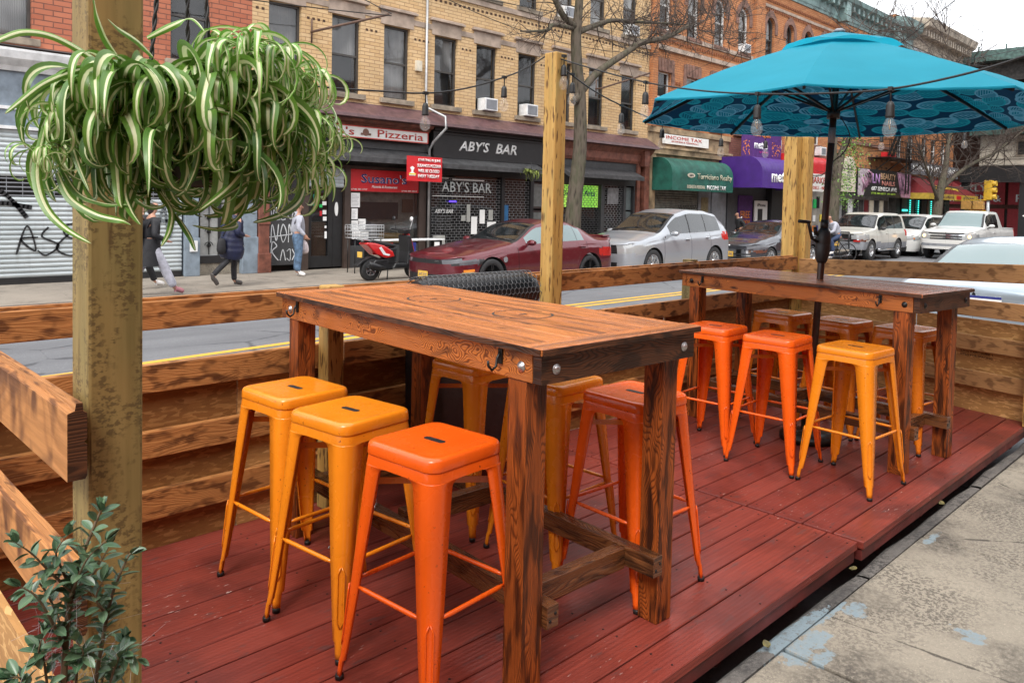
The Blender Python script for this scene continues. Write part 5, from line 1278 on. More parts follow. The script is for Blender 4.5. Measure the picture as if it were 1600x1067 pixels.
for k in range(6): T(bw, ("Cocktails & Spirits", "Craft Beer & Wine", "Happy Hour", "Food & Music", "Open Late", "Since 1933")[k] if k < 5 else "Open Daily", 13.52, 1.09-.075*k, .04, M_GRL, YF+.012, wd=.55, shear=.3)
b = MB(); b.mm((14.0, YF+.02, 1.50), (14.26, YF+.025, 1.54)); b.build('neon_tube', emit('blue_neon', (.10, .05, .9), 1.2), bw)
b = MB(); b.mm((16.14, YF+.02, .4), (16.30, YF+.027, 1.45)); b.build('blue_strip_poster', plain('blue_poster', (.02, .12, .28), .5), bw)
for (x, z, w_, h_) in ((14.65, .95, .13, .5), (14.45, .98, .16, .16), (14.83, .60, .22, .5), (15.15, .9, .2, .4), (15.5, 1.0, .17, .3), (15.45, .60, .35, .35), (13.45, .22, .42, .36), (15.0, .25, .7, .05), (13.36, 2.14, .6, .04), (14.1, 2.12, 1.2, .03), (13.4, 1.66, 1.9, .015), (13.4, -.1, 2.2, .18)):
    b = MB(); b.mm((x, YF+.015, z), (x+w_, YF+.021, z+h_)); b.build('window_notice', random.choice([M_WHTL, plain('faded_paper', (.40, .40, .37), .7)]), bw)
b = MB(); b.mm((17.36, YF+.10, -.2), (18.14, YF+.16, 1.30)); b.mm((17.36, YF+.10, 1.36), (18.14, YF+.12, 2.18)); bd = b.build('bar_side_door', plain('dark_brown_door', (.045, .03, .028), .4), e)
b = MB(); b.mm((17.46, YF+.09, .62), (18.04, YF+.099, 1.24)); b.mm((17.44, YF+.09, 1.42), (18.06, YF+.099, 2.12)); b.build('door_glass', plain('dusty_glass', (.16, .17, .165), .2), bd); b = MB(); b.mm((17.42, YF+.08, .38), (17.66, YF+.088, .68)); b.build('paper_notice', M_WHTL, bd)
# ---- salon with green sign
b = MB(); b.mm((17.7, YF-.03, 2.20), (22.5, YF+.1, 2.98)); b.build('charcoal_fascia', M_CHARP, e)
b = MB(); b.mm((18.36, YF+.12, -.2), (20.62, YF+.125, 2.2)); b.mm((20.8, YF+.12, -.2), (21.85, YF+.125, 2.2)); sw = b.build('salon_window', M_SHOPG, e)
gm = Mat('lit_green_window_sign'); oo = gm.obj(); spx = gm.n('ShaderNodeSeparateXYZ'); gm.l(oo, spx.inputs[0]); gc = gm.mix(gm.ramp(gm.noise(oo, .8, 2), .35, .65), (.10, .42, .04), (.34, .60, .08)); gm.fin(gc, .5); gm.l(gc, gm.b.inputs['Emission Color']); gm.b.inputs['Emission Strength'].default_value = .45
b = MB(); b.mm((18.6, YF+.095, 1.42), (20.58, YF+.11, 2.15)); gs = b.build('green_window_sign', gm.m, sw)
T(gs, "Dental", 18.75, 1.80, .18, M_GRNA, YF+.085, wd=.85, bold=.004); T(gs, "Arts", 19.85, 1.80, .18, M_BLUEL, YF+.085, wd=.55, bold=.004)
link_grille(e, 18.38, 20.62, -.15, 2.18, YF+.03, mat=plain('dark_grille_metal', (.06, .06, .06), .5)); link_grille(e, 20.82, 21.85, -.15, 2.18, YF+.03)
b = MB(); b.mm((20.62, YF-.02, -.2), (20.8, YF+.2, 2.2)); b.mm((21.85, YF-.02, -.2), (21.98, YF+.2, 2.2)); b.mm((22.42, YF-.02, -.2), (22.5, YF+.2, 2.2)); b.build('salon_frame', M_CHARP, e)
b = MB(); b.mm((21.0, YF+.02, 1.55), (21.6, YF+.028, 2.1)); b.build('vent_panel', M_GRL, e); b = MB(); b.mm((21.99, YF+.1, -.2), (22.41, YF+.14, 1.3)); b.mm((21.99, YF+.1, 1.36), (22.41, YF+.12, 2.15)); sd_ = b.build('salon_door', plain('grey_green_door', (.12, .15, .15), .5), e)
b = MB()
for k in range(11): b.mm((22.0, YF+.07, .0+k*.12), (22.4, YF+.08, .015+k*.12))
b.build('door_bars', M_GRL, sd_)
# iron pipe stub brackets on the wall
for (x, z, x2, z2) in ((9.65, 5.45, 11.2, 5.75), (20.2, 5.35, 21.9, 5.75)):
    b = MB(); b.tube([Vector((x, YF, z)), Vector((x, YF-.25, z)), Vector((x2, YF-.95, z2+.25))], .03, 8); b.tube([Vector((x, YF-.02, z-.25)), Vector((x, YF-.02, z+.3))], .02, 6); b.build('flagpole_bracket', plain('rusty_pipe', (.12, .07, .05), .8), e)
fixloc(e)
# hanging fern on Aby's awning
fn = empty('hanging_fern', (16.55, YF-.66, 2.35), 0, 'small yellow-green fern hanging from the bar awning', 'plant'); b = MB(); random.seed(4)
for i in range(70): leaf(b, (random.uniform(-.25, .25), random.uniform(-.06, .06), .1), random.uniform(0, 6.28), random.uniform(-.4, .9), random.uniform(.15, .42), .03, 3, 0, 0, n=7)
b.build('fronds', plain('fern_frond', (.22, .27, .05), .6, var=.5, sc=9), fn, fix=False); b = MB(); b.lathe([(.03, 0), (.09, .02), (.11, .12), (.1, .12)], (0, 0, -.02), 12); b.tube([(0, 0, .1), (0, 0, .38)], .006, 5); b.build('pot', M_BLKP, fn)
# ---- orange brick building ----------------------------------------------------------
e = OB = empty('orange_brick_building', (34.5, YF, -.2), 0, 'orange brick building with arched upper windows and a teal cornice', 'building')
Hs = []; lowW = [(23.69, 24.50), (25.52, 26.33), (27.35, 28.16), (29.2, 30.0), (32.0, 32.8), (34.2, 35.0), (36.4, 37.2)]
for a, c in lowW: Hs.append((a, c, 4.62, 6.42))
arW = [(23.62, 24.44), (25.50, 26.32), (27.42, 28.24), (29.25, 30.07), (31.55, 32.30), (33.38, 34.10), (35.15, 35.90), (36.9, 37.65), (38.7, 39.45), (40.5, 41.25), (42.3, 43.05), (44.1, 44.85)]
for a, c in arW: Hs.append((a, c, 7.92, 9.78, 1))
b = MB(); wall_holes(b, 23.16, 46.3, 4.4, 10.9, Hs); body(b, 23.16, 46.3, 4.4, 11.9, 12); b.build('brick_wall', M_BRO, e)
for h in Hs:
    if len(h) > 4: window(e, *h[:4], frm=M_WFRM if h[0] < 31 else M_FRM, arch=True, sill=M_STBR, cur=.5, ac=abs(h[0]-29.25) < .1)
    else: window(e, *h, frm=M_WFRM, sill=M_STBR, cur=.7)
b = MB(); b.mm((30.45, YF-.14, 4.4), (31.2, YF-.001, 10.85)); b.mm((23.2, YF-.14, 4.4), (23.5, YF-.001, 10.85)); b.parts('brick_pilaster', M_BRO, e, lambda x, y, z: x > 25)
b = MB()
for a, c in arW:
    r = (c-a)/2; cx = (a+c)/2; zc = 9.78-r; n = 12
    for k in range(n):
        a0 = math.pi*k/n; a1 = math.pi*(k+1)/n; ex = .12*math.exp(-((k+.5-n/2)/1.3)**2)
        P = [(cx+q*math.cos(t), zc+q*math.sin(t)) for q, t in ((r+.02, a0), (r+.02, a1), (r+.24+ex, a1), (r+.24+ex, a0))]; b.prism(P, YF-.05, YF+.02, 'XZ')
    b.mm((a-.24, YF-.045, zc-.30), (a-.02, YF+.02, zc)); b.mm((c+.02, YF-.045, zc-.30), (c+.24, YF+.02, zc))
for a, c in lowW:
    b.mm((a-.18, YF-.05, 6.42), (c+.18, YF+.02, 6.86)); b.mm((a-.20, YF-.05, 5.95), (a-.03, YF+.02, 6.42)); b.mm((c+.03, YF-.05, 5.95), (c+.20, YF+.02, 6.42))
    for k in range(5): b.prism([((a+c)/2-.05+(k-2)*.19, 6.44), ((a+c)/2+.05+(k-2)*.19, 6.44), ((a+c)/2+.075+(k-2)*.215, 6.9), ((a+c)/2-.075+(k-2)*.215, 6.9)], YF-.068, YF-.045, 'XZ')
b.parts('brownstone_surround', M_STBR, e, lambda x, y, z: min([(abs(x-(a+c)/2), 'u%d' % i) for i, (a, c) in enumerate(arW)])[1] if z > 7.5 else min([(abs(x-(a+c)/2), 'l%d' % i) for i, (a, c) in enumerate(lowW)])[1])
b = MB(); b.mm((23.5, YF-.10, 7.20), (30.45, YF+.02, 7.36)); b.mm((23.5, YF-.06, 7.74), (30.45, YF+.02, 7.90)); b.mm((31.2, YF-.06, 7.2), (46.3, YF+.02, 7.32)); b.mm((31.2, YF-.045, 9.0), (31.3, YF+.02, 9.1)); b.mm((31.2, YF-.05, 10.2), (46.3, YF+.02, 10.32)); b.mm((23.2, YF-.05, 10.3), (31.2, YF+.02, 10.4)); b.build('stone_string_course', M_STONE, e)
b = MB()
for x0, x1, z in ((23.5, 30.4, 7.52), (31.25, 46.2, 10.08), (31.25, 46.2, 10.46), (24.7, 25.3, 6.05), (26.55, 27.15, 6.05), (28.4, 29.0, 6.05)):
    n = int((x1-x0)/.17)
    for k in range(n): b.mm((x0+k*.17, YF-.05, z), (x0+.085+k*.17, YF+.01, z+.10))
tag(b.build('brick_dentils', plain('deep_orange_brick', (.24, .085, .035), .9), e), kind='stuff')
b = MB()
for x0, x1, z0, z1, m in ((23.16, 46.3, 10.9, 11.95, 0), ):
    b.prism([(YF+.1, z0), (YF-.05, z0), (YF-.06, z0+.10), (YF-.10, z0+.16), (YF-.10, z0+.55), (YF-.16, z0+.62), (YF-.55, z0+.85), (YF-.62, z1), (YF+.1, z1+.05)], x0, x1, 'YZ')
    n = int((x1-x0)/.6)
    for k in range(n): b.mm((x0+.2+k*.6, YF-.42, z0+.50), (x0+.42+k*.6, YF-.11, z0+.80))
    for k in range(4): xx = (23.3, 30.6, 38.6, 45.4)[k]; b.mm((xx, YF-.5, z0-.1), (xx+.5, YF-.06, z0+.86))
b.build('teal_cornice', M_TEALC, e)
# limestone ground floor
b = MB(); b.mm((23.16, YF-.02, 2.2), (28.75, YF+.2, 4.4)); b.mm((23.16, YF-.16, 3.42), (28.75, YF-.021, 3.62)); b.mm((23.16, YF-.22, 3.621), (28.75, YF-.021, 3.70)); b.mm((23.16, YF-.10, 4.2), (28.75, YF-.021, 4.4)); b.mm((23.2, YF-.12, -.2), (23.55, YF-.021, 3.42)); b.build('limestone_front', M_LIME, e)
b = MB(); b.mm((28.75, YF-.02, 3.4), (38.6, YF+.2, 4.4)); b.build('pink_brick_front', M_BRP, e)
b = MB(); b.mm((23.16, YF+.3, -.2), (46.3, YF+.35, 4.4)); b.build('dark_shop_wall', M_DARKIN, e)
s = shutter(e, 23.62, 26.6, .0, 2.2, plain('olive_grey_shutter', (.16, .155, .13), .6, var=.25), .09, YF+.05); link_grille(e, 25.2, 26.6, .0, 1.6, YF-.02, mat=M_BLKP)
b = MB(); b.mm((26.7, YF+.05, -.2), (27.6, YF+.1, 2.3)); b.mm((27.62, YF-.0, -.2), (28.7, YF+.1, 2.3)); b.build('side_door', M_GREY, e); b = MB(); b.mm((26.9, YF+.035, .9), (27.4, YF+.049, 1.9)); b.build('door_glass', plain('tan_glass', (.22, .18, .09), .3), e)
b = MB(); b.mm((28.8, YF-.01, -.2), (33.9, YF+.15, 2.4)); b.build('phone_shop_front', plain('dark_grey_front', (.07, .072, .08), .5), e)
b = MB(); b.mm((29.6, YF-.07, .3), (30.75, YF-.02, 2.05)); pp = b.build('purple_window_poster', M_PURP2, e); T(pp, 'FREE', 29.75, 1.1, .30, M_ORL, YF-.075, wd=.8, bold=.02); T(pp, '5G PHONE', 29.72, .86, .16, M_ORL, YF-.075, wd=.85, bold=.01); T(pp, 'on us', 29.8, .7, .09, M_WHTL, YF-.075)
b = MB(); b.mm((30.8, YF-.16, .3), (31.9, YF-.11, 1.85)); wp = b.build('white_phone_poster', M_WHTL, e); b = MB(); b.mm((31.05, YF-.17, .62), (31.45, YF-.161, 1.5)); b.build('phone_picture', M_BLKP, wp); T(wp, 'iPhone', 31.0, 1.6, .13, M_BLKP, YF-.165, wd=.7)
b = MB(); b.prism([(31.62+.11*math.cos(t), .55+.11*math.sin(t)) for t in [k*.5 for k in range(12)]], YF-.17, YF-.161, 'XZ'); b.build('round_badge', M_MAG, wp)
b = MB(); b.mm((32.0, YF-.3, -.2), (33.0, YF-.012, 2.4)); b.build('black_door_jamb', M_BLKP, e)
b = MB(); b.mm((33.9, YF-.02, -.2), (38.6, YF+.1, 2.6)); sf = b.build('cream_shop_front', plain('worn_cream_front', (.30, .28, .24), .7, var=.3, sc=1.5), e)
random.seed(12)
for i in range(14):
    x = 33.1+i*.39; 
    for z in (.3, .95, 1.6):
        if random.random() < .75:
            b = MB(); b.mm((x, YF-.06, z), (x+random.uniform(.2, .36), YF-.04, z+random.uniform(.3, .58))); b.build('window_notice', random.choice([M_WHTL, M_REDP, M_YELL, M_ORL, M_BLUEL, plain('dark_glass_panel', (.03, .03, .035), .15), plain('green_sticker', (.02, .5, .12), .5), M_CRM]), sf)
b = MB(); b.mm((38.6, YF-.02, -.2), (46.3, YF+.1, 2.4)); sf2 = b.build('grey_shop_front', plain('grey_frontage', (.20, .20, .20), .6, var=.3), e)
for i in range(9):
    x = 40.0+i*.7; b = MB(); b.mm((x, YF-.05, .0), (x+.55, YF-.03, 2.1)); b.build('shop_panel', (M_BLKP, M_WHT, M_SHOPG, M_DARKIN, plain('dark_red_door', (.14, .01, .015), .4), M_CRM, M_DARKIN, M_CRM, M_BLKP)[i], sf2)
# orange tiled panel and air conditioners over it
b = MB(); b.mm((38.6, YF-.04, 3.45), (46.3, YF+.2, 4.95)); ot = b.build('orange_tile_band', plain('orange_glazed_tile', (.50, .24, .10), .5, var=.15), e)
b = MB()
for r_ in (3.75, 4.35):
    for k in range(10):
        cx = 39.2+k*.72
        for P in ([(cx-.16, r_+.22), (cx+.16, r_+.22), (cx+.10, r_+.14), (cx-.10, r_+.14)], [(cx-.10, r_-.02), (cx+.10, r_-.02), (cx+.16, r_-.10), (cx-.16, r_-.10)], [(cx-.03, r_-.02), (cx+.03, r_-.02), (cx+.03, r_+.14), (cx-.03, r_+.14)]): b.prism(P, YF-.05, YF-.041, 'XZ')
b.build('tile_ornament', M_STBR, ot)
b = MB(); b.mm((38.6, YF-.16, 4.95), (46.3, YF+.1, 5.1)); b.build('ledge', M_STBR, e)
for x, z in ((32.05, 4.12), (34.3, 4.2), (36.6, 4.1)):
    b = MB(); b.mm((x, YF-.35, z), (x+.6, YF-.02, z+.42)); ao = b.build('air_conditioner', M_WHT, e, bevel=.02); b = MB(); b.mm((x+.08, YF-.356, z+.06), (x+.52, YF-.351, z+.36)); b.build('grille', M_GREY, ao)
fixloc(e)
s_ = sign('tax_sign', 23.95, 27.05, 3.82, 4.17, YF-.12, M_SIGNW, 'white income tax sign on the limestone front', th=.04)
T(s_, 'INCOME TAX', 24.15, 4.0, .12, M_REDL, YF-.124, wd=2.4); T(s_, '(BUSINESS & PERSONAL)', 24.5, 3.89, .06, M_REDL, YF-.124, wd=1.8); fixloc(s_)
def barrel_awning(name, x0, x1, z0, z1, out, mat, label, slabs=6):
    """bullnose awning: rounded top, straight valance, rounded or flat ends"""
    o = empty(name, ((x0+x1)/2, YF-.02, z0), 0, label, 'awning'); b = MB(); h = z1-z0; rows = []
    prof = [(0, z1)]; n = 8; r = h*.52
    for k in range(n+1):
        a = math.pi/2*k/n; prof.append((out-r*1.0+r*math.sin(a) if out > r else out*math.sin(a), z1-r+r*math.cos(a)))
    prof.append((out, z0)); m = slabs*6
    for i in range(m+1):
        x = x0+(x1-x0)*i/m; pf = .018*abs(math.sin(math.pi*i/6))
        rows.append([(x, YF-.03-(p[0]-pf if 0 < k < len(prof)-1 else p[0]), p[1]) for k, p in enumerate(prof)])
    b.grid(rows)
    for rr in (rows[0], rows[-1]):
        s__ = len(b.v); b.v.extend(rr); b.v.append((rr[0][0], YF-.03, z0)); b.face(list(range(s__, s__+len(rr)+1)))
    b.build('awning_cloth', mat, o)
    return o
ga = barrel_awning('green_awning', 23.35, 27.5, 2.1, 3.28, .95, M_GRNA, 'dark green rounded realty awning below the income tax sign')
yy = YF-.985
T(ga, 'Turriciano Realty', 24.95, 2.48, .27, plain('pale_gold_lettering', (.62, .58, .42), .5), yy, wd=2.45, bold=.002); T(ga, 'BUSINESS & PERSONAL', 24.3, 2.19, .12, M_CRM, yy, wd=1.2); T(ga, 'INCOME TAX', 25.62, 2.17, .16, M_WHTL, yy, wd=1.35, bold=.01)
b = MB(); b.prism([(24.55+.24*math.cos(t), 2.66+.085*math.sin(t)) for t in [k*.42 for k in range(15)]], yy-.004, yy+.006, 'XZ'); b.build('number_oval', M_CRM, ga); T(ga, '681', 24.42, 2.625, .075, M_BLKP, yy-.006, wd=.26, bold=.01); fixloc(ga)
pa = barrel_awning('purple_awning', 28.0, 32.3, 2.32, 3.55, 1.9, M_PURP, 'deep purple phone shop awning between the green and the red awnings')
yy = YF-1.935; T(pa, 'metro', 28.75, 2.55, .42, M_WHTL, yy, wd=1.7, bold=.03); T(pa, 'by T-Mobile', 30.55, 2.52, .26, M_MAG, yy, wd=1.5, bold=.01); fixloc(pa)
pb = sign('purple_banner', 28.75, 32.1, 3.62, 4.75, YF-.6, M_PURP2, 'purple banner with orange and white lettering above the purple awning', 'banner', th=.02)
T(pb, 'Now open!', 29.65, 4.45, .18, M_ORL, YF-.61, wd=1.45, bold=.02); T(pb, 'metro', 29.75, 3.98, .30, M_WHTL, YF-.61, wd=1.15, bold=.03)
b = MB(); random.seed(8)
for k in range(60):
    x = random.choice((random.uniform(28.8, 29.4), random.uniform(31.2, 32.0))); z = random.uniform(3.7, 4.3); b.mm((x, YF-.606, z), (x+.05, YF-.601, z+.05))
b.build('confetti_print', M_ORL, pb); T(pb, 'by T-Mobile', 30.2, 3.82, .08, M_MAG, YF-.61, wd=.7); fixloc(pb)
ra = barrel_awning('red_awning', 32.45, 36.4, 3.15, 3.95, .9, M_REDP, 'red rounded awning with a white lettered band right of the purple awning')
b = MB(); b.mm((32.45, YF-.96, 2.35), (36.4, YF-.93, 3.15)); b.build('white_valance', M_SIGNW, ra); T(ra, 'MEAT MARKET', 32.8, 2.72, .28, M_REDL, YF-.965, wd=3.3, bold=.01); T(ra, 'GROCERY - DELI - BEER', 32.8, 2.45, .14, M_REDL, YF-.965, wd=3.3); fixloc(ra)
wa = sign('arched_sign', 38.7, 40.4, 2.45, 3.5, YF-.5, M_CRM, 'cream arched shop sign with small grey lettering beside the beauty sign', th=.04)
b = MB(); b.prism([(39.55+.85*math.cos(t), 3.5+.75*math.sin(t)) for t in [math.pi*k/12 for k in range(13)]], YF-.5, YF-.46, 'XZ'); b.build('arched_top', M_CRM, wa)
for k in range(8): T(wa, ('FLORIST', 'ARRANGEMENTS', 'WEDDINGS', 'BIRTHDAYS', 'PLANTS', 'GIFTS', 'DELIVERY', 'OPEN 7 DAYS')[k], 39.55, 3.72-.16*k, .07, M_GREY, YF-.506, align='CENTER')
fixloc(wa)
ln_ = sign('beauty_sign', 40.55, 48.1, 2.28, 3.72, YF-.55, M_BLKP, 'wide black and pink beauty and nails sign', th=.08)
pk = plain('pink_mauve_print', (.42, .22, .32), .5, var=.5, sc=2.5); lp = plain('pale_mauve_print', (.50, .42, .46), .5, var=.3)
b = MB(); b.prism([(40.58, 2.32), (41.3, 2.32), (42.0, 3.69), (40.58, 3.69)], YF-.562, YF-.551, 'XZ'); b.build('pale_print', lp, ln_); b = MB(); b.prism([(45.9, 3.69), (48.07, 3.69), (48.07, 2.32), (46.6, 2.32)], YF-.562, YF-.551, 'XZ'); b.build('pink_print', pk, ln_)
b = MB()
for k in range(5): P = [(41.1+.25*k, 2.5+.12*k), (41.25+.25*k, 2.9+.15*k), (41.0+.2*k, 3.2+.1*k)]; b.tube([Vector((p[0], YF-.57, p[1])) for p in P], .05, 5)
for k in range(4): b.tube([Vector((46.4+.35*k, YF-.57, 2.5)), Vector((46.5+.3*k, YF-.57, 3.0)), Vector((46.2+.4*k, YF-.57, 3.5))], .06, 5)
b.build('painted_nails_print', pk, ln_)
T(ln_, 'LN', 42.4, 2.98, .52, plain('lilac_lettering', (.45, .25, .50), .5), YF-.57, wd=1.0, bold=.02); T(ln_, 'BEAUTY', 43.5, 3.22, .34, plain('tan_lettering', (.60, .38, .22), .5), YF-.57, wd=2.2, bold=.03); T(ln_, 'NAILS', 43.7, 2.90, .25, plain('salmon_lettering', (.62, .25, .20), .5), YF-.57, wd=1.9, bold=.03); T(ln_, '687 SENECA AVE', 42.3, 2.60, .22, M_WHTL, YF-.57, wd=3.6, bold=.01); T(ln_, '(718) 381-6877  381-6878', 42.3, 2.38, .13, plain('lime_lettering', (.35, .55, .05), .5), YF-.57, wd=3.4, bold=.01); fixloc(ln_)
# ---- corner building further on ---------------------------------------------------------
e = CB = empty('corner_building', (52, YF, -.2), 0, 'brown brick corner building with tan cornice and a fire escape', 'building')
Hs = [(x, x+.95, 4.62, 6.05) for x in (47.2, 49.0, 51.3, 53.0, 54.9)] + [(x, x+.95, 7.9, 9.7) for x in (47.2, 49.0, 51.3, 53.0, 54.9)]
b = MB(); wall_holes(b, 46.35, 57.4, 3.3, 11.2, Hs); body(b, 46.35, 57.4, 3.3, 12.6, 9); b.build('brick_wall', M_BRO, e)
for h in Hs: window(e, *h, frm=M_WFRM, sill=M_STBR)
b = MB(); b.prism([(YF+.1, 11.2), (YF-.10, 11.2), (YF-.14, 11.7), (YF-.25, 11.9), (YF-.9, 12.3), (YF-1.05, 12.7), (YF+.1, 12.9)], 48.9, 58.1, 'YZ')
for k in range(20): b.mm((49.1+k*.45, YF-.7, 11.8), (49.3+k*.45, YF-.12, 12.15))
b.build('tan_cornice', M_TANC, e)
b = MB(); b.prism([(YF+.1, 10.95), (YF-.10, 10.95), (YF-.12, 11.5), (YF-.6, 11.9), (YF-.7, 12.35), (YF+.1, 12.5)], 46.35, 48.85, 'YZ'); b.build('teal_cornice', M_TEALC, e)
b = MB(); b.mm((47.9, YF-.05, 10.0), (57.4, YF-.01, 11.18)); mu = b.build('painted_panel', plain('pale_grey_mural', (.42, .43, .45), .7, var=.15), e)
T(mu, 'GOTTSCHER', 48.6, 10.35, .6, plain('faded_yellow_lettering', (.62, .52, .18), .6), YF-.055, wd=8.2, bold=.01)
b = MB(); b.mm((46.35, YF+.1, -.2), (57.4, YF+.2, 3.3)); b.build('shop_wall', M_DARKIN, e)
for i in range(8):
    x = 48.4+i*1.1; b = MB(); b.mm((x, YF-.02, -.2), (x+.85, YF+.05, 2.3)); b.build('shop_panel', (M_BLKP, M_STEELG, M_SHOPG, M_BLKP, M_STBR, M_STBR, M_BLKP, M_STEELG)[i], e)
b = MB()
for x in (49.5, 50.9, 53.2):
    for k in range(16): b.mm((x, YF-.10, .2+k*.13), (x+.09, YF-.06, .27+k*.13))
b.mm((48.3, YF-.1, 1.55), (49.1, YF-.06, 1.66)); b.parts('teal_light_strip', emit('teal_light', (.05, .75, .62), 1.3), e, lambda x, y, z: round(x))
# fire escape
fe = MB(); x0, x1 = 43.0, 48.6; yy = YF-1.15
for zf in (4.35, 7.6):
    fe.mm((x0, yy, zf), (x1, YF-.05, zf+.05))
    for z in (zf+.35, zf+.65, zf+.95): fe.bar((x0, yy, z), (x1, yy, z), .035, .035); fe.bar((x0, yy, z), (x0, YF-.05, z), .035, .035); fe.bar((x1, yy, z), (x1, YF-.05, z), .035, .035)
    n = 22
    for k in range(n+1): fe.bar((x0+(x1-x0)*k/n, yy, zf), (x0+(x1-x0)*k/n, yy, zf+.95), .025, .025, upv=(0, 1, 0))
for x in (43.4, 45.0, 46.6, 48.2): fe.bar((x, YF-.05, 3.5), (x, yy+.05, 4.33), .06, .06)
for s_ in (-.22, .22): fe.bar((45.6+s_, yy-.05, 2.5), (45.6+s_, yy-.05, 5.3), .06, .06, upv=(0, 1, 0)); fe.bar((44.0+s_*1.2, yy+.3, 4.5), (46.8+s_*1.2, yy+.3, 7.6), .05, .12)
for k in range(10): fe.bar((45.38, yy-.05, 2.6+k*.28), (45.82, yy-.05, 2.6+k*.28), .03, .03)
fe.build('fire_escape', M_IRON, e)
b = MB(); b.mm((44.4, YF-.5, 4.42), (44.9, YF-.2, 4.75)); b.mm((45.3, YF-.6, 4.42), (45.55, YF-.3, 4.7)); b.build('planter', M_REDP, e)
fixloc(e)
b_ = barrel_awning; ea = empty('restaurant_awning', (53, YF-.3, 2.3), 0, 'dark red sloped restaurant awning with a yellow valance', 'awning')
M_DRED = plain('dark_red_awning_cloth', (.20, .018, .022), .6, var=.15); b = MB(); x0, x1 = 48.2, 57.6; R = [[(x0+.9, YF-.1, 3.66), (x1-.9, YF-.1, 3.66)], [(x0, YF-1.5, 2.62), (x1, YF-1.5, 2.62)]]
b.grid(R, sm=False); b.poly([R[0][0], R[1][0], (x0, YF-.1, 2.62)]); b.poly([R[0][1], R[1][1], (x1, YF-.1, 2.62)]); b.build('awning_cloth', M_DRED, ea)
b = MB(); b.mm((x0, YF-1.51, 2.28), (x1, YF-1.49, 2.62)); b.mm((x0, YF-1.49, 2.28), (x0+.02, YF-.1, 2.62)); b.mm((x1-.02, YF-1.49, 2.28), (x1, YF-.1, 2.62)); b.build('yellow_valance', plain('yellow_valance_cloth', (.60, .42, .06), .6), ea)
ang = math.degrees(math.atan2(1.04, 1.4)); text_obj('lettering', "El Nuevo Luigi's", M_YELL, (50.6, YF-1.23, 2.86), .5, ea, wd=4.6, ext=.01, rot=(ang, 0, 0), bold=.02)
T(ea, 'COMIDAS  LATIN FOOD', 49.8, 2.36, .16, M_STBR, YF-1.515, wd=2.9); T(ea, 'RESTAURANT', 54.6, 2.36, .16, M_STBR, YF-1.515, wd=2.3); b = MB(); b.mm((53.2, YF-1.52, 2.33), (54.1, YF-1.511, 2.57)); b.build('small_picture', M_REDP, ea); fixloc(ea)
jr = sign('restaurant_sign', 48.6, 57.3, 3.74, 4.46, YF-.35, M_GREY, 'grey restaurant sign with white lettering above the dark red awning', th=.1)
T(jr, "JORGE'S RESTAURANT", 48.8, 3.86, .46, M_WHTL, YF-.36, wd=8.3, bold=.03); fixloc(jr)
# ---- elevated railway and station across the side street --------------------------------
e = EL = empty('elevated_railway', (64, 5, -.35), 0, 'dark steel elevated railway crossing over the far end of the street', 'railway bridge')
b = MB()
x0, x1 = 59.5, 72
for x in (x0, x1): b.mm((x, -45, 10.3), (x+.35, 60, 11.4))
b.mm((x0, -45, 11.4), (x1+.35, 60, 11.55)); b.build('girder', M_DSTEEL, e)
b = MB(); b.mm((x0-.9, -45, 11.65), (x0-.7, 60, 12.25)); b.mm((x0-.9, -45, 11.55), (x0, 60, 11.65))
k = -45
while k < 60: b.mm((x0-.92, k, 12.25), (x0-.86, k+.08, 12.55)); k += 1.6
b.build('green_parapet', M_STEELG, e)
b = MB(); y = -45
while y < 60:
    b.bar((x0+.3, y, 9.6), (x0+.3, y+1.0, 10.3), .10, .08, upv=(1, 0, 0)); b.bar((x0+.3, y+1.0, 10.3), (x0+.3, y+2.0, 9.6), .10, .08, upv=(1, 0, 0)); y += 2.0
b.mm((x0+.2, -45, 9.45), (x0+.4, 60, 9.6)); b.build('lattice', M_DSTEEL, e)
for yy in (-30, -14, 2, 18, 30, 46):
    for x in (x0+.4, x1-.6): b = MB(); b.mm((x, yy-.25, -.35), (x+.5, yy+.25, 10.3)); b.mm((x-.12, yy-.35, -.35), (x+.62, yy+.35, .3)); b.build('column', M_DSTEEL, e)
fixloc(e)
e = empty('station_building', (64, 9, 2.4), 0, 'beige panelled station house with dark steel beams below the elevated railway', 'station building')
b = MB(); b.mm((61.6, -18, 4.8), (72, 16.3, 7.0)); b.build('panel_wall', M_BEIGE, e)
b = MB()
for k in range(34):
    yy = 16.2-k*1.0; b.mm((61.54, yy-.06, 5.35), (61.595, yy+.0, 6.75))
for z0_, z1_ in ((4.85, 4.93), (5.27, 5.34), (6.76, 6.88)): b.mm((61.54, -18, z0_), (61.58, 16.3, z1_))
b.build('panel_moulding', plain('beige_trim', (.40, .36, .30), .7), e)
b = MB(); b.prism([(60.9, 6.9), (72.5, 6.9), (72.5, 7.6), (61.6, 8.6), (60.9, 7.2)], -18, 16.8, 'XZ'); b.build('green_roof_edge', M_STEELG, e)
for (a, c) in ((12.6, 14.1), (9.0, 10.5), (5.0, 6.5)):
    b = MB(); b.mm((61.50, a, 5.45), (61.59, c, 6.65)); wo_ = b.build('window', M_STONE2, e); b = MB(); b.mm((61.47, a+.12, 5.55), (61.50, c-.12, 6.4)); b.build('pane', M_DARKIN, wo_)
b = MB(); b.mm((60.6, -18, 3.75), (61.2, 17.2, 4.6)); b.mm((60.8, -18, 4.6), (61.6, 17.2, 4.72)); b.mm((61.2, -18, 4.3), (72, 17.0, 4.6)); b.mm((60.5, -18, 3.65), (61.3, 17.2, 3.75)); b.build('dark_beam', M_BLKP, e)
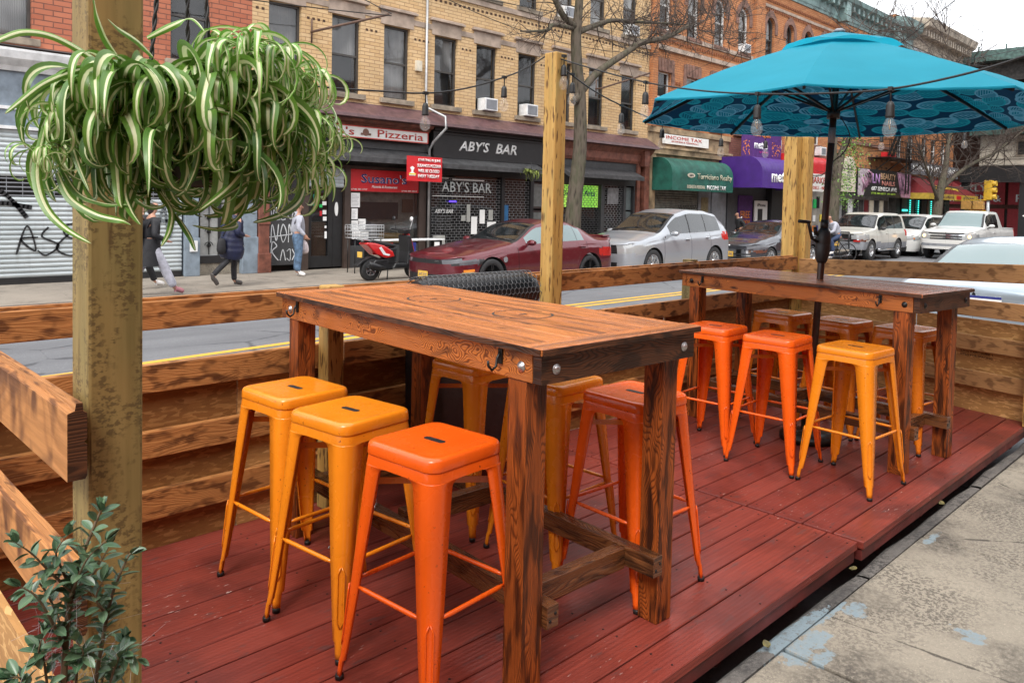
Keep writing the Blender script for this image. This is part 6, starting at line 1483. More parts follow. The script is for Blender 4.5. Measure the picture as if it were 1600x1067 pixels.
for yy in (16.9, 13.4, 8.2, 3.0): b = MB(); b.mm((60.7, yy-.22, -.35), (61.15, yy+.22, 3.65)); b.build('column', M_BLKP, e)
fixloc(e)
for lab, y0_, y1_, rows_ in (('dark red sign board with white lettering under the station, left of the traffic light', 15.7, 21.0, (('DINER', 2.35, 'N'),)), ('dark red pizza sign board with white lettering under the station, right of the traffic light', 9.0, 15.5, ())):
    o = empty('shop_sign', (68, (y0_+y1_)/2, .8), 0, lab, 'sign'); b = MB(); b.mm((66.0, y0_, 2.2), (66.1, y1_, 3.95)); b.mm((66.0, y0_, -.35), (66.15, y1_, 1.9)); b.build('sign_board', M_RBR, o)
    if '' != rows_ and rows_: 
        text_obj('lettering', 'BROOKLYN', M_WHTL, (65.98, 20.4, 3.15), .52, o, wd=4.1, ext=.01, rot=(90, 0, -90), bold=.02); text_obj('lettering', 'CHICKEN &', M_WHTL, (65.98, 20.4, 2.4), .52, o, wd=4.5, ext=.01, rot=(90, 0, -90), bold=.01)
    else: text_obj('lettering', 'PIZZA', M_WHTL, (65.98, 15.0, 2.4), .55, o, wd=2.6, ext=.01, rot=(90, 0, -90), bold=.01)
    fixloc(o)
e = empty('far_corner_building', (72, 15, -.35), 0, 'dark brick building across the side street under the elevated railway', 'building')
b = MB(); b.mm((66.2, -25, -.35), (80, 60, 9.5)); b.build('brick_wall', brick_mat('dark_red_brick', (.16, .07, .05), (.12, .05, .035), (.06, .035, .03)), e)
for k in range(9):
    b = MB(); b.mm((66.1, -20+k*4.2, -.35), (66.19, -17.2+k*4.2, 1.8)); b.build('shop_window', M_DARKIN, e)
fixloc(e)
# ---- red brick block behind the camera: the restaurant the deck belongs to (closes the sky on that side) ----
e = empty('restaurant_building', (8, -4.2, -.1), 0, 'brown brick building on the near side behind the camera', 'building')
b = MB(); b.mm((-26, -14, -.1), (70, -4.2, 8.2)); b.build('brick_wall', M_BRR, e)
b = MB()
for k in range(48):
    for z in (3.9,): b.mm((-25+k*2, -4.19, z), (-24+k*2, -4.15, z+1.8))
b.build('window_row', M_FRM, e); fixloc(e)
# ---------------------------------------------------------------- vehicles
def lerp_tab(tab, x):
    if x <= tab[0][0]: return tab[0][1]
    for (a, va), (b_, vb) in zip(tab[:-1], tab[1:]):
        if x <= b_:
            t = (x-a)/(b_-a); t = t*t*(3-2*t)*.5+t*.5; return va+(vb-va)*t
    return tab[-1][1]
def carpaint(name, col, metal=.35, rough=.28, coat=.8):
    m = Mat(name); c = m.mix(m.ramp(m.noise(m.obj(), 1.2, 2), .3, .7), tuple(q*.9 for q in col), col); c = m.mix(m.ramp(m.noise(m.map(m.obj(), (1, 1, 3)), 9, 3), .5, .8, 0, .12), c, (.2, .18, .16))
    return m.fin(c, rough, metal, .5, coat)
M_TYRE = plain('tyre_rubber', (.022, .022, .023), .75); M_RIMD = plain('dark_alloy', (.05, .05, .052), .35, .8); M_RIMS = plain('silver_alloy', (.60, .61, .62), .28, .85)
M_TRIM = plain('black_trim', (.018, .018, .019), .45); M_CHROME = plain('chrome', (.75, .76, .77), .12, 1.0, var=.05); M_HEADL = glass_mat('headlamp_glass', (.35, .36, .36), .9, .08)
M_AMBER = plain('amber_lens', (.75, .22, .03), .25); M_REDLN = plain('red_lens', (.45, .02, .015), .25); M_PLATE = plain('yellow_plate', (.72, .45, .08), .45); M_WELL = plain('wheel_well', (.01, .01, .01), .9)
M_SEAT = plain('car_interior', (.05, .045, .04), .8, var=.5, sc=5)
def wheel(par, x, y, r, side, wd=.21, rim=M_RIMS, spokes=5, ratio=.66):
    """axle along y; side=-1 faces -y"""
    M = Matrix.Rotation(R_(90), 3, 'X') if side < 0 else Matrix.Rotation(R_(-90), 3, 'X')
    e = MB(); e.lathe([(r*ratio, -wd/2), (r*.93, -wd/2), (r, -wd*.36), (r, wd*.36), (r*.93, wd/2), (r*ratio, wd/2-.01)], (x, y, r), 30, M, cap=False)
    w_ = e.build('wheel', M_TYRE, par)
    q = MB(); rr = r*ratio; q.lathe([(rr, wd/2-.012), (rr*.93, wd/2-.005), (rr*.88, wd/2-.03), (rr*.86, wd/2-.10), (.001, wd/2-.10)], (x, y, r), 30, M, cap=False)
    q.lathe([(rr*.24, wd/2-.10), (rr*.24, wd/2-.02), (rr*.16, wd/2-.008), (.001, wd/2-.006)], (x, y, r), 14, M, cap=False)
    for k in range(spokes):
        a = 2*math.pi*k/spokes+.3
        for da in (-.12, .12):
            p0 = M @ Vector((rr*.15*math.cos(a), rr*.15*math.sin(a), wd/2-.03)); p1 = M @ Vector((rr*.92*math.cos(a+da*.9), rr*.92*math.sin(a+da*.9), wd/2-.022))
            q.bar(p0+Vector((x, y, r)), p1+Vector((x, y, r)), .030, .02, upv=(0, 1, 0))
    q.build('rim', rim, w_); return w_
def car(name, label, loc, S, rz=0):
    """S: dict. x runs from the nose (0) to the tail (L); side nearest -y is seen from the deck"""
    e = empty(name, loc, rz, label, S.get('cat', 'car'), S.get('group')); L, W = S['L'], S['W']/2; wr = S['wr']; ax = S['axles']; arch = wr*1.13
    Ln, Lt = S.get('nose', .62), S.get('tailr', .35)
    st = set()
    n = 14
    for k in range(n+1): st.add(round(Ln*(1-math.cos(math.pi/2*k/n)), 4)); st.add(round(L-Lt*(1-math.cos(math.pi/2*k/n)), 4))
    x = Ln
    while x < L-Lt: st.add(round(x, 4)); x += .07
    for a in ax:
        for k in range(13): st.add(round(a-arch*math.cos(math.pi*k/12), 4))
    for nm in ('ws', 'side', 'rw'):
        for q in S[nm]:
            if isinstance(q, tuple): [st.add(z) for z in q[:2]]
            else: st.add(q)
    for q in S['gaps']: st.add(q-.006); st.add(q+.006)
    xs = sorted(st); xs = [x for i, x in enumerate(xs) if i == 0 or x-xs[i-1] > .0035]
    NB = 12   # lower body rows
    def half(x):
        w_ = W
        p = S.get('pow', 2.7)
        if x < Ln: w_ = W*max(.0, 1-(1-x/Ln)**p)**(1/p)
        if x > L-Lt: w_ = min(w_, W*max(.0, 1-((x-L+Lt)/Lt)**p)**(1/p))
        return max(w_, .001)
    rows = []; info = []
    for x in xs:
        w_ = half(x); zb = S['zb']
        for a in ax:
            if abs(x-a) < arch: zb = max(zb, wr+math.sqrt(max(0, arch**2-(x-a)**2)))
        zs = lerp_tab(S['shoulder'], x); zt = lerp_tab(S['top'], x); wt = min(lerp_tab(S['topw'], x)*W, w_*.97)
        fl = 1+.012*sum(math.exp(-((x-a)/.35)**2) for a in ax)
        P = []
        P.append((w_-.14 if w_ > .3 else w_*.5, zb+.0)); 
        for k in range(NB+1):
            t = k/NB; z = zb+(zs-zb)*t; zz = (z-S['zb'])/(zs-S['zb'])
            f = lerp_tab([(0, .955), (.18, .985), (.5, 1.0), (.62, .992), (.80, .985), (.94, .955), (1, .925)], zz)
            P.append((w_*f*(fl if .1 < zz < .85 else 1), z))
        ys, zs_ = P[-1]
        # greenhouse rows 4
        for k in range(1, 5):
            t = (0, .08, .5, .88, 1)[k]; P.append((ys+(wt-ys)*t + .02*math.sin(math.pi*t), zs_+(zt-.02-zs_)*t))
        P.append((wt*.90, zt)); P.append((wt*.5, zt+S.get('crown', .02))); P.append((0, zt+S.get('crown', .02)*1.4))
        rows.append(P); info.append((x, w_, zs, zt))
    m = len(rows[0]); G = {}
    def reg(i, j, sg):
        x = (xs[i]+xs[i+1])/2; y = rows[i][j][0]; z = (rows[i][j][1]+rows[i][j+1][1]+rows[i+1][j][1]+rows[i+1][j+1][1])/4; yy = (rows[i][j][0]+rows[i+1][j][0])/2
        if j == 0: return 'well'
        if j <= NB:
            for g in S['gaps']:
                if abs(x-g) < .007 and z > S['zb']+.12: return 'gap'
            r_ = S['front'](x, yy, z) if x < Ln*1.6 else (S['back'](x, yy, z) if x > L-Lt*1.6 else None)
            if r_: return r_
            if z < S['zb']+S.get('skirt', .07): return S.get('skirtm', 'paint')
            return 'paint'
        if j in (NB+2, NB+3):
            for a, c in S['side']:
                if a < x < c: return 'side%d' % [q[0] for q in S['side']].index(a)
            if S['side'][0][0] < x < S['side'][-1][1]: return 'trim'
            return 'paint'
        if j == NB+5 and (S['ws'][0] < x < S['ws'][1] or S['rw'][0] < x < S['rw'][1]): return 'wsx'
        if j >= NB+5:
            if S['ws'][0] < x < S['ws'][1]: return 'wsx' if x < S['ws'][0]+.03 else 'wind'
            if S['rw'][0] < x < S['rw'][1]: return 'rear'
            if S['ws'][1] < x < S['rw'][0]: return S.get('roofm', 'paint')
        return 'paint'
    for i in range(len(xs)-1):
        for j in range(m-1):
            for sg in (-1, 1):
                r_ = reg(i, j, sg); G.setdefault((r_, sg if r_.startswith('side') else 0), []).append((i, j, sg))
    mats = dict(paint=S['paint'], well=M_WELL, gap=M_WELL, wind=S.get('wg', M_CGLASS), rear=S.get('rg', M_CGLASS), trim=M_TRIM, wsx=M_TRIM, grille=M_TRIM, lamp=S.get('lamp', M_HEADL), tail=M_REDLN, black=M_TRIM, chrome=M_CHROME, grey=M_GREY, amber=M_AMBER, lower=S.get('lowerm', M_TRIM), roofblk=M_CGLASS)
    names = dict(paint='body', well='wheel_well', gap='door_gap', wind='windscreen', rear='rear_window', trim='window_trim', wsx='scuttle', grille='grille', lamp='headlight', tail='tail_light', black='bumper_insert', chrome='chrome_trim', grey='grey_cladding', amber='indicator', lower='lower_cladding', roofblk='glass_roof')
    for (r_, sg), cells in G.items():
        b = MB(); idx = {}
        for (i, j, s__) in cells:
            q = []
            for a, c in ((i, j), (i+1, j), (i+1, j+1), (i, j+1)):
                k_ = (a, c, s__ if rows[a][c][0] > 1e-4 else 0)
                if k_ not in idx: idx[k_] = len(b.v); b.v.append((xs[a], s__*rows[a][c][0], rows[a][c][1]))
                q.append(idx[k_])
            if s__ > 0: q.reverse()
            if len(set(q)) >= 3: b.face(q, [(0, 0)]*4, .5, 0, True)
        side = r_.startswith('side')
        if r_ in ('lamp', 'tail', 'amber'):   # one mesh per lamp
            for s__ in (-1, 1):
                bb = MB(); mp = {}
                for f in b.f:
                    if sum(b.v[v][1] for v in f)*s__ > 0:
                        for v in f:
                            if v not in mp: mp[v] = len(bb.v); bb.v.append(b.v[v])
                        bb.face([mp[v] for v in f], [(0, 0)]*4, .5, 0, True)
                if bb.f: bb.build(names[r_], mats[r_], e, fix=False)
            continue
        b.build('side_window' if side else names[r_], M_CGLASS if side and not S.get('sg') else (S['sg'] if side else mats[r_]), e, fix=False)
    # tail cap and nose cap
    # cabin interior
    b = MB(); b.mm((S['ws'][0]+.25, -W*.72, S['zb']+.2), (S['rw'][0]+.1, W*.72, lerp_tab(S['shoulder'], L/2)-.12)); 
    for xx in S.get('seats', (S['ws'][1]+.25, S['ws'][1]+1.15)):
        for yy in (-.36, .36): b.mm((xx, yy-.22, .5), (xx+.14, yy+.22, lerp_tab(S['top'], xx)-.30)); b.mm((xx+.02, yy-.12, lerp_tab(S['top'], xx)-.28), (xx+.12, yy+.12, lerp_tab(S['top'], xx)-.12))
    b.build('interior', M_SEAT, e)
    b = MB(); b.mm((.25, -W+.12, S['zb']+.03), (L-.2, W-.12, S['zb']+.16)); b.build('underbody', M_WELL, e)
    for a in ax:
        for s__ in (-1, 1): wheel(e, a, s__*(W-.115), wr, s__, rim=S.get('rim', M_RIMS), spokes=S.get('spokes', 5), ratio=S.get('ratio', .66))
    # mirrors
    mx, mz = S['mirror']
    for s__ in (-1, 1):
        b = MB(); 
        ring = []
        for k in range(5):
            t = k/4; sc = math.sin(math.pi*(.12+.76*t))**.6
            ring.append([(mx-.02+.09*math.cos(q)*sc*.9, s__*(W*.93+.04+.20*t), mz+.065*math.sin(q)*sc) for q in [2*math.pi*z/12 for z in range(12)]])
        b.grid(ring, close=True); b.poly(ring[0]); b.poly(ring[-1]); b.bar((mx, s__*W*.88, mz-.05), (mx, s__*(W*.93+.09), mz-.03), .05, .04); b.build('door_mirror', S.get('mirm', S['paint']), e)
    # handles
    for hx, hz in S.get('handles', ()):
        for s__ in (-1, 1): b = MB(); b.mm((hx-.10, s__*(W*.985), hz-.016), (hx+.10, s__*(W*1.012), hz+.016)); b.build('door_handle', S.get('hm', S['paint']), e, bevel=.008)
    return e
def plate(e, y, z, mat, x=-.012, s='KDR 4821', w_=.31, h_=.155, txt=M_BLUEL, rot=-90):
    b = MB(); b.mm((x-.006, y-w_/2, z-h_/2), (x, y+w_/2, z+h_/2)); p = b.build('licence_plate', mat, e)
    text_obj('plate_number', s, txt, (x-.0065, y+w_*.40, z-h_*.22), h_*.45, p, wd=w_*.8, ext=.001, rot=(90, 0, rot), bold=.01)
    return p
GRP = 'vehicles along the far side of the street'
# dark red muscle sedan
def f1(x, y, z):
    if .63 < z < .725 and y > .50 and x < .62: return 'lamp'
    if .615 < z < .725: return 'grille'
    if .25 < z < .42 and y < .62: return 'black'
    if .47 < z < .53 and .78 < y and x > .30 and x < .5: return 'amber'
def k1(x, y, z):
    if .70 < z < .86: return 'tail'
PR = carpaint('dark_red_metallic_paint', (.120, .008, .016))
S1 = dict(L=5.05, W=1.90, wr=.36, axles=(.98, 4.03), zb=.20, nose=.75, tailr=.45, pow=2.9,
  shoulder=[(0, .70), (.25, .745), (.7, .80), (1.5, .92), (2.4, .97), (3.4, 1.0), (4.0, 1.03), (4.7, 1.02), (5.05, .95)],
  top=[(0, .735), (.25, .80), (.8, .90), (1.55, 1.01), (1.75, 1.05), (2.5, 1.40), (3.0, 1.475), (3.5, 1.455), (3.9, 1.34), (4.42, 1.12), (4.55, 1.10), (5.0, 1.10), (5.05, .98)],
  topw=[(0, .8), (1.6, .83), (1.8, .80), (2.5, .66), (3.2, .66), (3.9, .66), (4.4, .74), (5.05, .85)], crown=.022,
  ws=(1.66, 2.52), side=[(2.02, 2.93), (2.98, 3.62), (3.64, 3.86)], rw=(3.75, 4.38), gaps=(1.72, 2.96, 3.92), paint=PR, rim=M_RIMD, spokes=5, ratio=.74, mirror=(2.02, 1.03), handles=((2.78, .88), (3.74, .91)), front=f1, back=k1, sg=M_HGLASS, lamp=plain('smoked_headlamp', (.10, .10, .11), .12), group=GRP)
c1 = car('parked_car', 'dark red muscle sedan parked before the black-fronted bar', (9.72, 12.36, -.346), S1)
b = MB(); b.prism([(-.28, .12), (-.02, .20), (.34, .22), (.30, -.22), (-.02, -.20), (-.28, -.12)], .0, .035, 'XY'); o = b.build('hood_scoop', PR, c1, bevel=.02, seg=2); o.location = (1.05, 0, .93); o.rotation_euler = (0, -.115, 0)
b = MB(); b.mm((-.30, -.14, .006), (-.27, .14, .03)); o2 = b.build('scoop_opening', M_TRIM, o)
b = MB(); b.mm((4.72, -.72, 1.105), (4.98, .72, 1.145)); b.build('boot_spoiler', PR, c1, bevel=.015); plate(c1, .05, .38, M_PLATE, -.01, 'JHT 3197'); T_ = text_obj('grille_badge', 'SRT', M_CHROME, (.012, -.28, .655), .03, c1, wd=.14, ext=.003, rot=(90, 0, -90)); 
b = MB(); P = [(1.32+.06*math.cos(t), .70+.06*math.sin(t)) for t in [k*.6 for k in range(11)]]; b.prism(P, -.962, -.955, 'XZ'); b.build('fender_badge', M_CHROME, c1)
# silver crossover
def f2(x, y, z):
    if .66 < z < .86 and y > .50: return 'lamp'
    if .62 < z < .88 and y < .50: return 'chrome' if int(z*40) % 2 else 'grille'
    if .33 < z < .42 and y < .55: return 'black'
    if .30 < z < .36 and y > .8 and x > .35: return 'amber'
def k2(x, y, z):
    if .95 < z < 1.12 and y > .55: return 'tail'
S2 = dict(L=4.75, W=1.92, wr=.375, axles=(.95, 3.80), zb=.24, nose=.60, tailr=.38, pow=3.0,
  shoulder=[(0, .84), (.4, .93), (1.2, 1.03), (2.2, 1.07), (3.5, 1.10), (4.4, 1.16), (4.75, 1.10)],
  top=[(0, .87), (.3, .97), (1.15, 1.10), (1.35, 1.15), (2.25, 1.60), (2.8, 1.70), (3.6, 1.69), (4.1, 1.62), (4.45, 1.42), (4.72, 1.16), (4.75, 1.12)],
  topw=[(0, .8), (1.3, .83), (2.2, .70), (3.9, .69), (4.5, .72), (4.75, .8)], crown=.02, ws=(1.28, 2.22), side=[(1.75, 2.62), (2.68, 3.42), (3.46, 4.15)], rw=(4.12, 4.62), gaps=(1.42, 2.65, 3.58),
  paint=carpaint('silver_metallic_paint', (.36, .38, .41), .35), rim=M_RIMS, spokes=7, ratio=.68, mirror=(1.75, 1.12), handles=((2.45, .97), (3.40, 1.0)), hm=M_CHROME, front=f2, back=k2, group=GRP, lowerm=M_GREY)
c2 = car('parked_car', 'silver crossover parked behind the dark red sedan', (15.15, 12.30, -.346), S2)
c2.scale = (1, 1, 1.04)
b = MB(); b.mm((1.35, -.975, 1.0), (1.40, -.96, 1.06)); b.build('fender_badge', M_CHROME, c2)
# black sedan with chrome nose
def f3(x, y, z):
    if .62 < z < .76 and y > .52: return 'lamp'
    if .70 < z < .76: return 'chrome'
    if .54 < z < .60: return 'chrome'
    if .28 < z < .56 and y < .62: return 'chrome' if int(z*36) % 3 == 0 else 'grille'
S3 = dict(S1); S3.update(L=4.85, W=1.84, axles=(.92, 3.72), wr=.34, front=f3, back=k1, paint=carpaint('dark_grey_metallic_paint', (.070, .073, .085), .5, .2), rim=M_RIMS, gaps=(1.6, 2.8, 3.75), side=[(1.85, 2.77), (2.82, 3.5), (3.53, 3.72)], rw=(3.6, 4.2), ws=(1.5, 2.38), sg=None,
  top=[(0, .735), (.25, .82), (.8, .93), (1.4, 1.02), (1.6, 1.06), (2.35, 1.41), (2.85, 1.465), (3.4, 1.44), (3.8, 1.32), (4.25, 1.12), (4.7, 1.08), (4.85, .98)], topw=[(0, .8), (1.45, .83), (1.7, .80), (2.35, .66), (3.2, .66), (3.8, .66), (4.2, .74), (4.85, .85)])
c3 = car('parked_car', 'dark sedan with chrome-trimmed nose parked behind the silver crossover', (21.25, 12.26, -.346), S3); plate(c3, 0, .47, M_PLATE, -.01, 'GXR 5502')
b = MB(); b.lathe([(.02, 0), (.055, .004), (.06, .012), (.02, .012)], (-.012, 0, .72), 16, Matrix.Rotation(R_(-90), 3, 'Y') @ Matrix.Diagonal((.7, 1, 1))); b.build('emblem', M_CHROME, c3)
# off-white old SUV with bull bar
def f4(x, y, z):
    if .80 < z < .98 and y > .50: return 'lamp'
    if .80 < z < .98: return 'grille'
    if .70 < z < .80: return 'chrome'
    if .50 < z < .70: return 'grey'
def k4(x, y, z):
    if .9 < z < 1.2 and y > .65: return 'tail'
S4 = dict(L=4.55, W=1.80, wr=.39, axles=(.82, 3.48), zb=.42, nose=.35, tailr=.22, pow=3.6,
  shoulder=[(0, 1.0), (.3, 1.06), (1.2, 1.10), (2.2, 1.13), (4.55, 1.14)], top=[(0, 1.02), (.25, 1.10), (1.1, 1.17), (1.3, 1.22), (1.95, 1.70), (2.4, 1.78), (3.9, 1.78), (4.3, 1.70), (4.52, 1.2), (4.55, 1.16)],
  topw=[(0, .85), (1.2, .88), (1.95, .74), (4.0, .74), (4.4, .78), (4.55, .9)], crown=.015, ws=(1.24, 1.94), side=[(1.55, 2.40), (2.47, 3.15), (3.28, 4.12)], rw=(4.28, 4.50), gaps=(1.30, 2.44, 3.2),
  paint=carpaint('off_white_paint', (.52, .51, .46), .05, .35, .5), rim=M_RIMS, spokes=5, ratio=.58, mirror=(1.62, 1.20), mirm=M_TRIM, handles=((2.28, 1.0), (3.05, 1.0)), front=f4, back=k4, skirt=.26, skirtm='grey', group=GRP)
c4 = car('parked_suv', 'off-white older SUV with a black bull bar and grey lower sides', (29.1, 12.24, -.346), {**S4, 'cat': 'car'}); plate(c4, .1, .62, M_PLATE, -.10, 'DLM 2740')
b = MB()
for y in (-.42, .42): b.tube([Vector((-.10, y, .45)), Vector((-.13, y, .8)), Vector((-.10, y, 1.05))], .03, 8)
b.tube([Vector((-.10, -.42, 1.05)), Vector((-.10, .42, 1.05))], .03, 8); b.tube([Vector((-.12, -.42, .75)), Vector((-.12, .42, .75))], .025, 8); b.build('bull_bar', M_TRIM, c4)
b = MB(); b.tube([Vector((1.25, -.93, .42)), Vector((1.4, -.96, .40)), Vector((2.95, -.96, .40)), Vector((3.1, -.93, .42))], .045, 8); b.build('side_step', M_CHROME, c4)
for y in (-.66, .66): b = MB(); b.mm((-.01, y-.12, .71), (.02, y+.12, .77)); b.build('fog_indicator', M_REDLN, c4)
# white minivan
def f5(x, y, z):
    if .68 < z < .84 and y > .45: return 'lamp'
    if .60 < z < .84 and y <= .45: return 'chrome' if int(z*30) % 2 else 'grille'
    if .2 < z < .42 and y < .6: return 'black'
S5 = dict(S2); S5.update(L=5.1, W=1.98, front=f5, zb=.22, axles=(1.0, 4.0), wr=.35, paint=carpaint('white_paint_gloss', (.62, .62, .60), .0, .3, .6), gaps=(1.3, 2.5, 3.7), side=[(1.6, 2.46), (2.54, 3.6), (3.68, 4.6)], ws=(1.0, 2.15), rw=(4.6, 4.95), mirror=(1.55, 1.1), handles=((2.35, .95), (2.75, .95)), hm=None,
   shoulder=[(0, .82), (.4, .92), (1.0, 1.02), (2.2, 1.06), (5.1, 1.06)], top=[(0, .85), (.3, .97), (.95, 1.10), (1.1, 1.15), (2.2, 1.66), (2.8, 1.74), (4.5, 1.72), (4.9, 1.5), (5.08, 1.1), (5.1, 1.05)], topw=[(0, .8), (1.0, .85), (2.2, .72), (4.5, .72), (5.0, .75), (5.1, .8)])
S5['hm'] = S5['paint']
c5 = car('parked_minivan', 'white minivan parked behind the old off-white SUV', (34.35, 12.28, -.346), {**S5, 'cat': 'car'})
for s__ in (-1, 1): b = MB(); b.mm((.18, s__*.78-.11, .72), (.33, s__*.78+.11, .78)); b.build('indicator', M_AMBER, c5)
# white pickup moving in the far lane
def f6(x, y, z):
    if .82 < z < 1.05 and y > .62: return 'lamp'
    if .80 < z < 1.05 and y <= .62: return 'chrome' if int(z*22) % 2 else 'grille'
    if .55 < z < .62: return 'grey'
S6 = dict(L=5.9, W=2.02, wr=.41, axles=(1.0, 4.6), zb=.42, nose=.42, tailr=.15, pow=3.2,
  shoulder=[(0, 1.06), (.3, 1.14), (1.5, 1.20), (5.9, 1.22)], top=[(0, 1.10), (.3, 1.19), (1.45, 1.27), (1.6, 1.31), (2.3, 1.84), (2.7, 1.93), (3.75, 1.92), (4.0, 1.84), (4.2, 1.27), (4.3, 1.25), (5.9, 1.25)],
  topw=[(0, .85), (1.5, .88), (2.3, .74), (4.0, .76), (4.25, .92), (5.9, .95)], crown=.015, ws=(1.54, 2.36), side=[(1.95, 2.9), (2.98, 3.55)], rw=(4.02, 4.16), gaps=(1.62, 2.94, 3.7), wg=M_HGLASS,
  paint=S5['paint'], rim=M_RIMS, spokes=6, ratio=.62, mirror=(2.0, 1.35), handles=((2.75, 1.08),), front=f6, back=k4, group=GRP)
c6 = car('pickup_truck', 'white pickup truck driving in the far lane with its headlights lit', (33.6, 9.95, -.346), {**S6, 'cat': 'truck'})
for s__ in (-1, 1): b = MB(); b.lathe([(.07, 0), (.05, .03), (.001, .035)], (.10, s__*.80, .93), 12, Matrix.Rotation(R_(-90), 3, 'Y')); b.build('lit_bulb', emit('lit_headlamp', (1, .55, .22), 3.0), c6)
# pale silver-blue car parked just beyond the deck, rear towards the deck
def f7(x, y, z):   # the "nose" end of the lofted body is used as the tail here
    if .82 < z < .98 and y > .80: return 'tail'
    if .30 < z < .42: return 'black'
S7 = dict(L=4.55, W=1.82, wr=.33, axles=(.95, 3.6), zb=.20, nose=.42, tailr=.60, pow=3.2,
  shoulder=[(0, .96), (.3, 1.01), (1.0, 1.0), (3.0, .95), (4.3, .78), (4.55, .70)], top=[(0, 1.03), (.25, 1.09), (.5, 1.11), (.62, 1.13), (1.45, 1.44), (2.1, 1.52), (2.7, 1.48), (3.35, 1.06), (3.5, 1.02), (4.4, .82), (4.55, .75)],
  topw=[(0, .85), (.55, .86), (1.4, .70), (2.6, .68), (3.4, .84), (4.55, .85)], crown=.03, ws=(.60, 1.46), side=[(1.05, 1.35), (1.4, 2.15), (2.2, 3.0)], rw=(2.66, 3.42), gaps=(1.2, 2.18, 3.1), wg=M_HGLASS, rg=M_CGLASS,
  paint=carpaint('pale_blue_silver_paint', (.34, .41, .47), .3, .3), rim=M_RIMS, mirror=(3.1, 1.03), handles=((1.5, .9), (2.4, .88)), front=f7, back=lambda x, y, z: None, seats=(.9, 1.9))
c7 = car('parked_sedan', 'pale silver-blue sedan parked just behind the end fence, close to the deck', (9.15, 2.42, -.346), {**S7, 'cat': 'car'})
p7 = plate(c7, -.10, .90, M_WHTL, -.01, 'LV 4002', .32, .16, M_BLKP); b = MB(); b.mm((-.0185, -.26, .955), (-.0163, .06, .98)); b.build('plate_banner', M_BLUEL, p7)
b = MB(); R0 = .055; b.tube([Vector((-.012, -.43+R0*math.cos(t), .87+R0*math.sin(t))) for t in [2*math.pi*k/18 for k in range(19)]], .006, 6, cap=False)
for t in (1.57, 3.66, 5.76): b.bar((-.012, -.43, .87), (-.012, -.43+R0*math.cos(t), .87+R0*math.sin(t)), .008, .006)
b.build('emblem', M_CHROME, c7)
b = MB(); b.mm((-.006, -.30, .80), (.02, .10, .815)); b.build('boot_gap', M_WELL, c7)
# ---------------------------------------------------------------- scooter
e = SCO = empty('motor_scooter', (9.22, 13.87, -.20), R_(3), 'red and black motor scooter parked in front of the pizzeria', 'scooter')
wheel(e, .22, 0, .235, -1, .12, M_RIMS, 6, .55); wheel(e, 1.42, 0, .235, -1, .11, M_RIMS, 5, .55)
def slab(name, poly, y0, y1, mat, bev=.03): b = MB(); b.prism(poly, y0, y1, 'XZ'); return b.build(name, mat, e, bevel=bev, seg=3)
slab('rear_body', [(.02, .78), (.10, .72), (.30, .55), (.55, .47), (.78, .50), (.72, .62), (.50, .74), (.25, .80), (.05, .82)], -.15, .15, M_SCR := carpaint('scooter_red_paint', (.58, .015, .015), .0, .25))
slab('seat', [(.12, .80), (.30, .78), (.55, .72), (.80, .70), (.84, .76), (.62, .80), (.42, .84), (.15, .88)], -.13, .13, M_TRIM)
slab('engine_cover', [(.15, .28), (.35, .20), (.78, .22), (.86, .34), (.62, .46), (.30, .45)], -.11, .11, M_TRIM)
slab('floorboard', [(.72, .24), (1.18, .24), (1.24, .34), (.80, .36)], -.15, .15, M_TRIM); slab('seat_base', [(.60, .34), (.82, .34), (.86, .70), (.60, .68)], -.12, .12, M_TRIM)
slab('leg_shield', [(1.10, .30), (1.22, .32), (1.30, .60), (1.20, .95), (1.10, .96), (1.14, .60)], -.17, .17, M_TRIM); slab('front_fairing', [(1.28, .56), (1.36, .60), (1.28, .86), (1.20, 1.00), (1.16, .98)], -.11, .11, M_SCR, .02)
slab('front_mudguard', [(1.20, .44), (1.30, .50), (1.48, .52), (1.66, .40), (1.62, .36), (1.46, .47), (1.30, .45)], -.07, .07, M_TRIM, .01); slab('rear_mudguard', [(-.16, .34), (-.02, .44), (.20, .52), (.36, .50), (.36, .46), (.20, .48), (.0, .40), (-.14, .30)], -.07, .07, M_TRIM, .01)
b = MB(); b.tube([Vector((1.42, .07, .235)), Vector((1.28, .06, .60)), Vector((1.16, 0, 1.0))], .02, 8); b.tube([Vector((1.42, -.07, .235)), Vector((1.28, -.06, .60))], .02, 8); b.build('fork', M_CHROME, e)
slab('handlebar_cowl', [(1.06, .98), (1.22, .98), (1.26, 1.05), (1.18, 1.10), (1.02, 1.08)], -.12, .12, M_TRIM); b = MB(); b.tube([Vector((1.06, -.34, 1.08)), Vector((1.12, -.12, 1.06)), Vector((1.12, .12, 1.06)), Vector((1.06, .34, 1.08))], .018, 8); b.build('handlebar', M_TRIM, e)
for s__ in (-1, 1):
    b = MB(); b.tube([Vector((1.10, s__*.24, 1.08)), Vector((1.12, s__*.30, 1.28))], .007, 6); b.lathe([(.001, 0), (.05, .004), (.055, .015), (.001, .02)], (1.10, s__*.30, 1.31), 14, Matrix.Rotation(R_(-80), 3, 'Y')); b.build('scooter_mirror', M_WHT if s__ < 0 else M_TRIM, e)
b = MB(); b.tube([Vector((.52, -.15, .26)), Vector((.30, -.19, .30)), Vector((.02, -.20, .38))], [.03, .055, .06], 10); b.build('exhaust', M_TRIM, e)
b = MB(); b.mm((-.05, -.08, .50), (-.04, .08, .62)); b.build('licence_plate', M_PLATE, e); slab('rear_carrier', [(-.05, .86), (.16, .84), (.16, .87), (-.05, .89)], -.10, .10, M_CHROME, .005)
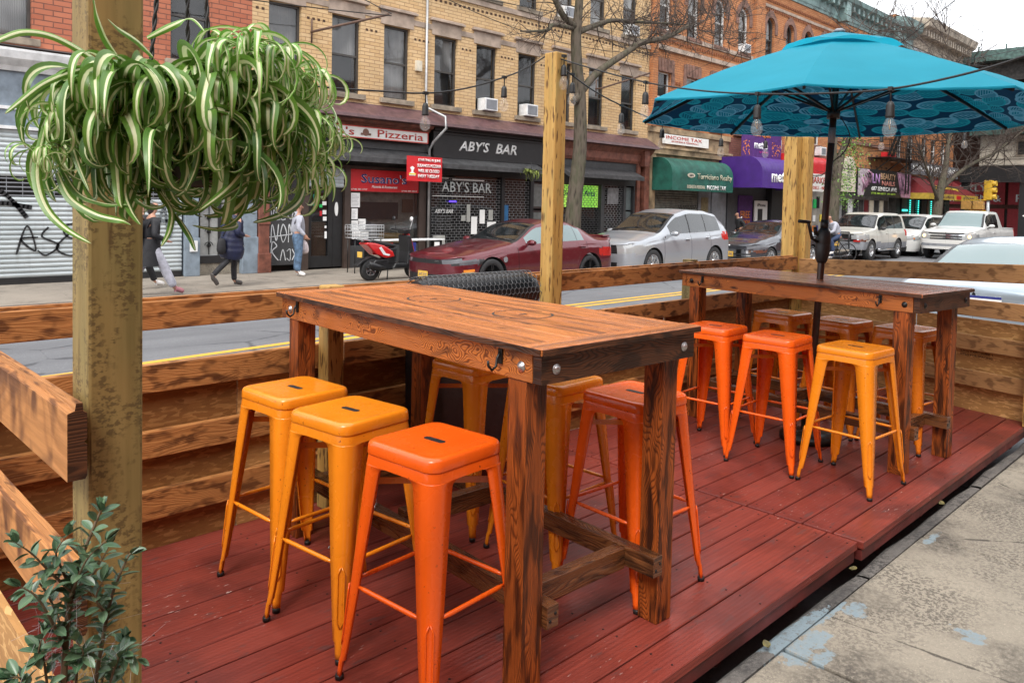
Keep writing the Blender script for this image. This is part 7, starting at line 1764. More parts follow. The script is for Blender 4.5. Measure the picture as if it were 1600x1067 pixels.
b = MB(); b.prism([(.34, .70), (.40, .72), (.52, .58), (.64, .55), (.60, .52), (.46, .55)], -.156, -.151, 'XZ'); b.build('white_flash', M_WHT, e)
b = MB(); b.tube([Vector((.62, -.10, .22)), Vector((.56, -.16, .02))], .012, 6); b.tube([Vector((.62, .10, .22)), Vector((.56, .16, .02))], .012, 6); b.build('stand', M_IRON, e)
# wire delivery basket on a bracket, sidewalk table in front of the pizzeria
e = empty('wire_basket', (10.45, 15.6, .62), 0, 'pale wire basket standing in front of the pizzeria window', 'basket'); b = MB()
for z in (0, .08, .16, .24, .30):
    P = [Vector((-.42, -.18, z)), Vector((.42, -.18, z)), Vector((.42, .18, z)), Vector((-.42, .18, z)), Vector((-.42, -.18, z))]; b.tube(P, .007, 5)
for k in range(13):
    for y in (-.18, .18): b.tube([Vector((-.42+.07*k, y, 0)), Vector((-.42+.07*k, y, .30))], .005, 4)
    b.tube([Vector((-.42+.07*k, -.18, 0)), Vector((-.42+.07*k, .18, 0))], .005, 4)
b.build('wire_mesh', plain('pale_wire', (.55, .56, .57), .4, .4), e); b = MB()
for x in (-.36, .36):
    for y in (-.15, .15): b.tube([Vector((x, y, 0)), Vector((x, y, -.82))], .012, 6)
b.build('leg_frame', M_IRON, e)
e = empty('pavement_counter', (11.6, 15.75, -.2), 0, 'white-edged narrow outdoor counter below the pizzeria window', 'table'); b = MB(); b.mm((-1.0, -.22, .72), (1.25, .22, .755)); b.build('counter_top', M_WHT, e, bevel=.006)
for x in (-.9, 1.15): b = MB(); b.mm((x-.02, -.2, 0), (x+.02, .2, .719)); b.build('leg', M_IRON, e)
for (x, m) in ((-.55, M_REDP), (.15, M_BLUEL), (.9, M_WHTL)): b = MB(); b.mm((x, -.235, .38), (x+.16, -.222, .68)); b.build('stuck_flyer', m, e)
# ---------------------------------------------------------------- people
def skinmesh(name, joints, edges, mat, parent, sub=2):
    """one continuous surface grown round connected joints: joints {key:(x,y,z,r)}"""
    ks = list(joints); me = bpy.data.meshes.new(name); me.from_pydata([joints[k][:3] for k in ks], [(ks.index(a), ks.index(b_)) for a, b_ in edges], [])
    o = bpy.data.objects.new(name, me); COL.objects.link(o); o.parent = parent
    sk = o.modifiers.new('skin', 'SKIN'); sk.use_smooth_shade = True
    lay = me.skin_vertices[0].data
    for i, k in enumerate(ks):
        r = joints[k][3]; lay[i].radius = (r, joints[k][4] if len(joints[k]) > 4 else r); lay[i].use_root = (i == 0)
    sb = o.modifiers.new('smooth', 'SUBSURF'); sb.levels = sub; sb.render_levels = sub
    dg = bpy.context.evaluated_depsgraph_get(); dg.update(); m2 = bpy.data.meshes.new_from_object(o.evaluated_get(dg)); o.modifiers.clear(); o.data = m2; bpy.data.meshes.remove(me)
    m2.name = name; m2.materials.clear(); m2.materials.append(mat)
    for p in m2.polygons: p.use_smooth = True
    return o
M_SKIN = plain('skin', (.42, .22, .15), .55, var=.08); M_HAIRB = plain('blonde_hair', (.42, .26, .12), .6, var=.3, sc=40); M_HAIRD = plain('dark_hair', (.03, .022, .018), .5, var=.3, sc=40)
M_JEAN = plain('faded_blue_denim', (.10, .17, .27), .8, var=.35, sc=9); M_HOOD = plain('grey_hoodie_cloth', (.40, .41, .47), .85, var=.15, sc=7); M_NAVY = plain('navy_puffer_cloth', (.010, .014, .045), .45, var=.2); M_COAT = plain('black_coat_cloth', (.014, .014, .017), .75); M_SWEAT = plain('grey_sweatpants', (.46, .46, .52), .85, var=.15, sc=12); M_SHOE = plain('white_shoe', (.68, .66, .64), .6); M_BOOT = plain('grey_brown_boot', (.07, .06, .055), .6); M_BAGN = plain('navy_backpack', (.035, .055, .13), .7)
def person(label, loc, rz, pose, cloth, H=1.70):
    """faces +x in its own frame; pose gives hips/knees/ankles/hands in metres for a 1.70 m body"""
    e = empty('person', loc, rz, label, 'person'); s = H/1.70
    def P(k): return tuple(q*s for q in pose[k])
    J = {}; hip = P('hip'); ch = P('chest'); nk = P('neck'); hd = P('head')
    J['hip'] = (*hip, .115*s, .145*s); J['waist'] = (*((Vector(hip)*.5+Vector(ch)*.5)), .095*s, .125*s); J['chest'] = (*ch, .105*s, .15*s); J['nb'] = (*(Vector(ch).lerp(Vector(nk), .75)), .065*s, .085*s); J['neck'] = (*nk, .048*s); J['chin'] = (*(Vector(nk).lerp(Vector(hd), .45)+Vector((.012*s, 0, 0))), .060*s, .056*s); J['head'] = (*hd, .085*s, .072*s); J['top'] = (hd[0]-.005*s, hd[1], hd[2]+.065*s, .070*s, .060*s)
    E_ = [('hip', 'waist'), ('waist', 'chest'), ('chest', 'nb'), ('nb', 'neck'), ('neck', 'chin'), ('chin', 'head'), ('head', 'top')]
    for sd, sy in (('L', 1), ('R', -1)):
        th = P('hip'); J['t'+sd] = (th[0], th[1]+sy*.085*s, th[2]-.07*s, .088*s); k = P('knee'+sd); J['k'+sd] = (*k, .056*s); a = P('ank'+sd); J['c'+sd] = (*(Vector(k).lerp(Vector(a), .35)+Vector((-.012*s, 0, 0))), .056*s); J['a'+sd] = (*a, .038*s)
        t = P('toe'+sd); J['f'+sd] = (*t, .030*s, .040*s); E_ += [('hip', 't'+sd), ('t'+sd, 'k'+sd), ('k'+sd, 'c'+sd), ('c'+sd, 'a'+sd), ('a'+sd, 'f'+sd)]
        sh = Vector(ch)+Vector((0, sy*.165*s, .05*s)); J['s'+sd] = (*sh, .055*s); el = P('elb'+sd); J['e'+sd] = (*el, .040*s); h = P('hand'+sd); J['h'+sd] = (*h, .028*s)
        hv = (Vector(h)-Vector(el)).normalized(); J['p'+sd] = (*(Vector(h)+hv*.055*s), .026*s, .036*s); E_ += [('chest', 's'+sd), ('s'+sd, 'e'+sd), ('e'+sd, 'h'+sd), ('h'+sd, 'p'+sd)]
        for q in range(4):   # fingers, slightly curled
            b0 = Vector(J['p'+sd][:3]); f1 = b0+hv*(.045+.006*(1.5-abs(q-1.3)))*s+Vector((.020*(q-1.5)*s, 0, 0)); f2 = f1+hv*.028*s+Vector((.004*s, -sy*.014*s, 0)); J['g%s%d' % (sd, q)] = (*f1, .0095*s); J['i%s%d' % (sd, q)] = (*f2, .0085*s); E_ += [('p'+sd, 'g%s%d' % (sd, q)), ('g%s%d' % (sd, q), 'i%s%d' % (sd, q))]
        th1 = Vector(h)+hv*.045*s+Vector((.038*s, 0, 0)); J['m'+sd] = (*th1, .011*s); E_.append(('h'+sd, 'm'+sd))
    body_ = skinmesh('body', J, E_, M_SKIN, e)
    # face: nose, eyes, mouth, ears (small on the picture, but there)
    hx, hy, hz = hd
    b = MB(); b.prism([(hx+.070*s, hz+.025*s), (hx+.102*s, hz-.018*s), (hx+.070*s, hz-.026*s)], hy-.012*s, hy+.012*s, 'XZ'); b.build('nose', M_SKIN, e, bevel=.004)
    b = MB()
    for sy in (-1, 1): b.lathe([(.001, 0), (.010*s, .003), (.001, .006)], (hx+.078*s, hy+sy*.030*s, hz+.012*s), 8, Matrix.Rotation(R_(90), 3, 'Y'))
    b.build('eyes', M_INKB, e); b = MB(); b.mm((hx+.070*s, hy-.022*s, hz-.052*s), (hx+.084*s, hy+.022*s, hz-.044*s)); b.build('mouth', plain('lips', (.30, .10, .08), .5), e, bevel=.003)
    for sy in (-1, 1): b = MB(); b.lathe([(.001, -.006), (.020*s, 0), (.001, .006)], (hx-.005*s, hy+sy*.075*s, hz-.005*s), 10, Matrix.Rotation(R_(90), 3, 'X') @ Matrix.Diagonal((.7, 1.3, 1))); b.build('ear', M_SKIN, e)
    return e, J, s
def shoes(e, J, s, mat):
    for sd in 'LR':
        a = Vector(J['a'+sd][:3]); t = Vector(J['f'+sd][:3]); d = (t-a); d2 = d.normalized()
        skinmesh('shoe', {'a': (*(a-Vector((.03*s, 0, .02*s))), .050*s), 'b': (*(a.lerp(t, .55)), .045*s, .05*s), 'c': (*(t+d2*.035*s), .036*s, .046*s), 'u': (*(a+Vector((0, 0, .05*s))), .046*s)}, [('a', 'b'), ('b', 'c'), ('a', 'u')], mat, e, 1)
def trousers(e, J, s, mat, k=1.16, crotch=True):
    Q = {'hip': (*J['hip'][:3], .128*s, .158*s)}; E_ = []
    w_ = Vector(J['hip'][:3]).lerp(Vector(J['waist'][:3]), .5); Q['w'] = (*w_, .118*s, .145*s); E_.append(('hip', 'w'))
    for sd in 'LR':
        for j in 'tkca': r = J[j+sd][3]*k + (.018*s if j == 'a' else .006); Q[j+sd] = (*J[j+sd][:3], r)
        E_ += [('hip', 't'+sd), ('t'+sd, 'k'+sd), ('k'+sd, 'c'+sd), ('c'+sd, 'a'+sd)]
    return skinmesh('trousers', Q, E_, mat, e)
def jacket(e, J, s, mat, k=1.25, hem=None, nm='jacket', low=None):
    Q = {}; E_ = []
    h = Vector(J['hip'][:3]); Q['hip'] = (*h, J['hip'][3]*k, J['hip'][4]*k*1.0); Q['waist'] = (*J['waist'][:3], J['waist'][3]*k*1.12, J['waist'][4]*k*1.06); Q['chest'] = (*J['chest'][:3], J['chest'][3]*k, J['chest'][4]*k); Q['nb'] = (*J['nb'][:3], .085*s, .11*s); E_ += [('hip', 'waist'), ('waist', 'chest'), ('chest', 'nb')]
    if low: Q['low'] = (*(h-Vector((0, 0, low*s))), J['hip'][3]*k*1.02, J['hip'][4]*k*1.02); E_.append(('hip', 'low'))
    for sd in 'LR':
        Q['s'+sd] = (*J['s'+sd][:3], J['s'+sd][3]*k); Q['e'+sd] = (*J['e'+sd][:3], J['e'+sd][3]*k*1.15); Q['h'+sd] = (*J['h'+sd][:3], J['h'+sd][3]*k*1.2); E_ += [('chest', 's'+sd), ('s'+sd, 'e'+sd), ('e'+sd, 'h'+sd)]
    return skinmesh(nm, Q, E_, mat, e)
def hair(e, J, s, mat, long=0):
    h = Vector(J['head'][:3]); Q = {'a': (*(h+Vector((-.018*s, 0, .055*s))), .088*s, .082*s), 'b': (*(h+Vector((-.045*s, 0, -.01*s))), .070*s, .078*s)}; E_ = [('a', 'b')]
    if long: Q['c'] = (*(h+Vector((-.05*s, 0, -.10*s))), .055*s, .075*s); Q['d'] = (*(h+Vector((-.02*s, 0, -long*s))), .035*s, .055*s); E_ += [('b', 'c'), ('c', 'd')]
    return skinmesh('hair', Q, E_, mat, e)
STAND = dict(hip=(0, 0, .92), chest=(.01, 0, 1.28), neck=(.0, 0, 1.44), head=(.025, 0, 1.575), kneeL=(.03, .10, .50), kneeR=(.02, -.10, .50), ankL=(-.01, .11, .09), ankR=(-.01, -.11, .09), toeL=(.14, .13, .035), toeR=(.14, -.13, .035), elbL=(-.02, .26, 1.08), elbR=(-.02, -.26, 1.08), handL=(.06, .27, .86), handR=(.06, -.27, .86))
WALK = dict(STAND, kneeL=(.20, .09, .52), ankL=(.34, .09, .13), toeL=(.48, .09, .07), kneeR=(-.10, -.09, .50), ankR=(-.42, -.09, .20), toeR=(-.33, -.09, .06), hip=(0, 0, .90), chest=(.05, 0, 1.26), neck=(.05, 0, 1.42), head=(.085, 0, 1.55), elbL=(-.12, .25, 1.10), handL=(.03, .24, .93), elbR=(.0, -.25, 1.06), handR=(.18, -.22, .98))
# man in grey hoodie with a plastic bag
p, J, s = person('man in grey hoodie and jeans holding a white plastic bag outside the pizzeria', (8.72, 15.62, -.198), R_(-20), dict(STAND, kneeL=(.03, .11, .5), toeR=(.12, -.16, .035), handR=(.12, -.24, .93), elbR=(-.04, -.25, 1.10), handL=(.12, .26, .92)), None, 1.64)
shoes(p, J, s, M_SHOE); trousers(p, J, s, M_JEAN, 1.3); jacket(p, J, s, M_HOOD, 1.28); hair(p, J, s, M_HAIRD)
skinmesh('hood', {'a': (-.07*s, 0, 1.42*s, .07*s, .11*s), 'b': (-.02, 0, 1.40*s, .06*s, .11*s)}, [('a', 'b')], M_HOOD, p)
skinmesh('lowered_face_mask', {'a': (.075*s, 0, 1.50*s, .035*s, .04*s), 'b': (.045*s, 0, 1.47*s, .035*s, .045*s)}, [('a', 'b')], M_INKB, p, 1)
bag = empty('plastic_bag', (8.98, 15.82, .62), 0, 'white plastic shopping bag with pink print held by the man in the hoodie', 'bag')
skinmesh('bag_body', {'a': (0, 0, -.03, .03), 'b': (.02, 0, -.15, .10, .09), 'c': (.02, 0, -.28, .12, .11), 'd': (.02, 0, -.36, .09, .08)}, [('a', 'b'), ('b', 'c'), ('c', 'd')], plain('translucent_white_plastic', (.72, .62, .62), .4, var=.2, sc=14), bag)
b = MB(); b.tube([(0, 0, -.03), (-.02, 0, .02), (-.05, -.01, .05)], .008, 5); b.build('handle', M_WHT, bag)
# woman in navy puffer coat, walking
p, J, s = person('woman in long navy puffer coat walking past the ornate door', (6.62, 14.35, -.198), R_(0), dict(WALK, kneeL=(.10, .09, .50), ankL=(.10, .09, .10), toeL=(.24, .09, .05), kneeR=(-.12, -.09, .52), ankR=(-.42, -.09, .24), toeR=(-.33, -.09, .08), handR=(.17, -.20, 1.02), handL=(.12, .20, 1.02)), None, 1.63)
shoes(p, J, s, M_BOOT); trousers(p, J, s, M_COAT, .98)
h = Vector(J['hip'][:3]); c = Vector(J['chest'][:3])
b = MB(); rows = []
for k in range(29):
    t = k/28; z = (.56+(1.44-.56)*t)*s; cx_ = h.x+(c.x-h.x)*max(0, (z-.9)/(1.28-.9)); rx = lerp_tab([(0, .20), (.15, .235), (.45, .215), (.8, .17), (.95, .11), (1, .075)], t)*s; ry = lerp_tab([(0, .22), (.15, .25), (.5, .22), (.82, .215), (.95, .12), (1, .075)], t)*s
    puff = 1+.035*abs(math.sin(k*math.pi/3.5)); rows.append([(cx_+rx*puff*math.cos(a), ry*puff*math.sin(a), z+.02*math.cos(a*2)) for a in [2*math.pi*q/24 for q in range(24)]])
b.grid(rows, close=True); b.poly(rows[0]); b.build('puffer_coat', M_NAVY, p)
Q = {}; E_ = []
for sd in 'LR':
    Q = {'s': (*J['s'+sd][:3], .080*s), 'm': (*(Vector(J['s'+sd][:3]).lerp(Vector(J['e'+sd][:3]), .5)), .086*s), 'e': (*J['e'+sd][:3], .075*s), 'h': (*J['h'+sd][:3], .055*s)}; skinmesh('coat_sleeve', Q, [('s', 'm'), ('m', 'e'), ('e', 'h')], M_NAVY, p)
skinmesh('coat_hood', {'a': (-.04*s, 0, 1.44*s, .09*s, .10*s), 'b': (-.09*s, 0, 1.36*s, .07*s, .10*s)}, [('a', 'b')], M_NAVY, p); hair(p, J, s, M_HAIRB, .16)
b = MB()
for z in (.68, .78): b.lathe([(.012, 0), (.001, .006)], (.15, -.20, z), 8, Matrix.Rotation(R_(75), 3, 'X'))
b.build('coat_button', M_CHROME, p)
bg_ = empty('shoulder_bag', (6.36, 14.2, .72), 0, 'black shoulder bag behind the woman in the navy coat', 'bag'); skinmesh('bag_body', {'a': (0, 0, .02, .05, .07), 'b': (-.01, 0, -.18, .08, .10), 'c': (0, 0, -.3, .05, .08)}, [('a', 'b'), ('b', 'c')], M_COAT, bg_); b = MB(); b.tube([(0, -.05, .05), (.12, -.04, .28), (.2, .0, .42)], .012, 5); b.build('strap', M_COAT, bg_)
# woman in black coat with navy backpack, striding left behind the square post
p, J, s = person('person in black coat and grey sweatpants walking beside the square post', (4.88, 13.72, -.198), R_(0), dict(WALK, kneeR=(.22, -.09, .52), ankR=(.40, -.09, .13), toeR=(.54, -.09, .06), kneeL=(-.10, .09, .50), ankL=(-.38, .09, .16), toeL=(-.27, .09, .05)), None, 1.66)
shoes(p, J, s, plain('dusty_pink_shoe', (.35, .14, .16), .6)); trousers(p, J, s, M_SWEAT, 1.45); jacket(p, J, s, M_COAT, 1.25)
b = MB(); rows = []
for k in range(12):
    t = k/11; z = (.52+(1.0-.52)*t)*s; rows.append([((.02-.05*(1-t))*s+(.20-.04*t)*s*math.cos(a)*(1+.06*math.sin(3*a+k*.3)), (.21-.03*t)*s*math.sin(a), z) for a in [2*math.pi*q/22 for q in range(22)]])
b.grid(rows, close=True); b.build('coat_skirt', M_COAT, p); hair(p, J, s, M_HAIRD, .15)
bp = empty('backpack', (4.63, 13.72, .92), R_(180), 'navy blue backpack with brown straps worn over the black coat', 'backpack'); b = MB(); b.prism([(-.10, -.20), (.05, -.22), (.10, -.10), (.10, .16), (.02, .24), (-.10, .22)], -.15, .15, 'XZ'); b.build('pack_body', M_BAGN, bp, bevel=.04, seg=3); b = MB(); b.mm((.06, -.10, -.16), (.12, .10, .04)); b.build('front_pocket', M_BAGN, bp, bevel=.02, seg=2)
b = MB(); b.tube([(-.08, -.10, .22), (-.16, -.11, .24), (-.24, -.12, .12)], .014, 5); b.tube([(0, -.152, -.18), (.02, -.155, .22)], .010, 5); b.build('brown_strap', plain('brown_strap', (.20, .08, .05), .7), bp)
# another walker mostly hidden behind, dark trousers and white shoes
p, J, s = person('person in dark clothes and white shoes walking behind the coated walker', (5.05, 14.75, -.198), R_(0), dict(WALK), None, 1.68)
shoes(p, J, s, M_SHOE); trousers(p, J, s, M_COAT, 1.15); jacket(p, J, s, M_COAT, 1.2); hair(p, J, s, M_HAIRD)
# cyclist beside the parked cars
cy0 = Vector((27.6, 11.75, -.346))
p, J, s = person('masked cyclist in grey hoodie riding in front of the off-white SUV', (27.6, 11.75, -.346), R_(145), dict(hip=(-.12, 0, .98), chest=(.10, 0, 1.30), neck=(.18, 0, 1.44), head=(.235, 0, 1.56), kneeL=(.20, .10, .80), ankL=(.12, .12, .38), toeL=(.26, .12, .32), kneeR=(.10, -.10, .62), ankR=(.0, -.12, .20), toeR=(.14, -.12, .16), elbL=(.20, .24, 1.10), elbR=(.20, -.24, 1.10), handL=(.42, .22, 1.02), handR=(.42, -.22, 1.02)), None, 1.72)
shoes(p, J, s, M_SHOE); trousers(p, J, s, plain('dark_blue_denim', (.03, .05, .11), .8), 1.2); jacket(p, J, s, M_HOOD, 1.35); hair(p, J, s, M_HAIRD); skinmesh('face_mask', {'a': (.32*s, 0, 1.525*s, .03*s, .045*s), 'b': (.28*s, 0, 1.50*s, .04*s, .055*s)}, [('a', 'b')], plain('blue_mask_cloth', (.25, .42, .52), .8), p, 1)
bk = empty('bicycle', tuple(cy0), R_(145), 'dark bicycle ridden by the masked cyclist', 'bicycle')
for x in (-.52, .55):
    b = MB(); b.tube([Vector((x+.33*math.cos(a), 0, .345+.33*math.sin(a))) for a in [2*math.pi*k/26 for k in range(27)]], .018, 6, cap=False); wh = b.build('wheel', M_TYRE, bk); b = MB()
    for k in range(12): a = 2*math.pi*k/12; b.tube([Vector((x, 0, .345)), Vector((x+.32*math.cos(a), 0, .345+.32*math.sin(a)))], .003, 3)
    b.build('spokes', M_CHROME, wh)
b = MB()
for P in ([(-.52, .345), (-.05, .32), (.45, .80), (.42, .86)], [(-.05, .32), (-.17, .86)], [(-.52, .345), (-.14, .78), (.43, .82)], [(.55, .345), (.43, .86), (.42, .98)]): b.tube([Vector((q[0], 0, q[1])) for q in P], .018, 6)
b.build('frame', M_TRIM, bk); b = MB(); b.tube([Vector((.42, -.28, 1.0)), Vector((.42, 0, .98)), Vector((.42, .28, 1.0))], .014, 6); b.build('handlebar', M_TRIM, bk); b = MB(); b.mm((-.28, -.07, .86), (-.05, .07, .90)); b.build('saddle', M_TRIM, bk, bevel=.02)
# someone bending at the shop door beyond the dark sedan
p, J, s = person('person in dark jacket seen above the dark sedan roof near the phone shop', (27.9, 15.6, -.198), R_(150), dict(STAND, chest=(.10, 0, 1.24), neck=(.14, 0, 1.38), head=(.19, 0, 1.50)), None, 1.66)
shoes(p, J, s, M_BOOT); trousers(p, J, s, M_COAT, 1.2); jacket(p, J, s, M_COAT, 1.3); hair(p, J, s, M_HAIRD); skinmesh('grey_hood', {'a': (.05*s, 0, 1.36*s, .07*s, .12*s), 'b': (.0, 0, 1.32*s, .06*s, .12*s)}, [('a', 'b')], M_HOOD, p)
# ---------------------------------------------------------------- street trees, wires, traffic light
random.seed(77)
def bark(name, c1, c2):
    m = Mat(name); o = m.obj(); v = m.vor(m.map(o, (14, 14, 3.2)), 1.0); n = m.noise(m.map(o, (1, 1, .4)), 5, 4)
    c = m.mix(m.ramp(v, .1, .5), tuple(q*.35 for q in c1), c1); c = m.mix(m.ramp(n, .45, .65), c, c2); m.bump(m.math('ADD', v, n), .8, .03); return m.fin(c, .9, 0, .2)
M_BARK = bark('rough_grey_bark', (.105, .086, .066), (.072, .070, .045)); M_TWIG = plain('dark_twig', (.060, .044, .035), .8)
def twigs(b, p, d, L, r, depth, spread=.75):
    """recursive fine branching"""
    n = 4; P = [Vector(p)]; q = Vector(p); dd = Vector(d).normalized()
    for i in range(n):
        dd = (dd+Vector((random.gauss(0, .16), random.gauss(0, .16), random.gauss(.03, .14)))).normalized(); q = q+dd*L/n; P.append(q.copy())
    b.tube(P, [r*(1-.55*i/n) for i in range(n+1)], 5 if r > .012 else 3, cap=False)
    if depth <= 0: return
    for k in range(random.choice((2, 3, 3))):
        t = random.uniform(.35, 1); i = min(int(t*n), n-1); base = P[i].lerp(P[i+1], t*n-i)
        nd = (dd + Vector((random.gauss(0, spread), random.gauss(0, spread*.8), random.gauss(.05, spread*.8)))).normalized(); twigs(b, base, nd, L*random.uniform(.55, .8), r*random.uniform(.45, .62), depth-1, spread)
def tree(label, loc, limbs, twig_from, tw=(5, .8, .022, 3), group='street trees'):
    e = empty('street_tree', loc, 0, label, 'tree', group); o = Vector(loc)
    b = MB(); 
    pts, rad = limbs[0]; P = spline([Vector(p)-o for p in pts], 4); n = len(P); R = [lerp_tab([(i/(len(rad)-1), r) for i, r in enumerate(rad)], k/(n-1)) for k in range(n)]; b.tube(P, R, 14); b.build('trunk', M_BARK, e)
    for pts, rad in limbs[1:]:
        b = MB(); P = spline([Vector(p)-o for p in pts], 4); n = len(P); R = [lerp_tab([(i/(len(rad)-1), r) for i, r in enumerate(rad)], k/(n-1)) for k in range(n)]; b.tube(P, R, 9); b.build('limb', M_BARK, e)
    b = MB()
    for (pts, cnt, L, r, dp) in twig_from:
        P = spline([Vector(p)-o for p in pts], 6)
        for k in range(cnt):
            i = random.randrange(len(P)-1); d = (P[i+1]-P[i]).normalized(); nd = (d*.6+Vector((random.gauss(0, .6), random.gauss(0, .5), random.gauss(.15, .6)))).normalized(); twigs(b, P[i].lerp(P[i+1], random.random()), nd, L*random.uniform(.6, 1.2), r, dp)
    b.build('crown', M_TWIG, e); return e
Y = 14.1
lr = [(16.108, Y, 4.276), (16.833, Y-.1, 5.094), (17.948, Y-.3, 5.84), (18.536, Y-.4, 6.205), (19.633, Y-.5, 6.53), (20.62, Y-.6, 7.02)]
up2 = [(16.249, Y, 6.192), (17.194, Y+.2, 6.563), (18.053, Y+.3, 6.859), (18.968, Y+.3, 6.985), (20.272, Y+.2, 7.159), (21.685, Y, 7.306)]
l1 = [(16.06, Y, 6.297), (15.587, Y, 6.502), (15.2, Y, 6.95), (14.9, Y, 7.8)]; l2 = [(15.984, Y, 6.233), (15.098, Y-.1, 6.165), (14.741, Y-.2, 5.939), (13.705, Y-.3, 5.734)]
t1 = [(16.20, Y, -.2), (16.16, Y, .8), (16.25, Y, 1.85), (16.40, Y, 3.08), (16.34, Y, 4.47), (16.21, Y, 5.15), (16.123, Y, 6.0), (16.2, Y, 6.7), (16.25, Y, 7.6), (16.3, Y, 8.6)]
tree('bare street tree with a thick mossy trunk rising behind the dark red sedan', (16.2, Y, -.2), [(t1, [.27, .235, .21, .19, .165, .155, .145, .12, .095, .06]), (lr, [.12, .105, .09, .085, .075, .05]), (up2, [.09, .075, .065, .055, .04, .025]), (l1, [.09, .085, .07, .04]), (l2, [.06, .055, .045, .02]), ([(16.3, Y, 7.4), (17.0, Y-.3, 8.3), (18.4, Y-.4, 9.4)], [.06, .05, .03])],
     [(lr[2:], 26, .9, .020, 3), (up2[1:], 46, .85, .018, 3), (l1[1:], 12, .8, .018, 3), (l2, 20, .65, .014, 2), (t1[6:], 14, 1.0, .02, 3), ([(20.6, Y-.6, 7.0), (22.2, Y-.6, 7.6), (24.0, Y-.5, 7.9)], 34, .9, .018, 3), ([(21.6, Y, 7.3), (23.2, Y, 7.2), (25.2, Y, 6.9)], 34, .9, .016, 3), ([(17.0, Y, 6.3), (18.5, Y, 6.1), (19.5, Y, 6.0)], 14, .6, .012, 2)])
Y = 14.1
t2 = [(46.0, Y, -.2), (45.95, Y, 1.07), (46.1, Y, 1.95), (46.35, Y, 2.6), (47.1, Y, 4.1), (47.4, Y, 5.4), (48.1, Y, 6.4), (48.5, Y, 8.0)]
r2 = [(46.3, Y, 2.75), (49.6, Y-.3, 4.1), (54.0, Y-.6, 5.2), (58.0, Y-.9, 6.6), (61.0, Y-1.0, 7.5)]; g2 = [(46.1, Y, 2.1), (45.2, Y, 2.9), (44.6, Y+.2, 3.9), (43.6, Y+.2, 4.8)]
tree('dark bare street tree with spreading limbs in front of the red restaurant awning', (46.0, Y, -.2), [(t2, [.34, .27, .24, .21, .15, .12, .09, .05]), (r2, [.15, .11, .08, .055, .03]), (g2, [.10, .08, .06, .03])], [(r2, 50, 1.8, .035, 3), (t2[4:], 30, 1.8, .03, 3), (g2[1:], 20, 1.5, .03, 2), ([(47.4, Y, 5.0), (50.0, Y, 6.2), (53.0, Y, 6.6)], 26, 1.8, .035, 3), ([(48.1, Y, 6.4), (47.0, Y, 9.0), (46.0, Y, 11.5)], 22, 1.8, .028, 3), ([(48.5, Y, 8), (51.0, Y, 10.0), (53, Y, 11)], 16, 1.8, .028, 3)])
t3 = [(32.8, Y, -.2), (32.78, Y, .93), (32.95, Y, 2.3), (33.2, Y, 3.4), (33.8, Y, 4.3), (35.2, Y, 5.3), (36.2, Y, 6.8)]
e3 = tree('street tree with a few green leaf clusters behind the umbrella pole', (32.8, Y, -.2), [(t3, [.30, .25, .22, .19, .13, .08, .05]), ([(33.0, Y, 2.6), (32.7, Y, 4.0), (33.0, Y, 6.0), (33.4, Y, 9.0)], [.14, .12, .09, .04])], [(t3[3:], 30, 1.3, .03, 3), ([(33.0, Y, 6), (34.5, Y, 8), (37, Y, 9.8)], 26, 1.7, .024, 3), ([(33.4, Y, 9), (39, Y, 10.3), (42, Y, 10.5)], 26, 1.7, .024, 3)])
lv3 = MB(); o3 = Vector((32.8, Y, -.2)); random.seed(15)
for k in range(900):
    c = random.choice([(33.6, 3.9, .55), (33.9, 3.2, .45), (33.3, 2.6, .35), (34.4, 4.3, .5), (33.2, 1.9, .25)]); p = Vector((random.gauss(c[0], c[2]*.8), Y-.2+random.gauss(0, .3), random.gauss(c[1], c[2]*.7)))-o3
    d = Vector((random.gauss(0, 1), random.gauss(0, 1), random.gauss(-.3, .8))).normalized()*random.uniform(.07, .13); s_ = d.cross(Vector((random.gauss(0, 1), random.gauss(0, 1), random.gauss(0, 1)))).normalized()*random.uniform(.02, .04)
    lv3.quad(p, p+d*.5+s_, p+d, p+d*.5-s_, rn=random.random())
lmt = Mat('bright_green_foliage'); lmt.fin(lmt.mix(lmt.attr(), (.06, .16, .02), (.20, .34, .06)), .5); lv3.build('foliage', lmt.m, e3, fix=False)
# overhead wires
wi = empty('overhead_wires', (30, 15.5, 9), 0, 'thin black overhead wires strung along the far buildings', 'wires'); b = MB(); o = Vector((30, 15.5, 9))
def sag(a, c, s_, n=14): a = Vector(a); c = Vector(c); return [a.lerp(c, k/n)-Vector((0, 0, s_*4*(k/n)*(1-k/n)))-o for k in range(n+1)]
for a, c, s_ in (((-5, 15.8, 5.9), (13.05, 16.65, 7.2), .35), ((-5, 15.9, 6.2), (13.05, 16.65, 7.3), .3), ((13.05, 16.65, 7.2), (30.6, 16.55, 8.9), .3), ((13.05, 16.6, 7.1), (23.4, 16.55, 7.0), .5), ((0, 15.9, 5.4), (11.2, 15.7, 5.95), .15), ((11.2, 15.7, 6.0), (10.6, 16.7, 6.6), .0), ((13.05, 16.7, 7.1), (17.5, 16.7, 8.6), .25), ((30.6, 16.55, 8.9), (45, 16.0, 10.0), .3)): b.tube(sag(a, c, s_), .012, 4, cap=False)
b.build('wire', M_RUB, wi)
wi2 = empty('crossing_wires', (40, 10, 12), 0, 'thin wires crossing the white sky at the upper right', 'wires'); o = Vector((40, 10, 12)); b = MB()
for a, c, s_ in (((38.0, 15.0, 8.2), (26, 2.5, 12.0), .2), ((44, 16, 9.0), (75, 6, 17.5), .6), ((48, 15.5, 10.2), (90, 12, 16), .8)): b.tube(sag(a, c, s_), .02, 4, cap=False)
b.build('wire', M_RUB, wi2)
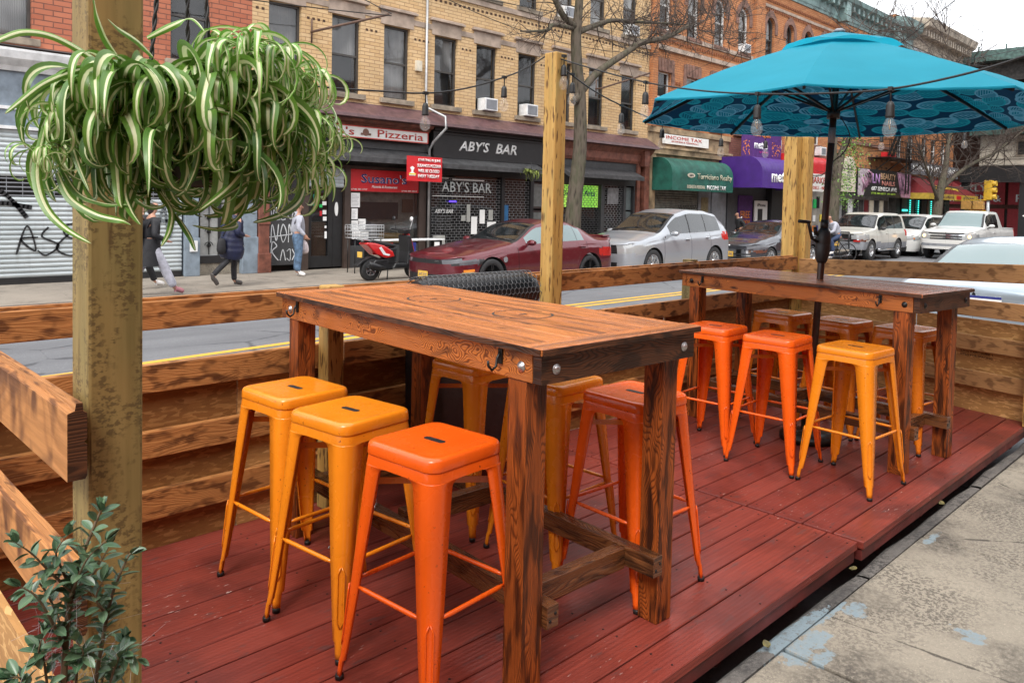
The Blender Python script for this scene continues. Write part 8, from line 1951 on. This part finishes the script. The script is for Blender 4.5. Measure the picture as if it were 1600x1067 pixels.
# traffic light
tl = empty('traffic_light', (54.5, 13.85, -.2), 0, 'yellow traffic light on a grey pole at the corner', 'traffic light'); M_TLY = plain('traffic_yellow', (.62, .38, .03), .5)
b = MB(); b.tube([(0, 0, 0), (0, 0, 3.0)], .10, 10); b.build('pole', plain('pale_grey_pole', (.45, .47, .50), .4, .3), tl)
b = MB(); b.mm((-.22, -.22, 2.55), (.22, .22, 3.75)); hd_ = b.build('signal_head', M_TLY, tl, bevel=.04, seg=2)
for z in (2.75, 3.15, 3.55):
    b = MB(); b.lathe([(.15, 0), (.16, .22), (.145, .22), (.13, .0)], (0, -.22, z), 14, Matrix.Rotation(R_(90), 3, 'X'), cap=False); b.build('visor', M_TLY, hd_)
for dx_, lab in ((-.35, 0), (.35, 0)):
    pass
wk = empty('pedestrian_signal', (54.0, 14.55, 1.75), 0, 'pair of yellow pedestrian signal boxes left of the traffic light pole', 'signal')
for y in (.32, -.32): b = MB(); b.mm((-.2, y-.29, 0), (.2, y+.29, .52)); b.build('signal_box', plain('orange_yellow_box', (.55, .30, .08), .5), wk, bevel=.03)
b = MB(); b.mm((-.12, -.7, .56), (.12, .4, .62)); b.mm((-.12, -.7, -.10), (.12, .4, -.04)); b.build('bracket', M_TLY, wk)
ow = empty('one_way_sign', (58.5, 12.2, 1.2), 0, 'black one-way arrow sign under the station beams', 'sign'); b = MB(); b.mm((-.02, -.75, 0), (.02, .75, .45)); b.build('sign_board', M_BLKP, ow); b = MB(); b.prism([(.70, .22), (.40, .40), (.40, .30), (-.65, .30), (-.65, .14), (.40, .14), (.40, .04)], -.035, -.021, 'YZ'); ar = b.build('arrow', M_WHTL, ow); text_obj('lettering', 'ONE WAY', M_BLKP, (-.037, .35, .17), .10, ow, wd=.85, ext=.001, rot=(90, 0, -90), bold=.01)
b = MB(); b.tube([(.05, 0, -1.4), (.05, 0, .5)], .04, 8); b.build('pole', M_GREY, ow)

# ---------------------------------------------------------------- fallen leaves and litter along the kerb
random.seed(44)
M_LITTER = plain('yellow_fallen_leaf', (.20, .17, .06), .7, var=.4, sc=30)
proto = None
for i, (x, y, z) in enumerate(((2.02, 1.315, -.098), (3.47, 1.34, -.10), (4.62, 1.33, -.098), (2.62, 1.31, -.098))):
    if proto is None:
        b = MB(); rows = [[(.030*(t-.5), w_*.012*math.sin(math.pi*t)**.7+.002*math.sin(5*t), .004+.007*abs(t-.5)+.003*abs(w_)) for w_ in (-1, 0, 1)] for t in (0.02, .2, .4, .6, .8, .98)]
        b.grid(rows); o = proto = b.build('fallen_leaf', M_LITTER)
    else: o = proto.copy(); COL.objects.link(o)
    o.location = (x, y, z); o.rotation_euler = (random.uniform(-.2, .2), random.uniform(-.2, .2), random.uniform(0, 6)); o.scale = (1.3, 1.3, 1.3)
    tag(o, 'tiny yellowed fallen leaf lying along the dirty kerb beside the red deck', 'leaf', 'fallen leaves along the kerb')
